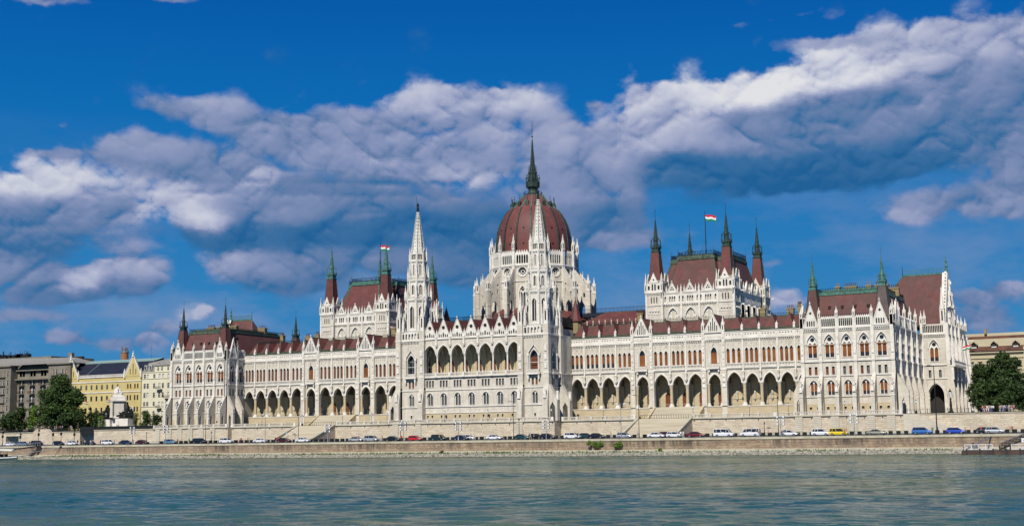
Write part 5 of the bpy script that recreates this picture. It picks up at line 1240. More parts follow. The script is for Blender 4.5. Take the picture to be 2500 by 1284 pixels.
def water_mesh():
    """river sheet: real chop, a sum of many small travelling waves, calmer in wind-shadow patches"""
    import numpy as np
    x0, x1, y0, y1, st = -236.0, 262.0, -322.0, -43.0, 0.5
    nx, ny = int((x1-x0)/st)+1, int((y1-y0)/st)+1
    X, Y = np.meshgrid(np.linspace(x0, x1, nx), np.linspace(y0, y1, ny)); rg = np.random.RandomState(4); Z = np.zeros_like(X)
    for i in range(60):
        lam = 1.15*(3.6/1.15)**rg.rand(); th = rg.normal(-1.2, .75); k = 2*np.pi/lam; ph = rg.rand()*6.28
        Z += lam*WSTEEP*(.6+.8*rg.rand())*np.sin(k*(X*np.cos(th)+Y*np.sin(th))+ph)
    P = np.zeros_like(X)
    for i in range(14):
        kx, ky = rg.normal(0, .012), rg.normal(0, .09); P += np.sin(kx*X+ky*Y+rg.rand()*6.28)
    P = 1/(1+np.exp(-P*.9)); Z *= .30+.9*P
    edge = np.minimum(1, np.minimum(np.minimum(X-x0, x1-X), np.minimum(Y-y0, y1-Y))/3.0); Z = WZ+Z*edge
    co = np.stack([X, Y, Z], -1).reshape(-1, 3).astype(np.float32)
    idx = np.arange(nx*ny).reshape(ny, nx); q = np.stack([idx[:-1, :-1], idx[:-1, 1:], idx[1:, 1:], idx[1:, :-1]], -1).reshape(-1, 4)
    B = 3000.0; ex = np.array([(-B, -B, WZ), (B, -B, WZ), (B, -42, WZ), (-B, -42, WZ), (x0, y0, WZ), (x1, y0, WZ), (x1, y1, WZ), (x0, y1, WZ)], np.float32); n = len(co)
    eq = np.array([(0, 1, 5, 4), (1, 2, 6, 5), (2, 3, 7, 6), (3, 0, 4, 7)])+n
    co = np.concatenate([co, ex]); q = np.concatenate([q, eq])
    me = bpy.data.meshes.new('water'); me.vertices.add(len(co)); me.vertices.foreach_set('co', co.ravel()); me.loops.add(q.size); me.loops.foreach_set('vertex_index', q.ravel().astype(np.int32))
    me.polygons.add(len(q)); me.polygons.foreach_set('loop_start', np.arange(0, q.size, 4, dtype=np.int32)); me.polygons.foreach_set('loop_total', np.full(len(q), 4, np.int32)); me.update(calc_edges=True)
    me.polygons.foreach_set('use_smooth', [True]*len(q)); me.materials.append(MATS['river_water']); me.update(); return me
WSTEEP = 0.0032
tag(link('water', water_mesh()), kind='structure')
mb = MB(); mb.poly([(-6000, 4, 5.45), (6000, 4, 5.45), (6000, 9000, 5.45), (-6000, 9000, 5.45)], 'land'); setting('ground', mb)
# quay road, rising slightly to the terrace wall
QY = -38.0
mb = MB(); mb.poly([(-700, QY+.5, .22), (700, QY+.5, .22), (700, -2, .85), (-700, -2, .85)], 'asphalt'); setting('road', mb)
def rz(y): return .22+(y-QY-.5)/(35.5)*.63
mb = MB()
for i in range(-110, 62):
    x = i*3.4; mb.poly([(x, QY+1.6, rz(QY+1.6)+.006), (x+1.7, QY+1.6, rz(QY+1.6)+.006), (x+1.7, QY+2.1, rz(QY+2.1)+.006), (x, QY+2.1, rz(QY+2.1)+.006)], 'road_paint')
setting('road_marking', mb)
mb = MB()
mb.box(-700, 700, QY-.15, QY+.5, -.25, .3, 'pale_concrete'); mb.box(-700, 700, QY, QY+.5, -3.2, -.25, 'quay_stone')
mb.box(-700, 700, QY-.35, QY, -3.2, -1.75, 'quay_stone')
q = mb.build('quay_wall'); tag(q, 'long stained block quay wall dropping from the road to the rocky river bank', 'quay wall')
def wet_rock(nt, bs):
    g = nt.nodes.new('ShaderNodeNewGeometry'); n = noise(nt, g.outputs['Position'], 1.6, 7, .65); c = ramp(nt, n.outputs[0], [(.36, (0.075, 0.072, 0.055)), (.58, (0.40, 0.385, 0.31))])
    s_ = nt.nodes.new('ShaderNodeSeparateXYZ'); nt.links.new(g.outputs['Position'], s_.inputs[0]); m_ = nt.nodes.new('ShaderNodeMapRange'); nt.links.new(s_.outputs[2], m_.inputs[0])
    m_.inputs['From Min'].default_value = -3.8; m_.inputs['From Max'].default_value = -3.95; nt.links.new(mix(nt, m_.outputs[0], c, (0.045, 0.045, 0.03)), bs.inputs['Base Color'])
mat('rock', (0.4, 0.38, 0.31), 0.9, build=wet_rock)
mb = MB(); mb.poly([(-700, QY-4.2, -3.15), (700, QY-4.2, -3.15), (700, QY-.2, -2.45), (-700, QY-.2, -2.45)], 'pale_concrete'); mb.poly([(-700, QY-9.5, -4.4), (700, QY-9.5, -4.4), (700, QY-4.2, -3.15), (-700, QY-4.2, -3.15)], 'pale_concrete')
setting('river_bank', mb)
mb = MB(); r = random.Random(3)
for i in range(8000):
    x = r.uniform(-215, 165); t = r.random()
    if x < -60 and r.random() < .35: continue
    y = QY-3.9-t*4.6; z = -3.05-(t*4.6)*.235; s_ = r.uniform(.2, .62)*(1.0 if t > .25 else .7)
    pts = []
    for k in range(2):
        for j in range(5):
            a = j*2*PI/5+r.uniform(-.3, .3); rr = s_*r.uniform(.6, 1.1)*(1 if k == 0 else .6); pts.append((x+rr*math.cos(a)*1.3, y+rr*math.sin(a), z-.1+(0 if k == 0 else s_*r.uniform(.55, .95))))
    mb.mesh(pts, [(j, (j+1) % 5, (j+1) % 5+5, j+5) for j in range(5)]+[(5, 6, 7, 8, 9)], 'rock')
tag(mb.build('riprap'), 'pale broken rocks piled along the waterline', kind='stuff')
mat('weed_leaf', (0.09, 0.14, 0.03), 0.8, build=spotty((0.06, 0.10, 0.02), (0.15, 0.20, 0.05), .8))
mb = MB(); r = random.Random(9)
cl = [(r.uniform(-130, 140), r.uniform(.6, 4)) for _ in range(120)]
for cx_, sp_ in cl:
    for i in range(int(26*sp_/2)):
        x = cx_+r.gauss(0, sp_); y = QY-4.0+r.uniform(-.7, .3); z = -3.15; h = r.uniform(.15, .75); a = r.uniform(0, PI); w = r.uniform(.08, .26)
        mb.poly([(x-w*math.cos(a), y-w*math.sin(a), z), (x+w*math.cos(a), y+w*math.sin(a), z), (x+r.uniform(-.2, .2), y+r.uniform(-.1, .1), z+h)], 'weed_leaf')
tag(mb.build('weeds'), 'green weeds growing along the top of the riprap', kind='stuff')

# terrace walls
def terrace(x0, x1, y, name, label, step=None, pil=None, zt=G0, rails=True, parent=None):
    mb = MB(); f = F(0, y, 0)
    f.box(mb, x0, x1, .3, zt-.25, -9, 0, 'terrace_stone'); f.box(mb, x0, x1, .3, 1.6, 0, .18, 'pale_concrete')
    f.box(mb, x0, x1, zt-.25, zt, -14, .32, 'pale_concrete')
    if pil:
        for px_ in pil:
            if x0+.5 < px_ < x1-.5:
                for k in range(7): f.box(mb, px_-1.0, px_+1.0, 1.6+k*.53, 1.6+k*.53+.47, 0, .22, 'old_stone')
                f.box(mb, px_-1.0, px_+1.0, 1.6, 5.2, 0, .12, 'terrace_stone')
    n = int((x1-x0)/4.6)
    for i in range(n+1):
        x = x0+.6+(x1-x0-1.2)*i/max(1, n); f.box(mb, x-.1, x+.1, zt-.85, zt-.6, 0, .15, 'dark_iron')
    if rails:
        for i in range(n):
            a = x0+.6+(x1-x0-1.2)*i/n; b = x0+.6+(x1-x0-1.2)*(i+1)/n
            rail(f, mb, a+.35, b-.35, zt, zt+1.0, -.22, .15, 'limestone', .42, .17); f.box(mb, a-.35, a+.35, zt, zt+1.08, -.2, .22, 'limestone')
        f.box(mb, b-.35, b+.35, zt, zt+1.08, -.2, .22, 'white_stone')
    return tag(mb.build(name), label, 'terrace wall')
pc = [97.3, 102.1, 106.7, 111.2, 115.8, 120.8]
terrace(-123, -91, -6.3, 'terrace_wall', 'balustraded terrace wall in front of the left end pavilion', pil=[-x for x in pc])
terrace(-91, -65, -4.3, 'terrace_wall', 'balustraded terrace wall between the left end pavilion and the left stairs')
terrace(-50, -28, -4.3, 'terrace_wall', 'balustraded terrace wall right of the left stairs')
terrace(-28, 28, -8.6, 'terrace_wall', 'balustraded terrace wall in front of the central block', pil=[-25, -17, 17, 25])
terrace(28, 51.2, -4.3, 'terrace_wall', 'balustraded terrace wall left of the right stairs')
terrace(67.4, 91, -4.3, 'terrace_wall', 'balustraded terrace wall between the right stairs and the right end pavilion')
terrace(91, 123.8, -6.3, 'terrace_wall', 'balustraded terrace wall in front of the right end pavilion', pil=pc)
mb = MB(); mb.poly([(-123, -4, 5.606), (123.8, -4, 5.606), (123.8, 40, 5.606), (-123, 40, 5.606)], 'terrace_paving'); mb.poly([(-28, -8.5, 5.61), (28, -8.5, 5.61), (28, -4, 5.61), (-28, -4, 5.61)], 'terrace_paving')
setting('terrace_floor', mb)
def stairs(x0, x1, label):
    mb = MB(); n = 29; y0, y1 = -4.3, -16.0
    for k in range(n):
        za = .5+(G0-.5)*(k+1)/n; mb.box(x0, x1, y1+(y0-y1)*k/n, y0+3, .3 if k == 0 else za-.4, za, 'steps_stone')
    for x in (x0-.6, x1):     # sloping flank walls
        mb.mesh([(x, y0+.4, .3), (x+.6, y0+.4, .3), (x+.6, y1-.6, .3), (x, y1-.6, .3), (x, y0+.4, G0+.25), (x+.6, y0+.4, G0+.25), (x+.6, y1-.6, 1.1), (x, y1-.6, 1.1)],
                [(4, 5, 6, 7), (0, 3, 7, 4), (1, 2, 6, 5), (2, 3, 7, 6)], 'terrace_stone')
        mb.mesh([(x-.1, y0+.4, G0+.2), (x+.7, y0+.4, G0+.2), (x+.7, y1-.8, 1.1), (x-.1, y1-.8, 1.1), (x-.1, y0+.4, G0+.45), (x+.7, y0+.4, G0+.45), (x+.7, y1-.8, 1.35), (x-.1, y1-.8, 1.35)],
                [(4, 5, 6, 7), (0, 3, 7, 4), (1, 2, 6, 5), (2, 3, 7, 6)], 'pale_concrete')
    mb.box(x0-.6, x1+.6, y0, 4, .3, G0, 'steps_stone')
    irail(F(0, y0+.8, 0), mb, x0, x1, G0, 1.05, 0, 'dark_iron', .7, .035)
    for y in (-8, -12): pass
    return tag(mb.build('stairs'), label, 'stairs')
stairs(-64.4, -50.6, 'wide stone stairs climbing to the terrace before the left arcade')
stairs(51.8, 66.8, 'wide stone stairs climbing to the terrace before the right arcade')
# retaining walls beyond the building
mb = MB(); f = F(0, -5, 0)
f.box(mb, 123.8, 420, .3, 5.35, -10, 0, 'terrace_stone'); f.box(mb, 123.8, 420, 5.35, 5.55, -10, .15, 'pale_concrete')
mb.mesh([(123.8, -6.4, 5.6), (127.5, -6.4, 5.3), (138, -5.6, 1.0), (138, -5.6, .3), (123.8, -6.4, .3), (123.8, -4.5, 5.6), (127.5, -4.5, 5.3), (138, -4.5, 1.0), (138, -4.5, .3), (123.8, -4.5, .3)], [(0, 1, 2, 3, 4), (0, 5, 6, 1), (1, 6, 7, 2), (2, 7, 8, 3)], 'old_stone')
tag(mb.build('retaining_wall'), 'pale block retaining wall right of the parliament under the trees', 'retaining wall')
mb = MB(); f = F(0, 0, 0)
irail(F(0, -4.7, 0), mb, 124.5, 420, 5.55, 1.05, 0, 'dark_iron', .55, .025); 
for i in range(60): mb.box(124.5+i*4.9-.05, 124.5+i*4.9+.05, -4.75, -4.65, 5.55, 6.9, 'dark_iron')
tag(mb.build('iron_railing'), 'thin dark iron railing on the wall right of the parliament', 'railing')
mb = MB(); f = F(0, -5, 0)
f.box(mb, -151, -123, .3, 5.35, -10, 0, 'terrace_stone'); f.box(mb, -151, -123, 5.35, 5.6, -10, .2, 'pale_concrete')
tag(mb.build('retaining_wall'), 'block retaining wall between the underpass and the parliament terrace', 'retaining wall')
mb = MB()
f.box(mb, -187.5, -157.6, .3, 5.0, -10, 0, 'terrace_stone'); f.box(mb, -187.5, -157.6, 5.0, 5.2, -10, .2, 'pale_concrete')
f.box(mb, -420, -194, .3, 5.0, -10, 0, 'terrace_stone'); f.box(mb, -420, -157.6, 4.95, 5.2, -10, .21, 'pale_concrete'); f.box(mb, -194, -187.5, 3.9, 5.0, -10, 0, 'terrace_stone')
f.box(mb, -194, -187.5, .3, 3.9, -9.8, -9.6, 'opening_shade')
mb.mesh([(-178.8, -6.6, .3), (-164.5, -6.6, .3), (-172.3, -6.6, 6.2), (-177, -6.6, 6.2), (-178.8, -6.6, 5.2), (-178.8, -5, .3), (-164.5, -5, .3), (-172.3, -5, 6.2), (-177, -5, 6.2), (-178.8, -5, 5.2)], [(0, 1, 2, 3, 4), (1, 6, 7, 2), (2, 7, 8, 3), (3, 8, 9, 4), (4, 9, 5, 0)], 'terrace_stone')
tag(mb.build('retaining_wall'), 'pale block wall left of the underpass with a side stair and a dark garage opening', 'retaining wall')
mb = MB(); mb.box(-158, -151, 4, 4.3, .3, 5.6, 'opening_shade'); mb.box(-158, -150.5, -3.5, 4.2, 4.9, 5.4, 'opening_shade'); mb.box(-157.9, -151, -4.9, -4.6, 4.4, 6.7, 'black_metal')
tag(mb.build('underpass'), 'dark underpass opening under the promenade left of the monument', 'underpass')
mb = MB(); irail(F(0, -4.6, 0), mb, -151, -123.5, 5.6, 1.05, 0, 'black_metal', .22, .06); mb.box(-151, -123.5, -4.64, -4.56, 5.7, 6.5, 'black_metal')
tag(mb.build('iron_railing'), 'black railing on the wall in front of the monument', 'railing')
mb = MB(); irail(F(0, -4.8, 0), mb, -260, -158, 5.2, 1.0, 0, 'black_metal', .4, .04)
tag(mb.build('iron_railing'), 'black railing in front of the trees at the far left', 'railing')
mb = MB(); mb.poly([(-420, -5, 5.62), (-123, -5, 5.62), (-123, 60, 5.62), (-420, 60, 5.62)], 'asphalt') ; mb.poly([(123.9, -5, 5.62), (420, -5, 5.62), (420, 60, 5.62), (123.9, 60, 5.62)], 'terrace_paving')
setting('pavement', mb)
# ------------------------------------------------------------------ neighbouring buildings
def local(name, label, cat, loc=(0, 0, 5.5), group=None):
    return tag(world_root(name, loc), label, cat, group)
def simple_win(f, parent, cs, z, w, h, frame='white_frame', glass='window_glass', d=-.25, blind=None, r=None, name='window'):
    for c in cs:
        g = blind[0] if blind and r and r.random() < blind[1] else glass
        k = ('sw', w, h, frame, g, d)
        if k not in _cache:
            mb = MB(); q = F(0, 0, 0)
            q.box(mb, -w/2, w/2, 0, h, d-.05, d, g); q.box(mb, -.05, .05, 0, h, d, d+.05, frame); q.box(mb, -w/2, w/2, h*.65, h*.65+.08, d, d+.045, frame)
            _cache[k] = mb.data('window')
        link(name, _cache[k], parent, f.P(c, z, 0), rad(f.deg))
def wall_holes(f, mb, a0, a1, z0, z1, cs, rows, w, h, mt, depth=.3, heads=None):
    """rows: sill heights; one strip per row so the cut-outs tessellate cleanly"""
    zz = [z0]+[(rows[i]+h+rows[i+1])/2 for i in range(len(rows)-1)]+[z1]
    for i, rw in enumerate(rows):
        hs = [arch(c, w, rw, rw+h*.7, rw+h, 3) if heads and heads[i] else rect(c-w/2, c+w/2, rw, rw+h) for c in cs]
        f.plate(mb, rect(a0, a1, zz[i], zz[i+1]), hs, 0, depth, mt)
# grey apartment block
T = local('apartment_building', 'grey plastered apartment block with stacked balconies at the far left', 'building', (-218, 36, 5.5))
mb = MB(); r = random.Random(2); rows = [7.6+3.4*i for i in range(7)]
fl = F(0, 31, 0); fm = F(0, 34.5, 0); XR = -200.6
Lc = [-239.5, -237.0, -233.4-1.5]; Rc = [-209.7, -208.0, -204.8, -203.1]; Mc = [-231.6, -229.9, -225.6, -223.9, -219.7, -218.0, -214.9]
wall_holes(fl, mb, -262, -233.4, 5.5, 32.0, Lc, rows, 1.0, 1.95, 'grey_plaster', heads=[0]*6+[1])
wall_holes(fl, mb, -212.4, XR, 5.5, 32.0, Rc, rows, 1.0, 1.95, 'grey_plaster', heads=[0]*6+[1])
wall_holes(fm, mb, -233.4, -212.4, 5.5, 30.2, Mc, rows, 1.3, 2.25, 'grey_plaster')
mb.box(-233.45, -233.3, 31, 34.5, 5.5, 32, 'grey_plaster'); mb.box(-212.5, -212.4, 31, 34.5, 5.5, 32, 'grey_plaster'); mb.box(XR-.05, XR, 31, 34, 5.5, 32, 'grey_plaster')
mb.box(-262, XR-.1, 36, 48, 5.5, 31, 'grey_plaster')
for (a, b) in ((-262.2, -233.0), (-212.8, XR+.4)): fl.box(mb, a, b, 32.0, 32.5, -4, .7, 'grey_plaster')
fm.box(mb, -233.4, -212.4, 30.2, 30.6, -3, 1.2, 'grey_plaster'); fm.box(mb, -233.4, -212.4, 26.6, 27.0, 0, 1.4, 'grey_plaster')
for rw in rows:
    for c in (-238.2, -208.9, -204.0): fl.box(mb, c-1.9, c+1.9, rw-.25, rw-.1, 0, .7, 'grey_plaster')
    for c in Lc+Rc: fl.box(mb, c-.66, c-.52, rw, rw+1.9, -.1, .05, 'white_frame')
ab = mb.build('facade', T)
for rw in rows:
    simple_win(fl, ab, Lc+Rc, rw, 1.0, 1.95, blind=('orange_blind', .25), r=r); simple_win(fm, ab, Mc, rw, 1.3, 2.25, blind=('orange_blind', .3), r=r, name='balcony_window')
for i, c in enumerate((-230.7, -224.8, -218.9, -214.5)):
    for rw in rows[:6]:
        bb = MB(); fm.box(bb, c-1.5, c+1.5, rw-.3, rw-.12, 0, 1.35, 'grey_plaster'); irail(F(0, 34.5-1.3, 0), bb, c-1.5, c+1.5, rw-.1, .95, 0, 'dark_iron', .3, .03); fm.box(bb, c-.16, c+.16, rw-.1, rw+2.2, .02, .2, 'white_stone')
        bb.build('balcony', ab)
rb = MB(); rb.poly([(-262, 31.5, 32.5), (XR, 31.5, 32.5), (-207, 40, 35.1), (-258, 40, 36.4)], 'roof_sheet'); rb.poly([(XR, 31.5, 32.5), (XR, 48, 32.5), (-207, 40, 35.1)], 'roof_sheet')
rb.poly([(-233.4, 34, 30.6), (-212.4, 34, 30.6), (-212.4, 37, 33.3), (-233.4, 37, 33.3)], 'roof_sheet')
rb.build('roof', ab)
# yellow neo-gothic building
T = local('yellow_building', 'yellow gothic building with a dark slate roof and white stepped gables', 'building', (-185, 38, 5.5))
f = F(0, 32, 0); mb = MB(); Y = 'yellow_plaster'
Wc = [-195.7+2.72*i for i in range(9)]; Bc = [-171.6, -170.2, -168.0, -166.6]
rows = [8.6, 12.7, 17.1, 21.5]
wall_holes(f, mb, -205.5, -173.2, 5.5, 26.1, [-203.6, -202.2, -199.9, -198.6]+Wc[:8], rows, .95, 1.9, Y, heads=[0, 0, 0, 1])
wall_holes(f, mb, -173.2, -164.9, 5.5, 26.1, Bc, rows, .75, 1.9, Y, heads=[0, 0, 0, 1])
for z in (11.2, 20.2, 24.2): f.box(mb, -205.5, -164.9, z, z+.35, 0, .2, 'white_stone' if z > 20 else Y)
f.box(mb, -164.95, -164.9, 5.5, 26, -15, 0, Y); mb.box(-205, -165, 33, 46, 5.5, 26, Y)
f.box(mb, -197.2, -173.2, 26.1, 26.3, 0, .3, 'white_stone'); rail(f, mb, -197.2, -173.2, 26.3, 27.2, 0, .25, 'white_stone', .5, .25)
f.box(mb, -169.9, -168.2, 13.6, 13.9, 0, .4, 'white_stone'); archivolt(f, mb, -169.1, 1.2, 12.8, 14.6, .25, 0, .3, 'white_stone', z0=9)
yb = mb.build('facade', T)
for k, rw in enumerate(rows): simple_win(f, yb, [-203.6, -202.2, -199.9, -198.6]+Wc[:8], rw, .95, 1.9, 'pale_green_sheet' if k == 3 else 'dark_iron'); simple_win(f, yb, Bc, rw, .75, 1.9, 'dark_iron', 'brown_blind' if k == 3 else 'window_glass')
def ygable(c):
    g = MB(); w = 4.15
    f.plate(g, [(c-w, 26.1), (c+w, 26.1), (c, 33.6)], [arch(c, .4, 26.7, 30.5, 31.0, 3), arch(c-1.4, .4, 26.7, 28.6, 29.0, 3), arch(c+1.4, .4, 26.7, 28.6, 29.0, 3)], .1, .5, Y, rim=True)
    f.plate(g, [(c-w+.3, 26.1), (c+w-.3, 26.1), (c, 33)], [], -.4, 0, 'opening_shade')
    for s in (-1, 1):
        g.bar(f.P(c+s*w, 26.1, -.1), f.P(c, 33.8, -.1), .3, 'white_stone')
        for i in range(14):
            t = (i+.5)/14; p = f.P(c+s*(w*(1-t)+.3), 26.3+7.6*t, 0); g.box(p[0]-.14, p[0]+.14, p[1]-.3, p[1]+.3, p[2]-.2, p[2]+.25, 'white_stone')
        g.sq(c+s*w, 31.8, [(25.5, .3), (27.6, .3), (29.2, .04)], 'white_stone')
    g.sq(c, 31.8, [(33.4, .3), (34.3, .3), (35.8, .04)], 'white_stone')
    g.build('gable', yb)
ygable(-169.05); ygable(-201.3)
rb = MB(); rb.poly([(-204, 32.8, 26.4), (-165, 32.8, 26.4), (-165, 39, 32.2), (-204, 39, 32.2)], 'dark_slate'); rb.poly([(-204, 39, 32.2), (-165, 39, 32.2), (-165, 44, 33.6), (-204, 44, 33.6)], 'pale_green_sheet')
rb.box(-204.2, -164.8, 38.8, 39.2, 32.1, 32.6, 'pale_green_sheet'); rb.bar((-195, 32.7, 26.6), (-192.8, 38.9, 32.2), .1, 'pale_green_sheet'); rb.poly([(-165, 32.8, 26.4), (-165, 46, 26.4), (-165, 44, 33.6), (-165, 39, 32.2)], 'dark_slate')
rb.bar((-167.5, 40, 33), (-167.5, 40, 39), .05, 'dark_iron')
rb.build('roof', yb)
for k, px_ in enumerate((214, 268)):
    X, Z = at(px_, 985 if k == 0 else 980, 30); t = empty('flagpole', (X, 31.9, Z-1.5)); tag(t, ('slanting pole with a small red and white flag on the yellow facade, nearer the trees', 'slanting pole with a small red and white flag on the yellow facade, nearer the monument')[k], 'flagpole')
    p = MB(); p.bar((0, 0, 0), (-1.2, -2.4, 2.6), .06, 'black_metal'); p.build('pole', t)
    fm_ = flag_mesh(1.5, 1.0, k); fo_ = link('flag', fm_, t, (-1.2, -2.4, 1.4), rad(20))
# cream building
T = local('cream_building', 'pale cream apartment building with balconies beside the parliament', 'building', (-155, 38, 5.5))
f = F(0, 32.3, 0); mb = MB(); Cm = 'cream_plaster'; rows = [7.4+3.45*i for i in range(6)]
Cc = [-163.4, -161.9, -158.9+.2, -156.1, -154.4, -151.7, -150.3, -148]
wall_holes(f, mb, -164.85, -135, 5.5, 27.4, Cc, rows, 1.0, 1.9, Cm)
for z in (11, 14.4, 24.8, 27.2): f.box(mb, -164.85, -135, z, z+.25, 0, .2, Cm)
f.box(mb, -158.6, -149.8, 27.4, 29.6, -.3, 0, Cm); mb.box(-164.85, -135, 34, 46, 5.5, 27, Cm)
cb_ = mb.build('facade', T); r = random.Random(4)
for rw in rows: simple_win(f, cb_, Cc, rw, 1.0, 1.9, 'white_frame', 'window_glass', blind=('white_frame', .5), r=r)
for c in (-156.9, -152.0, -155): simple_win(F(0, 32, 0), cb_, [c], 27.8, .7, 1.4)
for (c, z, w) in ((-155.8, 21.0, 2.6), (-151.4, 17.6, 3.6), (-155.8, 14.0, 2.2), (-155.8, 10.4, 2.2)):
    bb = MB(); f.box(bb, c-w/2, c+w/2, z-.3, z-.1, 0, 1.2, Cm); irail(F(0, 32.3-1.1, 0), bb, c-w/2, c+w/2, z-.1, .9, 0, 'dark_iron', .25, .03); bb.build('balcony', cb_)
rb = MB(); rb.poly([(-164.85, 32.5, 27.6), (-158.6, 32.5, 27.6), (-158.6, 34.5, 31.0), (-163.5, 34.5, 31.0)], 'roof_sheet'); rb.poly([(-163.5, 34.5, 31), (-149.5, 34.5, 31), (-146, 40, 33.6), (-157, 40, 33)], 'roof_sheet')
rb.box(-158.8, -135, 32.0, 46, 29.6, 30.0, 'roof_sheet'); rb.poly([(-158.6, 32, 30), (-135, 32, 30), (-135, 38, 33.8), (-152, 38, 33.4)], 'roof_sheet'); rb.poly([(-164.85, 32.5, 27.6), (-163.5, 34.5, 31), (-157, 40, 33), (-164.85, 46, 27.6)], 'roof_sheet')
for c in (-163.2, -160.6): rb.box(c-.5, c+.5, 32.3, 34, 28.2, 30.0, 'white_frame'); rb.box(c-.3, c+.3, 32.2, 32.35, 28.4, 29.7, 'window_glass')
rb.build('roof', cb_)
for (cx_, cy_, z, lab) in ((-199, 52, 32.5, 'red roofed house seen just behind the grey apartment block'),):
    mb = MB(); mb.box(-228, -214, 50, 62, 5.5, 34.6, 'grey_plaster'); mb.poly([(-227, 49.5, 34.6), (-221, 49.5, 34.6), (-221, 56, 36.6), (-227, 56, 36.6)], 'red_brick'); mb.box(-221, -219, 49, 50.5, 33.5, 38, 'grey_plaster'); mb.box(-218.5, -214, 50, 51, 33.5, 36.4, 'opening_shade')
    tag(mb.build('house'), lab, 'house')
mb = MB(); mb.box(-330, -268, 84, 110, 5.5, 40.4, 'grey_plaster'); r = random.Random(8)
for i in range(60):
    x = r.uniform(-318, -284); mb.bar((x, 86, 40.3), (x+r.uniform(-.6, .6), 86, 40.8+r.uniform(.4, 3.4)), .12, 'black_metal')
for i in range(26): x = r.uniform(-316, -286); mb.box(x, x+r.uniform(.6, 2.6), 85, 87, 40.4, 41.2+r.random()*1.2, 'black_metal')
tag(mb.build('house'), 'distant block with a clutter of dark aerials on its flat roof at the far left', 'house')
mb = MB(); mb.lathe(-249, 110, [(5, 2.4), (42.5, 1.65)], 20, 'red_brick'); tk = mb.build('brick_chimney'); tag(tk, 'tall round brick chimney with aerials on its top behind the yellow building', 'chimney')
mb = MB()
for i in range(12): a = i*.53; mb.bar((-249+1.5*math.cos(a), 110+1.5*math.sin(a), 42), (-249+1.9*math.cos(a), 110+1.9*math.sin(a), 44.5+r.random()*2), .12, 'grey_steel')
mb.lathe(-249, 110, [(42.4, 1.9), (43.0, 1.9), (43.0, 1.2), (44.6, 1.2)], 10, 'grey_steel'); mb.build('aerial', tk)
# building at the right edge
T = local('ochre_building', 'pale ochre building with a brown tiled roof and dormers at the right edge', 'building', (140, 80, 5.5))
f = F(0, 75, 0); mb = MB(); O = 'ochre_plaster'; Oc = [129.0+2.35*i-.3 for i in range(-1, 6)]+[142.3]
wall_holes(f, mb, 118, 160, 5.5, 25.0, Oc, [8, 13.0, 20.1], .9, 1.75, O, heads=[0, 1, 0])
for z, d in ((18.2, .35), (19.3, .2), (23.0, .3), (24.6, .7)): f.box(mb, 118, 160, z, z+.35, 0, d, O)
for c in Oc: f.box(mb, c-.7, c+.7, 22.1, 22.3, 0, .3, O)
f.box(mb, 143.6, 144.2, 5.5, 26.2, 0, .5, O); mb.box(118, 160, 77, 100, 5.5, 29.0, O); mb.box(118, 160, 84, 84.6, 29.0, 31.2, O)
ob = mb.build('facade', T)
for rw in (8, 13, 20.1): simple_win(f, ob, Oc, rw, .9, 1.75, 'white_frame', 'opening_shade')
rb = MB(); rb.poly([(118, 74.6, 25.1), (160, 74.6, 25.1), (160, 82, 30.2), (118, 82, 30.2)], 'brown_tiles'); rb.box(118, 160, 74.3, 74.8, 24.9, 25.2, 'dark_iron')
for c in (129.4, 135.2, 141.4, 147): 
    rb.box(c-.7, c+.7, 75.8, 79, 26.4, 27.4, 'opening_shade'); rb.box(c-.75, c+.75, 75.7, 75.85, 26.2, 26.6, 'white_frame')
    rb.poly([(c-1.1, 75.4, 27.2), (c, 75.4, 28.2), (c, 80, 28.6), (c-1.1, 79, 27.4)], 'brown_tiles'); rb.poly([(c+1.1, 75.4, 27.2), (c, 75.4, 28.2), (c, 80, 28.6), (c+1.1, 79, 27.4)], 'brown_tiles')
    for s in (-1, 1): rb.bar((c+s*1.15, 75.4, 27.15), (c, 75.4, 28.25), .1, 'terrace_stone')
rb.box(131.6, 132.3, 83, 84, 31, 32.6, 'chimney_brick'); rb.build('roof', ob)
# monument
T = empty('monument', (-158.6, 14, 5.6)); tag(T, 'white columned monument with dark bronze groups and a white lion group on top', 'monument'); T.rotation_euler = (0, 0, 0)
mb = MB(); mb.box(-8, 8, -3, 3, 0, 1.0, 'limestone'); mb.box(-7.2, -1.4, -2.6, 2, 1.0, 3.9, 'white_stone'); mb.box(1.2, 7.2, -2.6, 2, 1.0, 4.1, 'white_stone'); mb.box(-1.3, 1.1, -1.5, 2.5, 1.0, 5.0, 'white_stone'); mb.build('plinth', T)
mb = MB(); bx = lambda a0, a1, b0, b1, z0, z1, m_: mb.hexa([tuple(Matrix.Rotation(rad(-48), 3, 'Z') @ Vector(p)) for p in ((a0, b0, z0), (a1, b0, z0), (a1, b1, z0), (a0, b1, z0), (a0, b0, z1), (a1, b0, z1), (a1, b1, z1), (a0, b1, z1))], m_)
bx(-2, 2, -2, 2, 4.5, 10.4, 'limestone'); bx(-2.7, 2.7, -2.7, 2.7, 10.4, 11.0, 'white_stone'); bx(-2.5, 2.5, -2.5, 2.5, 11.0, 12.1, 'white_stone'); bx(-2.0, 2.0, -2.0, 2.0, 12.1, 12.7, 'white_stone'); bx(-2.4, 2.4, -2.4, 2.4, 4.3, 5.0, 'white_stone')
mb.build('pier', T)
cmh = MB(); cmh.lathe(0, 0, [(4.6, .75), (5.0, .6), (9.9, .52), (10.4, .7)], 12, 'limestone'); cd = cmh.data('column')
for a, b in ((-2.1, -2.1), (0, -2.3), (2.1, -2.1), (-2.3, 0), (-2.1, 2.1)):
    v = Matrix.Rotation(rad(-48), 3, 'Z') @ Vector((a, b, 0)); link('column', cd, T, tuple(v))
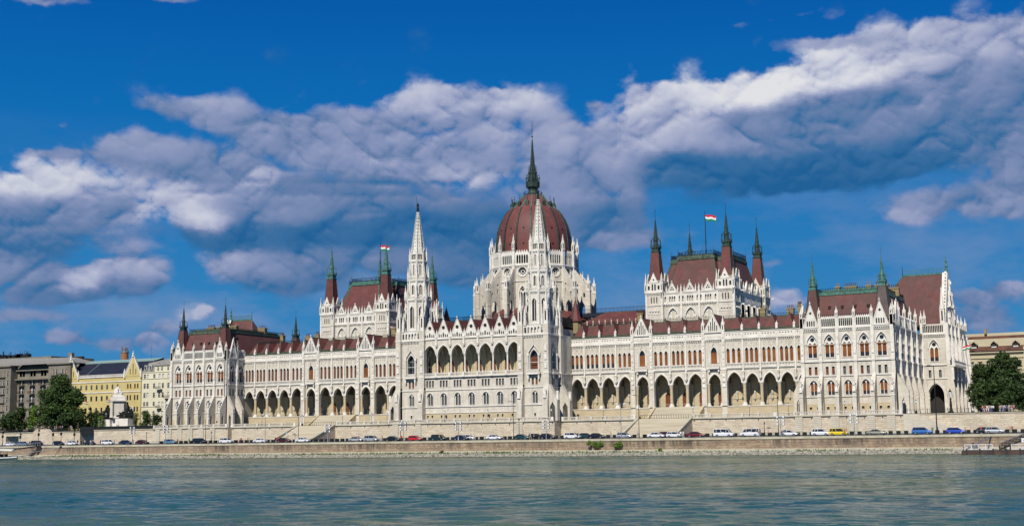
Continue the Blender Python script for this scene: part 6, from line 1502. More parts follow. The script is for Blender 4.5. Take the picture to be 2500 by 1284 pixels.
def lumpy(name, parent, cx, cy, z, pts, mt, seed):
    mb = MB(); rr = random.Random(seed)
    for (x, y, zz, r0, h) in pts:
        mb.lathe(cx+x, cy+y, [(z+zz, r0*.7), (z+zz+h*.3, r0), (z+zz+h*.62, r0*.8), (z+zz+h*.8, r0*.55), (z+zz+h*.86, r0*.3), (z+zz+h*.93, r0*.42), (z+zz+h, r0*.15)], 7, mt, rr.random()*3, sx=rr.uniform(.8, 1.2))
        for k in range(3):
            a = rr.uniform(0, 6.3); mb.bar((cx+x, cy+y, z+zz+h*.7), (cx+x+r0*1.5*math.cos(a), cy+y+r0*1.5*math.sin(a), z+zz+h*rr.uniform(.3, .8)), r0*.22, mt)
    return mb.build(name, parent)
lumpy('bronze_group', T, -4.6, -.5, 3.9, [(-2, 0, 0, 1.1, 3.2), (-1, .4, 0, 1.2, 4.6), (0, 0, 0, 1.2, 5.3), (1.2, 0, 0, 1.1, 4.2), (2, .3, 0, .9, 3.4), (.2, -.8, 0, 1.0, 3.0), (-1.3, -.9, 0, .9, 2.4)], 'bronze', 1)
lumpy('bronze_group', T, 4.2, -.5, 4.1, [(-2, 0, 0, 1.3, 2.2), (-1, -.4, 0, 1.2, 2.6), (.6, 0, 0, 1.1, 6.0), (1.6, .3, 0, 1.1, 3.4), (2.6, 0, 0, .9, 3.6), (0, -.8, 0, .9, 1.9)], 'bronze', 2)
lumpy('lion_group', T, 0, 0, 12.6, [(-1.1, 0, 0, 1.0, 2.9), (-.4, .2, .4, .9, 3.0), (.6, 0, 0, .9, 1.9), (1.5, 0, 0, .8, 1.2)], 'white_stone', 3)

# ------------------------------------------------------------------ trees
mat('leaf_dark', (0.03, 0.06, 0.015), 0.7, build=spotty((0.018, 0.036, 0.010), (0.055, 0.095, 0.022), .5, lo=.3, hi=.7))
mat('leaf_mid', (0.05, 0.09, 0.02), 0.7, build=spotty((0.03, 0.062, 0.014), (0.085, 0.14, 0.03), .6, lo=.3, hi=.7))
mat('leaf_bright', (0.08, 0.14, 0.03), 0.7, build=spotty((0.075, 0.15, 0.02), (0.17, 0.27, 0.04), .9, lo=.3, hi=.7))
mat('bark', (0.07, 0.055, 0.04), 0.9)
def tree(x, y, z, h, w, mt, label, seed, cat='tree', dens=1.0, low=.18, group=None):
    r = random.Random(seed); t = empty('tree', (x, y, z)); tag(t, label, cat, group)
    mb = MB(); hh = h*.55; mb.lathe(0, 0, [(0, w*.045+.08), (hh*.5, w*.032+.06), (hh, w*.015+.03)], 7, 'bark')
    cl = []
    n = max(7, int(h*1.6))
    for i in range(n):
        u = low+(1-low)*(i+.5)/n; v = (u-low)/(1-low); env = max(.1, 1-abs(2*v-.9)**2.6/1.2)**.5
        for k in range(3):
            a = r.uniform(0, 2*PI); rr = w/2*env*r.uniform(.15, 1.0)*r.choice((1, 1, .8, 1.1)); cl.append((rr*math.cos(a), rr*math.sin(a), h*u, (w*.16+.2)*r.uniform(.6, 1.25)))
    for c in r.sample(cl, min(8, len(cl))): mb.bar((0, 0, min(hh, c[2]*.6)), c[:3], w*.012+.03, 'bark', r1=.02)
    mb.build('trunk', t)
    lb = MB(); ls = max(.13, min(.32, w*.045))
    for (cx_, cy_, cz_, cr) in cl:
        for i in range(int(cr*cr*95*dens/(ls*9))+14):
            d = Vector((r.gauss(0, 1), r.gauss(0, 1), r.gauss(0, .8))); d.normalize(); d *= cr*(r.random()**.4)
            p = Vector((cx_, cy_, cz_))+d; n_ = Vector((r.gauss(0, 1), r.gauss(0, 1), r.gauss(.5, 1))).normalized(); a = n_.orthogonal().normalized(); b = n_.cross(a); s_ = ls*r.uniform(.6, 1.4)
            lb.poly([tuple(p-a*s_-b*s_*.5), tuple(p+a*s_-b*s_*.6), tuple(p+b*s_), ], mt)
    lb.build('crown', t); return t
def tree_at(px, ytop, ybot, wpx, Y, mt, label, seed, **k):
    X, Zt = at(px, ytop, Y); _, Zb = at(px, ybot, Y); X0, _ = at(px-wpx/2, ytop, Y); X1, _ = at(px+wpx/2, ytop, Y)
    zb = max(5.5, min(Zb, 6.0)); return tree(X, Y, zb, Zt-zb, (X1-X0)*.95, mt, label, seed, **k)
for (px, yt, w, Y, mt, lab) in (
    (18, 1016, 34, 6, 'leaf_dark', 'small dark tree at the extreme left edge'),
    (48, 999, 38, 7, 'leaf_dark', 'round dark tree in front of the left balconies'),
    (84, 990, 26, 5, 'leaf_bright', 'upright mid green tree left of the tallest left hand tree'),
    (124, 1012, 30, 4, 'leaf_dark', 'low round tree at the foot of the tallest left hand tree'),
    (148, 926, 70, 9, 'leaf_mid', 'tallest broad tree before the grey and yellow buildings'),
    (184, 956, 44, 10, 'leaf_mid', 'tall tree overlapping the corner of the yellow building'),
    (152, 1012, 40, 3, 'leaf_dark', 'bushy low tree behind the railing under the tallest tree'),
    (192, 1006, 34, 6, 'leaf_dark', 'dark low tree in front of the shaded yellow wall'),
    (226, 1008, 34, 12, 'leaf_dark', 'dark thin tree by the underpass left of the monument'),
    (246, 1016, 16, 10, 'leaf_bright', 'slim bright green tree just left of the monument'),
    (332, 1008, 12, 12, 'leaf_mid', 'thin tree just right of the monument'),
    (356, 1006, 28, 8, 'leaf_mid', 'round tree before the cream building'),
    (384, 1014, 26, 6, 'leaf_dark', 'darker tree beside the terrace corner'),
    (2390, 893, 62, 34, 'leaf_dark', 'dark tree close behind the right corner of the parliament'),
    (2420, 902, 84, 30, 'leaf_dark', 'broad dark tree in the middle of the right hand clump'),
    (2454, 870, 96, 27, 'leaf_dark', 'tallest dark tree in the right hand clump'),
    (2402, 940, 76, 22, 'leaf_dark', 'lower front tree of the right hand clump near the parliament'),
    (2456, 930, 96, 20, 'leaf_dark', 'lower front tree of the right hand clump under the tallest one'),
    (2494, 952, 60, 20, 'leaf_dark', 'dark tree cut by the right edge of the picture')):
    tree_at(px, yt, 1036 if px < 1000 else 1000, w, Y, mt, lab, int(px), dens=1.6 if px > 2000 else 1.2, low=.12)
for (px, y0, y1, w, mt, lab) in ((1450, 1074, 1095, 44, 'leaf_bright', 'leafy bush growing out of the quay wall under the black cars'), (1506, 1074, 1095, 20, 'leaf_bright', 'smaller leafy bush on the quay wall right of the larger one'), (1617, 1094, 1103, 11, 'leaf_bright', 'small shrub on the ledge right of the quay wall bushes'), (1088, 1100, 1107, 9, 'leaf_mid', 'small round shrub on the ledge near the red car')):
    X, Z1 = at(px, y0, QY-1.4); _, Z0 = at(px, y1, QY-1.4); X0, _ = at(px-w/2, y0, QY-1.4); X1, _ = at(px+w/2, y0, QY-1.4)
    r = random.Random(px); t = empty('bush', (X, QY-1.2 if y1 < 1096 else QY-3.2, Z0)); tag(t, lab, 'bush'); mb = MB(); ww = X1-X0; hh = Z1-Z0
    for i in range(5): mb.bar((0, .9, hh*.2), (r.uniform(-.4, .4)*ww, 0, hh*r.uniform(.3, .8)), .04, 'bark')
    mb.build('stem', t); mb = MB()
    for k in range(9):
        c = Vector((r.uniform(-.42, .42)*ww, r.uniform(-.5, .5), hh*r.uniform(.25, .8)))
        for i in range(90):
            d = Vector((r.gauss(0, 1), r.gauss(0, 1), r.gauss(0, 1))).normalized()*hh*.26*r.random()**.4; p = c+d; n_ = Vector((r.gauss(0, 1), r.gauss(0, 1), r.gauss(0, 1))).normalized(); a = n_.orthogonal()*.14; b = n_.cross(n_.orthogonal())*.14
            mb.poly([tuple(p-a), tuple(p+a), tuple(p+b*1.3)], mt)
    mb.build('foliage', t)
# ------------------------------------------------------------------ cars
CM = {}
def cmat(name, c, metal=.2):
    if name not in CM:
        mt = bpy.data.materials.new(name); mt.use_nodes = True; b = mt.node_tree.nodes['Principled BSDF']; b.inputs['Base Color'].default_value = (*c, 1); b.inputs['Roughness'].default_value = .35; b.inputs['Metallic'].default_value = metal; b.inputs['Coat Weight'].default_value = .5
        CM[name] = mt
    return CM[name]
mat('car_paint', (.5, .5, .5), .35); mat('tyre', (.02, .02, .02), .8); mat('rim', (.45, .46, .48), .35, .8); mat('bumper', (.03, .03, .03), .6); mat('headlight_glass', (.75, .77, .8), .15); mat('taillight', (.35, .02, .02), .3)
def loft_body(mb, st, W, mt='car_paint'):
    rings = []
    for x, zb, zt, wf in st:
        w = W/2*wf; rings.append([(x, -w*.9, zb), (x, -w, zb+.12), (x, -w, zb+(zt-zb)*.62), (x, -w*.93, zt-.04), (x, -w*.78, zt), (x, w*.78, zt), (x, w*.93, zt-.04), (x, w, zb+(zt-zb)*.62), (x, w, zb+.12), (x, w*.9, zb)])
    mb.rings(rings, mt, True, True)
TYPES = {   # length, width, height, belt, cabin base x0,x1, roof x0,x1, hood height
 'saloon': (4.6, 1.78, 1.45, .93, -1.75, 1.25, -.95, .35, .88), 'hatch': (4.15, 1.75, 1.5, .95, -2.0, 1.3, -1.6, .35, .90),
 'suv': (4.45, 1.82, 1.68, 1.05, -2.12, 1.3, -1.8, .55, 1.02), 'mpv': (4.4, 1.8, 1.72, 1.0, -2.15, 1.7, -1.85, .75, .98),
 'coupe': (4.6, 1.8, 1.38, .90, -1.7, 1.15, -.75, .2, .85), 'van': (5.0, 1.95, 1.97, 1.15, -2.46, 1.85, -2.4, 1.15, 1.1)}
_car = {}
def car_meshes(k):
    if k in _car: return _car[k]
    L, W, H, B, c0, c1, r0, r1, hd = TYPES[k]; h = L/2; mb = MB()
    loft_body(mb, [(-h, .42, B-.22, .82), (-h+.1, .30, B-.05, .94), (c0, .24, B, 1), (0, .22, B, 1), (c1, .24, B-.02, 1), (h-.45, .26, hd-.08, .96), (h-.08, .30, hd-.22, .86), (h, .40, hd-.34, .76)], W)
    w0, w1 = W/2*.9, W/2*.72; zt = H-.07
    mb.rings([[(r0-.05, -w1, zt), (r1+.05, -w1, zt), (r1+.05, w1, zt), (r0-.05, w1, zt)], [(r0+.1, -w1*.9, H), (r1-.1, -w1*.9, H), (r1-.1, w1*.9, H), (r0+.1, w1*.9, H)]], 'car_paint', True, True)
    pil = [(c0+.08, r0), (c1-.05, r1), ((c0+c1)/2-.15, (r0+r1)/2-.05)]
    if k in ('hatch', 'mpv', 'suv', 'van'): pil.append((c0+.75, r0+.6))
    if k == 'van': pil += [(c1-1.1, r1-.35)]
    for s in (-1, 1):
        for a, b in pil: mb.bar((a, s*w0*1.0, B-.02), (b, s*w1*1.01, zt), .055 if a != c0+.08 else .09, 'car_paint')
        mb.box(c1-.35, c1-.2, s*(w0+.06)-.08, s*(w0+.06)+.08, B+.02, B+.16, 'car_paint')
    if k == 'van': mb.box(-h+.05, -h+.12, -w0, w0, B, zt, 'car_paint'); mb.box(-.4, .3, -w0-.0, w0, B, B+.1, 'car_paint')
    mb.box(-h+.02, h-.1, -W/2*.9, W/2*.9, .2, .34, 'bumper'); mb.box(h-.12, h+.02, -.5, .5, .45, .6, 'bumper'); mb.box(-h-.02, -h+.1, -W/2*.8, W/2*.8, .3, .42, 'bumper')
    for s in (-1, 1): mb.box(-h-.01, -h+.12, s*W*.36-.12, s*W*.36+.12, B-.3, B-.1, 'taillight')
    body = mb.data('body')
    g = MB(); g.rings([[(c0, -w0, B-.03), (c1, -w0, B-.03), (c1, w0, B-.03), (c0, w0, B-.03)], [(r0, -w1, zt), (r1, -w1, zt), (r1, w1, zt), (r0, w1, zt)]], 'window_glass', True, True)
    wm = MB(); R = .33 if k != 'van' else .35
    ring = lambda y, rr: [(rr*math.cos(2*PI*i/14), y, rr*math.sin(2*PI*i/14)) for i in range(14)]
    wm.rings([ring(-.11, R*.85), ring(-.11, R), ring(.11, R), ring(.11, R*.85)], 'tyre', True, True); wm.rings([ring(-.125, R*.62), ring(-.13, R*.5)], 'rim', True, True); wm.rings([ring(.125, R*.62), ring(.13, R*.5)], 'rim', True, True)
    hl = MB(); hl.box(-.08, .06, -.16, .16, -.09, .09, 'headlight_glass')
    _car[k] = (body, g.data('window_glass'), wm.data('wheel'), hl.data('headlight'), R); return _car[k]
PAINT = {'white': (.72, .73, .74), 'silver': (.45, .47, .49), 'grey blue': (.20, .26, .32), 'black': (.012, .012, .015), 'dark grey': (.06, .065, .07), 'dark blue': (.015, .025, .07), 'dark red': (.16, .012, .015), 'red': (.5, .015, .012), 'maroon': (.07, .01, .012), 'light blue': (.15, .28, .42), 'dark green': (.012, .035, .03), 'teal': (.015, .06, .07), 'yellow': (.75, .55, .01), 'blue': (.03, .14, .42), 'deep blue': (.01, .05, .42), 'champagne': (.28, .28, .22)}
def car(px, kind, col, label, Y=-31.0, flip=False, name='parked_car', sc=1.0):
    X, _ = at(px, 1068, Y); b, g, w, h, R = car_meshes(kind); L, W = TYPES[kind][:2]
    t = empty(name if kind != 'van' else 'parked_van', (X, Y, rz(Y)+.01), PI if flip else 0.0); tag(t, label, 'van' if kind == 'van' else 'car', 'cars along the quay road' if kind != 'van' else 'vans along the quay road')
    o = link('body', b, t); o.material_slots[0].link = 'OBJECT'; o.material_slots[0].material = cmat('paint_'+col.replace(' ', '_'), PAINT[col], 0.0 if col in ('white', 'yellow', 'red') else .3)
    link('window', g, t)
    for sx in (-1, 1):
        for sy in (-1, 1): link('wheel', w, t, (sx*L*.305, sy*(W/2-.1), R))
    for sy in (-1, 1): link('headlight', h, t, (L/2-.12, sy*W*.33, TYPES[kind][8]-.28))
    return t
for c in (
 (25, 'saloon', 'white', 'white rounded saloon in front of the garage opening at the far left'), (57, 'hatch', 'grey blue', 'grey blue hatchback next to the white saloon at the far left'),
 (91, 'mpv', 'black', 'dark people carrier partly behind the left gangway'), (143, 'hatch', 'black', 'black hatchback near the slanting side stair'), (176, 'hatch', 'white', 'white hatchback behind the people in pale clothes'),
 (219, 'hatch', 'dark green', 'dark green hatchback in front of the dark underpass'), (264, 'suv', 'white', 'white off-road car right of the underpass'), (307, 'saloon', 'dark blue', 'dark navy saloon under the monument wall'),
 (348, 'saloon', 'maroon', 'maroon saloon right of the navy saloon below the monument wall'), (416, 'hatch', 'light blue', 'light blue grey hatchback under the left pavilion terrace'), (487, 'mpv', 'black', 'tall black people carrier under the left pavilion terrace'),
 (553, 'suv', 'white', 'white off-road car at the corner of the left pavilion terrace'), (636, 'coupe', 'white', 'small white coupe with a rounded roof before the left wing terrace'), (694, 'saloon', 'maroon', 'dark brown saloon at the foot of the left stairs'),
 (740, 'saloon', 'white', 'white saloon parked in the middle of the left stairs'), (870, 'saloon', 'silver', 'silver saloon right of the left stairs'), (907, 'mpv', 'silver', 'silver people carrier next to the silver saloon'),
 (960, 'saloon', 'black', 'black saloon below the left stone tower'), (1014, 'hatch', 'red', 'bright red hatchback below the left stone tower'), (1071, 'mpv', 'dark green', 'boxy dark green people carrier right of the red hatchback'),
 (1126, 'saloon', 'dark blue', 'dark saloon overlapping a white car below the central block'), (1207, 'saloon', 'white', 'white saloon below the middle of the central block'), (1274, 'saloon', 'teal', 'dark teal saloon left of the right stone tower'),
 (1338, 'hatch', 'black', 'black hatchback below the right stone tower'), (1398, 'suv', 'white', 'white estate car right of the right stone tower'), (1457, 'saloon', 'black', 'black saloon right behind the dark teal one near the wall bushes'),
 (1525, 'hatch', 'silver', 'silver grey hatchback just left of the right stairs'), (1603, 'saloon', 'white', 'white saloon at the left foot of the right stairs'), (1648, 'hatch', 'white', 'white hatchback in front of the dark red car at the right stairs'),
 (1699, 'saloon', 'dark red', 'dark red saloon left of the two white vans'), (1928, 'hatch', 'white', 'white hatchback right of the two white vans'), (2005, 'suv', 'white', 'white off-road car left of the yellow taxi'),
 (2048, 'mpv', 'yellow', 'yellow taxi with people beside its rear'), (2141, 'coupe', 'champagne', 'grey green coupe under the right pavilion terrace'), (2252, 'suv', 'blue', 'mid blue car beside the tall leaning lamp post'),
 (2335, 'hatch', 'deep blue', 'deep blue hatchback right of the tall leaning lamp post'), (2430, 'hatch', 'silver', 'silver hatchback near the right gangway')):
    car(*c)
for c in ((1144, 'hatch', 'white', 'white car half hidden behind a dark saloon'), (1309, 'hatch', 'black', 'black car half hidden behind people left of the right stone tower'), (1429, 'saloon', 'teal', 'dark teal saloon half hidden between the white estate and the black saloon'), (1628, 'hatch', 'dark red', 'dark red car half hidden behind a white hatchback at the right stairs'), (2404, 'saloon', 'black', 'black car half hidden behind the silver hatchback')):
    car(*c, Y=-27.5)
car(1768, 'van', 'white', 'white passenger van facing right before the right wing terrace'); car(1832, 'van', 'white', 'white passenger van facing left before the right wing terrace', flip=True)

# ------------------------------------------------------------------ people
def human_mesh(pose):
    bm_v = []; E = []; R_ = []
    def V(x, y, z, r, ry=None): bm_v.append((x, y, z)); R_.append((r, ry or r)); return len(bm_v)-1
    st = {'stand': (.07, .09, 0, 0), 'walk': (.10, .08, .30, .22), 'sit': (.10, .09, 0, 0)}[pose]
    sit = pose == 'sit'; dz = -.42 if sit else 0
    pel = V(0, 0, .95+dz, .15, .12); ab = V(0, 0, 1.12+dz, .13, .10); ch = V(0, 0, 1.34+dz, .17, .12); nk = V(0, 0, 1.50+dz, .058); hd0 = V(0, -.01, 1.60+dz, .085, .095); hd1 = V(0, -.01, 1.71+dz, .075, .085)
    E += [(pel, ab), (ab, ch), (ch, nk), (nk, hd0), (hd0, hd1)]
    no = V(0, -.115, 1.63+dz, .022); E.append((hd0, no))
    for s in (-1, 1):
        stp = st[2]*s
        if sit: hp = V(s*.1, -.02, .93+dz, .095); kn = V(s*.12, -.46, .50, .065); an = V(s*.12, -.48, .10, .045); ft = V(s*.12, -.64, .05, .045)
        else: hp = V(s*.09, 0, .88, .095); kn = V(s*.10, -stp*.75, .50, .065); an = V(s*.10, -stp*.6+(.12 if stp < 0 else 0)*1, .10, .045); ft = V(s*.11, -stp*.6+(.12 if stp < 0 else 0)-.15, .05, .042)
        E += [(pel, hp), (hp, kn), (kn, an), (an, ft)]
        sh = V(s*.19, 0, 1.42+dz, .065); el_ = V(s*.25, .03+stp*.25, 1.14+dz, .047); wr = V(s*.26, -.07+stp*.8, .92+dz, .033) if not sit else V(s*.17, -.34, .58, .033)
        hn = V(s*.26, (-.10+stp*.95) if not sit else -.42, (.84+dz) if not sit else .56, .036, .02)
        E += [(ch, sh), (sh, el_), (el_, wr), (wr, hn)]
        fg = V(bm_v[hn][0], bm_v[hn][1]-.02, bm_v[hn][2]-.08, .022, .014); th = V(bm_v[hn][0]-s*.035, bm_v[hn][1]-.04, bm_v[hn][2]-.02, .012); E += [(hn, fg), (hn, th)]
    me = bpy.data.meshes.new('person'); me.from_pydata(bm_v, E, []); o = bpy.data.objects.new('tmp', me); COL.objects.link(o)
    sk = o.modifiers.new('skin', 'SKIN'); me.skin_vertices[0].data[0].use_root = True
    for i, (a, b) in enumerate(R_): me.skin_vertices[0].data[i].radius = (a, b)
    ss = o.modifiers.new('sub', 'SUBSURF'); ss.levels = 1; ss.render_levels = 1
    dg = bpy.context.evaluated_depsgraph_get(); dg.update(); out = bpy.data.meshes.new_from_object(o.evaluated_get(dg)); bpy.data.objects.remove(o); out.name = 'person'
    out.materials.clear()
    for n_ in ('skin', 'hair', 'shirt', 'trousers'): out.materials.append(MATS[n_])
    for p in out.polygons:
        x, y, z = p.center; zz = z-dz
        if zz > 1.67 or (zz > 1.55 and y > .01): k = 1
        elif zz > 1.5: k = 0
        elif abs(x) > .21 and zz < 1.2: k = 0
        elif zz > .96 and not (sit and y < -.16): k = 2
        else: k = 3
        if sit and y < -.16 and z < 1: k = 3
        p.material_index = k; p.use_smooth = True
    return out
mat('skin', (.50, .30, .20), .6); mat('hair', (.035, .02, .012), .7); mat('shirt', (.5, .5, .5), .8); mat('trousers', (.05, .06, .1), .8)
PM = {k: human_mesh(k) for k in ('stand', 'walk', 'sit')}
CL = {'white': (.75, .75, .74), 'black': (.015, .015, .018), 'red': (.5, .03, .02), 'pink': (.6, .35, .38), 'blue': (.04, .1, .35), 'navy': (.015, .02, .06), 'grey': (.25, .25, .26), 'beige': (.45, .36, .25), 'yellow': (.65, .48, .03), 'orange': (.6, .18, .03), 'green': (.05, .2, .08), 'brown': (.10, .05, .03), 'light blue': (.3, .45, .6)}
def cloth(c):
    k = 'cloth_'+c.replace(' ', '_')
    if k not in CM: cmat(k, CL[c], 0); CM[k].node_tree.nodes['Principled BSDF'].inputs['Roughness'].default_value = .85; CM[k].node_tree.nodes['Principled BSDF'].inputs['Coat Weight'].default_value = 0
    return CM[k]
def person(px, Y, top, bot, where, pose='stand', rot=0, z=None, X=None, extra=''):
    if X is None: X, _ = at(px, 1060, Y)
    o = bpy.data.objects.new('person', PM[pose]); COL.objects.link(o); o.location = (X, Y, rz(Y)+.01 if z is None else z); o.rotation_euler = (0, 0, rad(rot))
    for i, m_ in ((2, cloth(top)), (3, cloth(bot))): o.material_slots[i].link = 'OBJECT'; o.material_slots[i].material = m_
    v = {'stand': 'standing', 'walk': 'walking', 'sit': 'sitting'}[pose]
    tag(o, '%s person, %s top, %s trousers, %s' % (v, top, bot, where), 'person', 'people about the quay'); return o
pp = [(73, 'black', 'navy', 'between the left cars', 'stand'), (130, 'white', 'white', 'behind the black hatchback', 'walk'), (160, 'pink', 'beige', 'in the group by the side stair', 'stand'), (164, 'white', 'white', 'in the group by the side stair', 'stand'), (169, 'pink', 'white', 'in the group by the side stair', 'walk'), (174, 'white', 'blue', 'in the group by the side stair', 'stand'),
 (190, 'black', 'black', 'left of the underpass', 'stand'), (199, 'navy', 'black', 'at the left edge of the underpass', 'stand'), (208, 'white', 'black', 'before the underpass', 'stand'), (222, 'pink', 'grey', 'before the underpass', 'stand'), (228, 'white', 'grey', 'at the right edge of the underpass', 'stand'), (246, 'red', 'red', 'against the wall right of the underpass', 'stand'), (252, 'grey', 'beige', 'right of the person in red', 'walk'), (279, 'black', 'grey', 'beside the white off-road car', 'stand'), (325, 'red', 'navy', 'under the monument', 'walk'),
 (434, 'orange', 'brown', 'right of the light blue car', 'stand'), (462, 'green', 'beige', 'left of the tall black people carrier', 'stand'), (586, 'white', 'red', 'under the left wing terrace', 'walk'), (589, 'red', 'navy', 'under the left wing terrace', 'walk'), (605, 'black', 'brown', 'under the left wing terrace', 'stand'), (608, 'red', 'black', 'right of a companion in black', 'stand'),
 (669, 'white', 'navy', 'left of the dark brown saloon', 'stand'), (673, 'red', 'grey', 'left of the dark brown saloon', 'stand'), (677, 'red', 'black', 'beside the dark brown saloon', 'stand'), (721, 'pink', 'white', 'at the left edge of the left stairs', 'walk'),
 (927, 'white', 'beige', 'right of the silver people carrier', 'walk'), (933, 'orange', 'grey', 'right of the silver people carrier', 'walk'), (980, 'red', 'brown', 'right of the black saloon', 'walk'), (1073, 'yellow', 'black', 'behind the dark green people carrier', 'stand'), (1119, 'blue', 'white', 'by the floodlight mast below the central block', 'stand'), (1157, 'white', 'white', 'right of the half hidden white car', 'walk'), (1230, 'yellow', 'grey', 'right of the white saloon', 'stand'),
 (1295, 'white', 'beige', 'right of the dark teal saloon', 'walk'), (1304, 'grey', 'white', 'right of the dark teal saloon', 'walk'), (1383, 'black', 'white', 'left of the white estate car', 'stand'), (1410, 'navy', 'black', 'in front of the white estate car', 'stand'), (1491, 'beige', 'grey', 'left of the silver grey hatchback', 'stand'), (1557, 'light blue', 'beige', 'by the lamp post at the right stairs', 'stand'), (1652, 'grey', 'black', 'at the foot of the right stairs', 'stand'), (1662, 'white', 'black', 'at the foot of the right stairs', 'stand'), (1668, 'white', 'white', 'at the foot of the right stairs', 'walk'),
 (1851, 'orange', 'white', 'behind the van that faces left', 'walk'), (1876, 'pink', 'black', 'under a black umbrella', 'stand'), (1911, 'pink', 'grey', 'left of the white hatchback', 'walk'), (2027, 'grey', 'white', 'left of the yellow taxi', 'walk'), (2058, 'orange', 'red', 'behind the yellow taxi', 'stand'), (2063, 'red', 'black', 'behind the yellow taxi', 'walk'), (2067, 'orange', 'white', 'behind the yellow taxi', 'stand'), (2277, 'green', 'blue', 'by the tall leaning lamp post', 'stand'), (2290, 'white', 'black', 'right of the tall leaning lamp post', 'walk'), (2357, 'beige', 'black', 'right of the deep blue hatchback', 'stand'), (2397, 'red', 'white', 'left of the silver hatchback', 'stand'), (2467, 'beige', 'grey', 'right of the silver hatchback', 'stand'), (2472, 'red', 'black', 'right of the silver hatchback', 'stand')]
r = random.Random(12)
for (px, a, b, wh_, po) in pp:
    person(px, -33.4 if r.random() < .5 else -28.2, a, b, wh_, po, r.choice((-90, 90, 30, -40)))
for (px, a, b) in ((871, 'navy', 'black'), (876, 'black', 'navy')): person(px, -24.6, a, b, 'behind the silver cars', 'stand', 150)
for i, (X, Y, z, a, b, w_) in enumerate(((-61.0, -11.5, 2.7, 'white', 'beige', 'high on the left stairs'), (-59.6, -12.2, 2.3, 'white', 'black', 'on the left stairs'), (-62.3, -12.8, 2.0, 'light blue', 'white', 'on the left stairs by the flank'), (-45, -3.0, 5.62, 'navy', 'grey', 'on the terrace right of the left stairs'))):
    person(0, Y, a, b, w_, 'walk' if i < 3 else 'stand', 0, z=z, X=X)
# crowd behind the railing at the right, and strollers on the left promenade
tops = ['white', 'blue', 'grey', 'white', 'red', 'black', 'light blue', 'beige', 'pink', 'navy', 'green', 'white', 'orange']; bots = ['navy', 'blue', 'white', 'black', 'beige']
seen = set(); i = 0; X0, _ = at(2396, 1000, -2.5); X1, _ = at(2478, 1000, -2.5)
while i < 28:
    a, b = r.choice(tops), r.choice(bots)
    if (a, b) in seen: a, b = r.choice(list(CL)), r.choice(list(CL))
    if (a, b) in seen: continue
    seen.add((a, b)); person(0, r.uniform(-4.0, -1.0), a, b, 'in the right hand railing crowd', r.choice(('stand', 'walk')), r.uniform(0, 360), z=5.63, X=X0+(X1-X0)*min(1, r.random()**.8)); i += 1
seen = set()
for px in (84, 103, 106, 110, 119, 122, 134, 138, 144, 147, 152, 172, 175, 285, 289):
    while True:
        a, b = r.choice(('white', 'white', 'pink', 'grey', 'black', 'red', 'beige', 'light blue')), r.choice(('navy', 'blue', 'white', 'black', 'beige', 'grey'))
        if (a, b) not in seen: break
    seen.add((a, b)); X, _ = at(px, 1040, -4); person(0, -3.9, a, b, 'behind the far left railing' if px < 200 else 'before the monument', 'walk', r.choice((-90, 90)), z=5.63, X=X)
mb = MB(); X, _ = at(1876, 1050, -28.6); mb.lathe(0, 0, [(1.95, .62), (2.1, .5), (2.22, .1)], 10, 'black_metal', cap0=True); mb.bar((0, 0, 1.1), (0, 0, 2.1), .02, 'black_metal'); o = mb.build('umbrella'); o.location = (X+.1, -28.5, rz(-28.5)); tag(o, 'open black umbrella held over a person near the left facing van', 'umbrella')

# ------------------------------------------------------------------ street furniture
bm_ = MB(); bm_.box(-.42, .42, -.42, .42, 0, .78, 'black_metal'); bm_.box(-.46, .46, -.46, .46, .78, .84, 'black_metal'); bm_.box(-.36, .36, -.36, .36, .8, .86, 'opening_shade'); bx_ = bm_.data('planter_box')
_, _z = 0, 0
for px in list(range(394, 560, 12))+list(range(576, 870, 13))+list(range(938, 1240, 14))+list(range(1245, 1560, 16))+list(range(1574, 1990, 17))+list(range(2080, 2500, 19)):
    X, _ = at(px, 1065, -24.0); o = link('planter_box', bx_, None, (X, -24.0, rz(-24)+.005)); tag(o, 'black square planter box in the row along the quay road', 'planter', 'black planter boxes in a row')
def lamp(X, Y, z, label, h=3.4, big=False):
    k = ('lamp', big)
    if k not in _cache:
        a = MB(); s = 1.9 if big else 1
        a.lathe(0, 0, [(0, .22*s), (.25, .3*s), (.55, .3*s), (.8, .12*s), (1.0, .06*s), (h-.9, .05*s)], 8, 'black_metal'); a.lathe(0, 0, [(h-.9, .05), (h-.8, .2*s), (h-.75, .2*s)], 8, 'black_metal'); a.lathe(0, 0, [(h-.12, .25*s), (h, .1), (h+.2, .03)], 8, 'black_metal', cap0=True)
        g = MB(); g.lathe(0, 0, [(h-.75, .13*s), (h-.12, .22*s)], 8, 'lamp_glass', cap0=True)
        _cache[k] = (a.data('post'), g.data('lantern'))
    t = empty('street_lamp', (X, Y, z)); tag(t, label, 'lamp', 'terrace lantern lamps'); link('post', _cache[k][0], t); link('lantern', _cache[k][1], t); return t
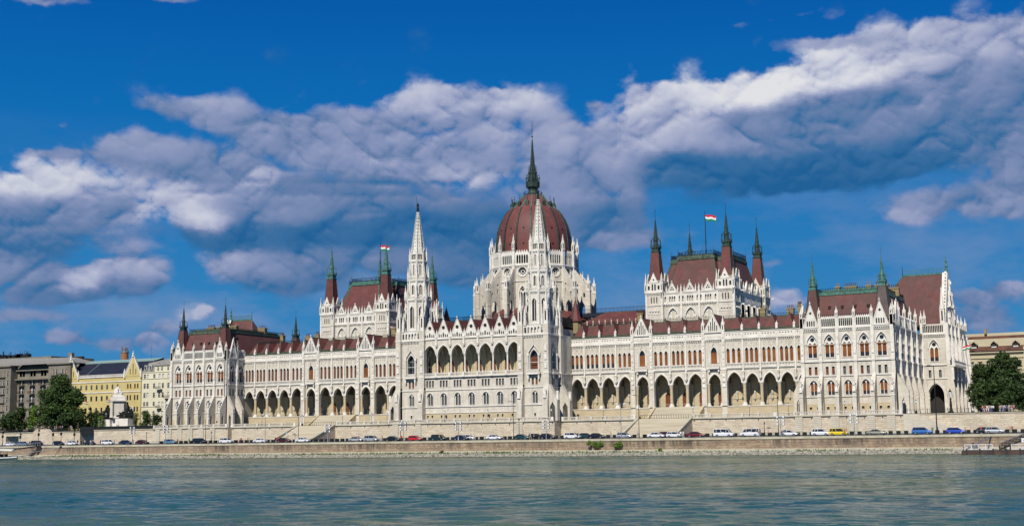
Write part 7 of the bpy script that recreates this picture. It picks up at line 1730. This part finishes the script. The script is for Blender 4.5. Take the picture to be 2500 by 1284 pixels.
for px, Y, lab in ((640, -2.0, 'leftmost lantern lamp before the left arcade'), (738, -2, 'lantern lamp at the left edge of the left stairs'), (836, -2, 'lantern lamp at the right edge of the left stairs'), (907, -2, 'lantern lamp on the terrace midway between the left stairs and tower'), (945, -2, 'lantern lamp on the terrace close to the left stone tower'), (1086, -7.7, 'left lantern lamp before the central block'), (1191, -7.7, 'right lantern lamp before the central block'), (1346, -7.7, 'lantern lamp under the right stone tower'), (1473, -2, 'lantern lamp before the second arch right of the tower'), (1562, -2, 'lantern lamp at the left edge of the right stairs'), (1692, -2, 'lantern lamp at the right edge of the right stairs'), (1830, -2, 'lantern lamp on the terrace right of the right stairs'), (1925, -2, 'lantern lamp beside the right pavilion buttress'), (2063, -5.6, 'lantern lamp before the middle of the right pavilion'), (510, -5.6, 'lantern lamp under the corner of the left pavilion'), (2207, -5, 'lantern lamp in the niche at the right pavilion corner'), (2237, -3.5, 'thin lantern lamp left of the big portal')):
    X, _ = at(px, 1005, Y); lamp(X, Y, G0+.02, lab)
X, _ = at(2322, 1000, 0)
t = empty('street_lamp', (X, 0, 5.63)); tag(t, 'large ornate black candelabra lamp beside the big portal', 'lamp'); a = MB(); a.lathe(0, 0, [(0, .75), (.3, .75), (.5, .45), (1.6, .28), (1.8, .35), (3.4, .2), (3.5, .3), (3.7, .15)], 10, 'black_metal')
for j in range(4): an = j*PI/2; a.bar((.1*math.cos(an), .1*math.sin(an), 3.6), (.75*math.cos(an), .75*math.sin(an), 4.2), .05, 'black_metal'); a.bar((.75*math.cos(an), .75*math.sin(an), 4.2), (.1*math.cos(an), .1*math.sin(an), 5.4), .05, 'black_metal')
a.lathe(0, 0, [(5.3, .5), (5.6, .2), (6.2, .04)], 8, 'black_metal', cap0=True); a.build('post', t); a = MB(); a.lathe(0, 0, [(4.0, .2), (5.3, .42)], 8, 'lamp_glass', cap0=True); a.build('lantern', t)
def pole(px, ytop, Y, label, kind, mt='black_metal', r0=.09):
    X, Zt = at(px, ytop, Y); z0 = rz(Y); H = Zt-z0; t = empty('lamp_post' if kind != 'signal' else 'traffic_signal', (X, Y, z0)); tag(t, label, 'lamp post' if kind != 'signal' else 'traffic signal')
    a = MB(); a.lathe(0, 0, [(0, r0*1.6), (1.2, r0*1.4), (1.3, r0), (H, r0*.6)], 8, mt); a.build('post', t); b = MB()
    if kind == 'flood':
        b.bar((-.9, 0, H-.3), (.9, 0, H-.3), .05, mt)
        for s in (-1, 1):
            for k in range(3): z = H-.2-k*.85; b = MB(); b.box(s*.75-.24, s*.75+.24, -.2, .2, z-.28, z+.28, 'grey_steel'); b.box(s*.75-.2, s*.75+.2, -.24, -.19, z-.22, z+.22, 'lamp_glass'); b.bar((0, 0, z), (s*.75, 0, z), .04, mt); b.build('floodlight', t)
        b = MB(); b.bar((-.9, 0, H-.3), (.9, 0, H-.3), .05, mt); b.build('bracket', t)
    elif kind == 'twin':
        b.bar((-1.1, 0, H), (1.1, 0, H), .05, mt)
        for s in (-1, 1): b.lathe(s*1.0, 0, [(H-.3, .25), (H-.1, .36), (H+.1, .2)], 8, 'lamp_glass', cap0=True)
        b.build('lamp_head', t)
    elif kind == 'arm': b.bar((0, 0, H-.1), (-.9, 0, H+.1), .06, mt); b.box(-1.5, -.8, -.14, .14, H+.02, H+.16, mt); b.build('lamp_head', t)
    elif kind == 'signal': b.box(-.28, .28, -.2, .2, H*.55, H*.55+.95, mt); b.box(-.16, .5, -.1, .1, H*.8, H*.8+.6, mt); b.build('signal_head', t)
    else: b.lathe(0, 0, [(H, .16), (H+.4, .14), (H+.5, .03)], 6, mt); b.build('lamp_head', t)
pole(2279, 892, -33, 'very tall leaning black lamp post at the right', 'arm', r0=.14)
for a_ in ((503, 1003, -30, 'thin grey lamp post under the left pavilion', 'arm'), (729, 1000, -30, 'tall black lamp post before the left stairs', 'plain'), (978, 993, -33, 'tall black lamp post under the left stone tower', 'plain'), (1253, 980, -33, 'tall black lamp post right of the central block middle', 'arm'), (1267, 1026, -26, 'short dark lamp post just right of a tall one', 'plain'), (1558, 965, -30, 'tall black lamp post at the right stairs', 'arm'), (1897, 962, -33, 'tall black lamp post left of a floodlight mast', 'arm'), (1866, 1034, -24, 'thin sign post behind the vans', 'plain'), (516, 1056, -22, 'thin sign post behind the black people carrier', 'plain'), (358, 1058, -24, 'short thin post below the monument wall', 'plain')):
    pole(*a_)
for a_ in ((648, 1011, -35.5, 'grey steel lamp post with two white heads at the left', 'twin', 'grey_steel'), (1515, 985, -35.5, 'grey steel lamp post with two white heads near the wall bushes', 'twin', 'grey_steel')): pole(*a_)
for a_ in ((324, 1042, -33, 'floodlight mast below the monument'), (405, 1039, -33, 'floodlight mast at the left pavilion corner'), (800, 1036, -33, 'floodlight mast before the left stairs'), (985, 1031, -33, 'floodlight mast under the left stone tower'), (1119, 1030, -33, 'floodlight mast below the central block'), (1333, 1026, -33, 'floodlight mast under the right stone tower'), (1905, 1015, -33, 'floodlight mast left of the right pavilion'), (2084, 1010, -33, 'floodlight mast before the right pavilion')): pole(*a_, 'flood', 'grey_steel')
for a_ in ((7, 1052, 'signal post at the extreme left'), (50, 1055, 'signal post right of the garage opening'), (95, 1044, 'signal post left of the side stair'), (130, 1045, 'signal post at the side stair'), (150, 1042, 'signal post right of the side stair'), (182, 1045, 'signal post left of the underpass')): pole(a_[0], a_[1], -30, a_[2], 'signal')
t = empty('flagpole', (127.8, 50, 20.5)); tag(t, 'slanting pole with a red white and green flag on the right end facade', 'flagpole'); a = MB(); a.bar((0, 0, 0), (5.5, -3.0, 4.8), .08, 'dark_iron'); a.bar((0, -8, -.5), (5.0, -10.5, 5.2), .07, 'dark_iron'); a.build('pole', t); link('flag', flag_mesh(3.0, 1.2, 2), t, (5.2, -2.9, 4.0), rad(150)); t.children[1].rotation_euler = (0, rad(38), rad(160))

# ------------------------------------------------------------------ boats, pontoon, gangways
t = empty('pontoon', (158, -56, -4)); tag(t, 'dark floating landing pontoon with white railings at the right edge', 'pontoon')
a = MB(); a.box(-12.2, 16, -2, 4, -.6, 1.0, 'rust_hull' if 'rust_hull' in MATS else 'bumper'); a.box(-12.5, -12.1, -1.5, 3.5, -.2, .8, 'bumper')
for i in range(9): a.box(-11.5+i*2.6, -11.2+i*2.6, -2.1, -2, .2, 1.3, 'bumper')
a.build('hull', t)
a = MB(); f = F(0, -1.8, 0)
for (x0, x1) in ((-11.8, -6.2), (-2.6, 15)): irail(f, a, x0, x1, 1.0, 1.15, 0, 'white_metal', .25, .02); irail(f, a, x0, x1, 1.0, 1.15, 0.03, 'white_metal', 1.4, .05)
a.build('railing', t)
a = MB()
for x in (-12, -11, -10, -9.2, -5.0, -3.9, -2.9, 0): a.lathe(x, -1, [(1.0, .18), (1.5, .12), (1.7, .22), (1.8, .1)], 7, 'bumper')
a.build('bollard', t)
a = MB(); a.box(-.6, 6, -1.7, -1.6, 2.5, 3.35, 'white_metal'); a.bar((.3, -1.65, 1), (.3, -1.65, 2.5), .05, 'white_metal'); a.bar((5, -1.65, 1), (5, -1.65, 2.5), .05, 'white_metal'); sg_ = a.build('sign', t)
def text(s, size, loc, parent, mt, name='lettering'):
    cu = bpy.data.curves.new(name, 'FONT'); cu.body = s; cu.size = size; cu.extrude = .012; cu.align_x = 'LEFT'; o = bpy.data.objects.new(name, cu); COL.objects.link(o); dg = bpy.context.evaluated_depsgraph_get(); dg.update()
    me = bpy.data.meshes.new_from_object(o.evaluated_get(dg)); bpy.data.objects.remove(o); me.materials.clear(); me.materials.append(MATS[mt]); o = link(name, me, parent, loc); o.rotation_euler = (rad(90), 0, 0); return o
text('V KOSSUTH LAJOS TÉR', .52, (-.35, -1.72, 2.72), sg_, 'black_metal')
t2 = empty('gangway', (152.5, -53, -3)); tag(t2, 'dark steel gangway sloping from the quay down to the right pontoon', 'gangway')
a = MB()
for yy in (0, 2.6):
    a.bar((0, yy, .1), (7.5, yy+13.5, 3.8), .12, 'bumper'); a.bar((0, yy, 1.25), (7.5, yy+13.5, 4.95), .08, 'grey_steel')
    for i in range(34): u = i/33; a.bar((7.5*u, yy+13.5*u, .1+3.7*u), (7.5*u, yy+13.5*u, 1.25+3.7*u), .04, 'bumper')
    for i in range(12): u = i/12; v = (i+1)/12; a.bar((7.5*u, yy+13.5*u, .1+3.7*u), (7.5*v, yy+13.5*v, 1.25+3.7*v), .05, 'bumper')
a.mesh([(0, 0, .05), (0, 2.6, .05), (7.5, 16.1, 3.75), (7.5, 13.5, 3.75)], [(0, 1, 2, 3)], 'grey_steel'); a.build('deck', t2)
t2 = empty('mooring_boom', (147, -50, -3)); tag(t2, 'grey mooring boom with a dark strut above the right pontoon', 'mooring boom'); a = MB(); a.bar((-1.5, 0, .2), (2.6, 5, 2.6), .16, 'grey_steel'); a.bar((2.7, 5, 2.7), (2.2, 2, -1), .2, 'bumper'); a.build('boom', t2)
for (px, c1, c2) in ((2376, 'black', 'black'), (2383, 'navy', 'black')): X, _ = at(px, 1090, -55.5); person(0, -55.5, c1, c2, 'on the right pontoon', 'sit' if px > 2380 else 'stand', 0, z=-3.0, X=X)
t = empty('boat', (-144, -53, -4)); tag(t, 'moored passenger boat with a white canopy at the left edge', 'boat')
a = MB(); st = [(-14, 1.0, 2.2), (-4, 1.0, 2.2), (4, 1.05, 2.1), (7.5, 1.15, 1.3), (9.6, 1.3, .15)]
a.rings([[(x, -w, zt), (x, -w*.8, -.3), (x, w*.8, -.3), (x, w, zt)] for x, zt, w in st], 'hull_green', True, True); a.rings([[(x, -w-.04, zt-.18), (x, -w-.06, zt-.42), (x, w+.06, zt-.42), (x, w+.04, zt-.18)] for x, zt, w in st], 'white_metal'); a.rings([[(x, -w*.86, .18), (x, -w*.8, -.3), (x, w*.8, -.3), (x, w*.86, .18)] for x, zt, w in st], 'bumper', True, True); a.build('hull', t)
a = MB(); a.rings([[(x, -w, 3.0+dz), (x, 0, 3.5+dz), (x, w, 3.0+dz), (x, w, 2.9+dz), (x, -w, 2.9+dz)] for x, w, dz in ((-14, 2.1, .1), (0, 2.1, .1), (5, 1.9, .0), (8.0, 1.0, -.1))], 'canvas', True, True); a.build('canopy', t)
a = MB()
for x in (-12, -9, -6, -3, 0, 3, 5.6):
    for s in (-1, 1): a.bar((x, s*1.8, 1.0), (x, s*1.8, 3.0), .05, 'dark_iron')
a.box(-14, -1, -1.4, 1.4, 1.0, 1.9, 'grey_steel'); irail(F(0, -1.9, 0), a, -14, 5, 1.0, .8, 0, 'dark_iron', 1, .03)
for x in (-11, -8, -5.5, 1, 2.6, 4.4): a.box(x, x+.5, -.5, .5, 1.0, 1.9, 'bumper')
a.build('deck_fittings', t)
t = empty('gangway', (-147, -50.5, -3.2)); tag(t, 'grey gangway bridge with railings from the quay to the left boat', 'gangway'); a = MB()
for yy in (0, 1.8):
    a.bar((-8, yy-3, 1.2), (6.5, yy+12, 3.5), .2, 'bumper'); a.bar((-8, yy-3, 2.6), (6.5, yy+12, 4.7), .05, 'grey_steel')
    for i in range(30): u = i/29; a.bar((-8+14.5*u, yy-3+15*u, 1.2+2.3*u), (-8+14.5*u, yy-3+15*u, 2.6+2.1*u), .035, 'grey_steel')
a.mesh([(-8, -3, 1.35), (-8, -1.2, 1.35), (6.5, 13.8, 3.65), (6.5, 12, 3.65)], [(0, 1, 2, 3)], 'grey_steel'); a.build('deck', t)
a = MB(); a.bar((6.2, 12.4, 3.2), (4.6, 9, -.4), .45, 'bumper', 6); a.lathe(6.2, 12.4, [(2.3, .6), (3.4, .6)], 8, 'bumper'); a.build('pier', t)
t = empty('mooring_boom', (-140, -51, -3.2)); tag(t, 'long grey mooring boom from the left boat to the river bank', 'mooring boom'); a = MB(); a.bar((-6, 0, -.3), (13.2, 8, 3.0), .13, 'grey_steel'); a.lathe(13.3, 8, [(2.6, .35), (3.4, .35)], 8, 'bumper'); a.bar((13.3, 8, 2.8), (12.3, 6.5, .3), .08, 'bumper'); a.build('boom', t)
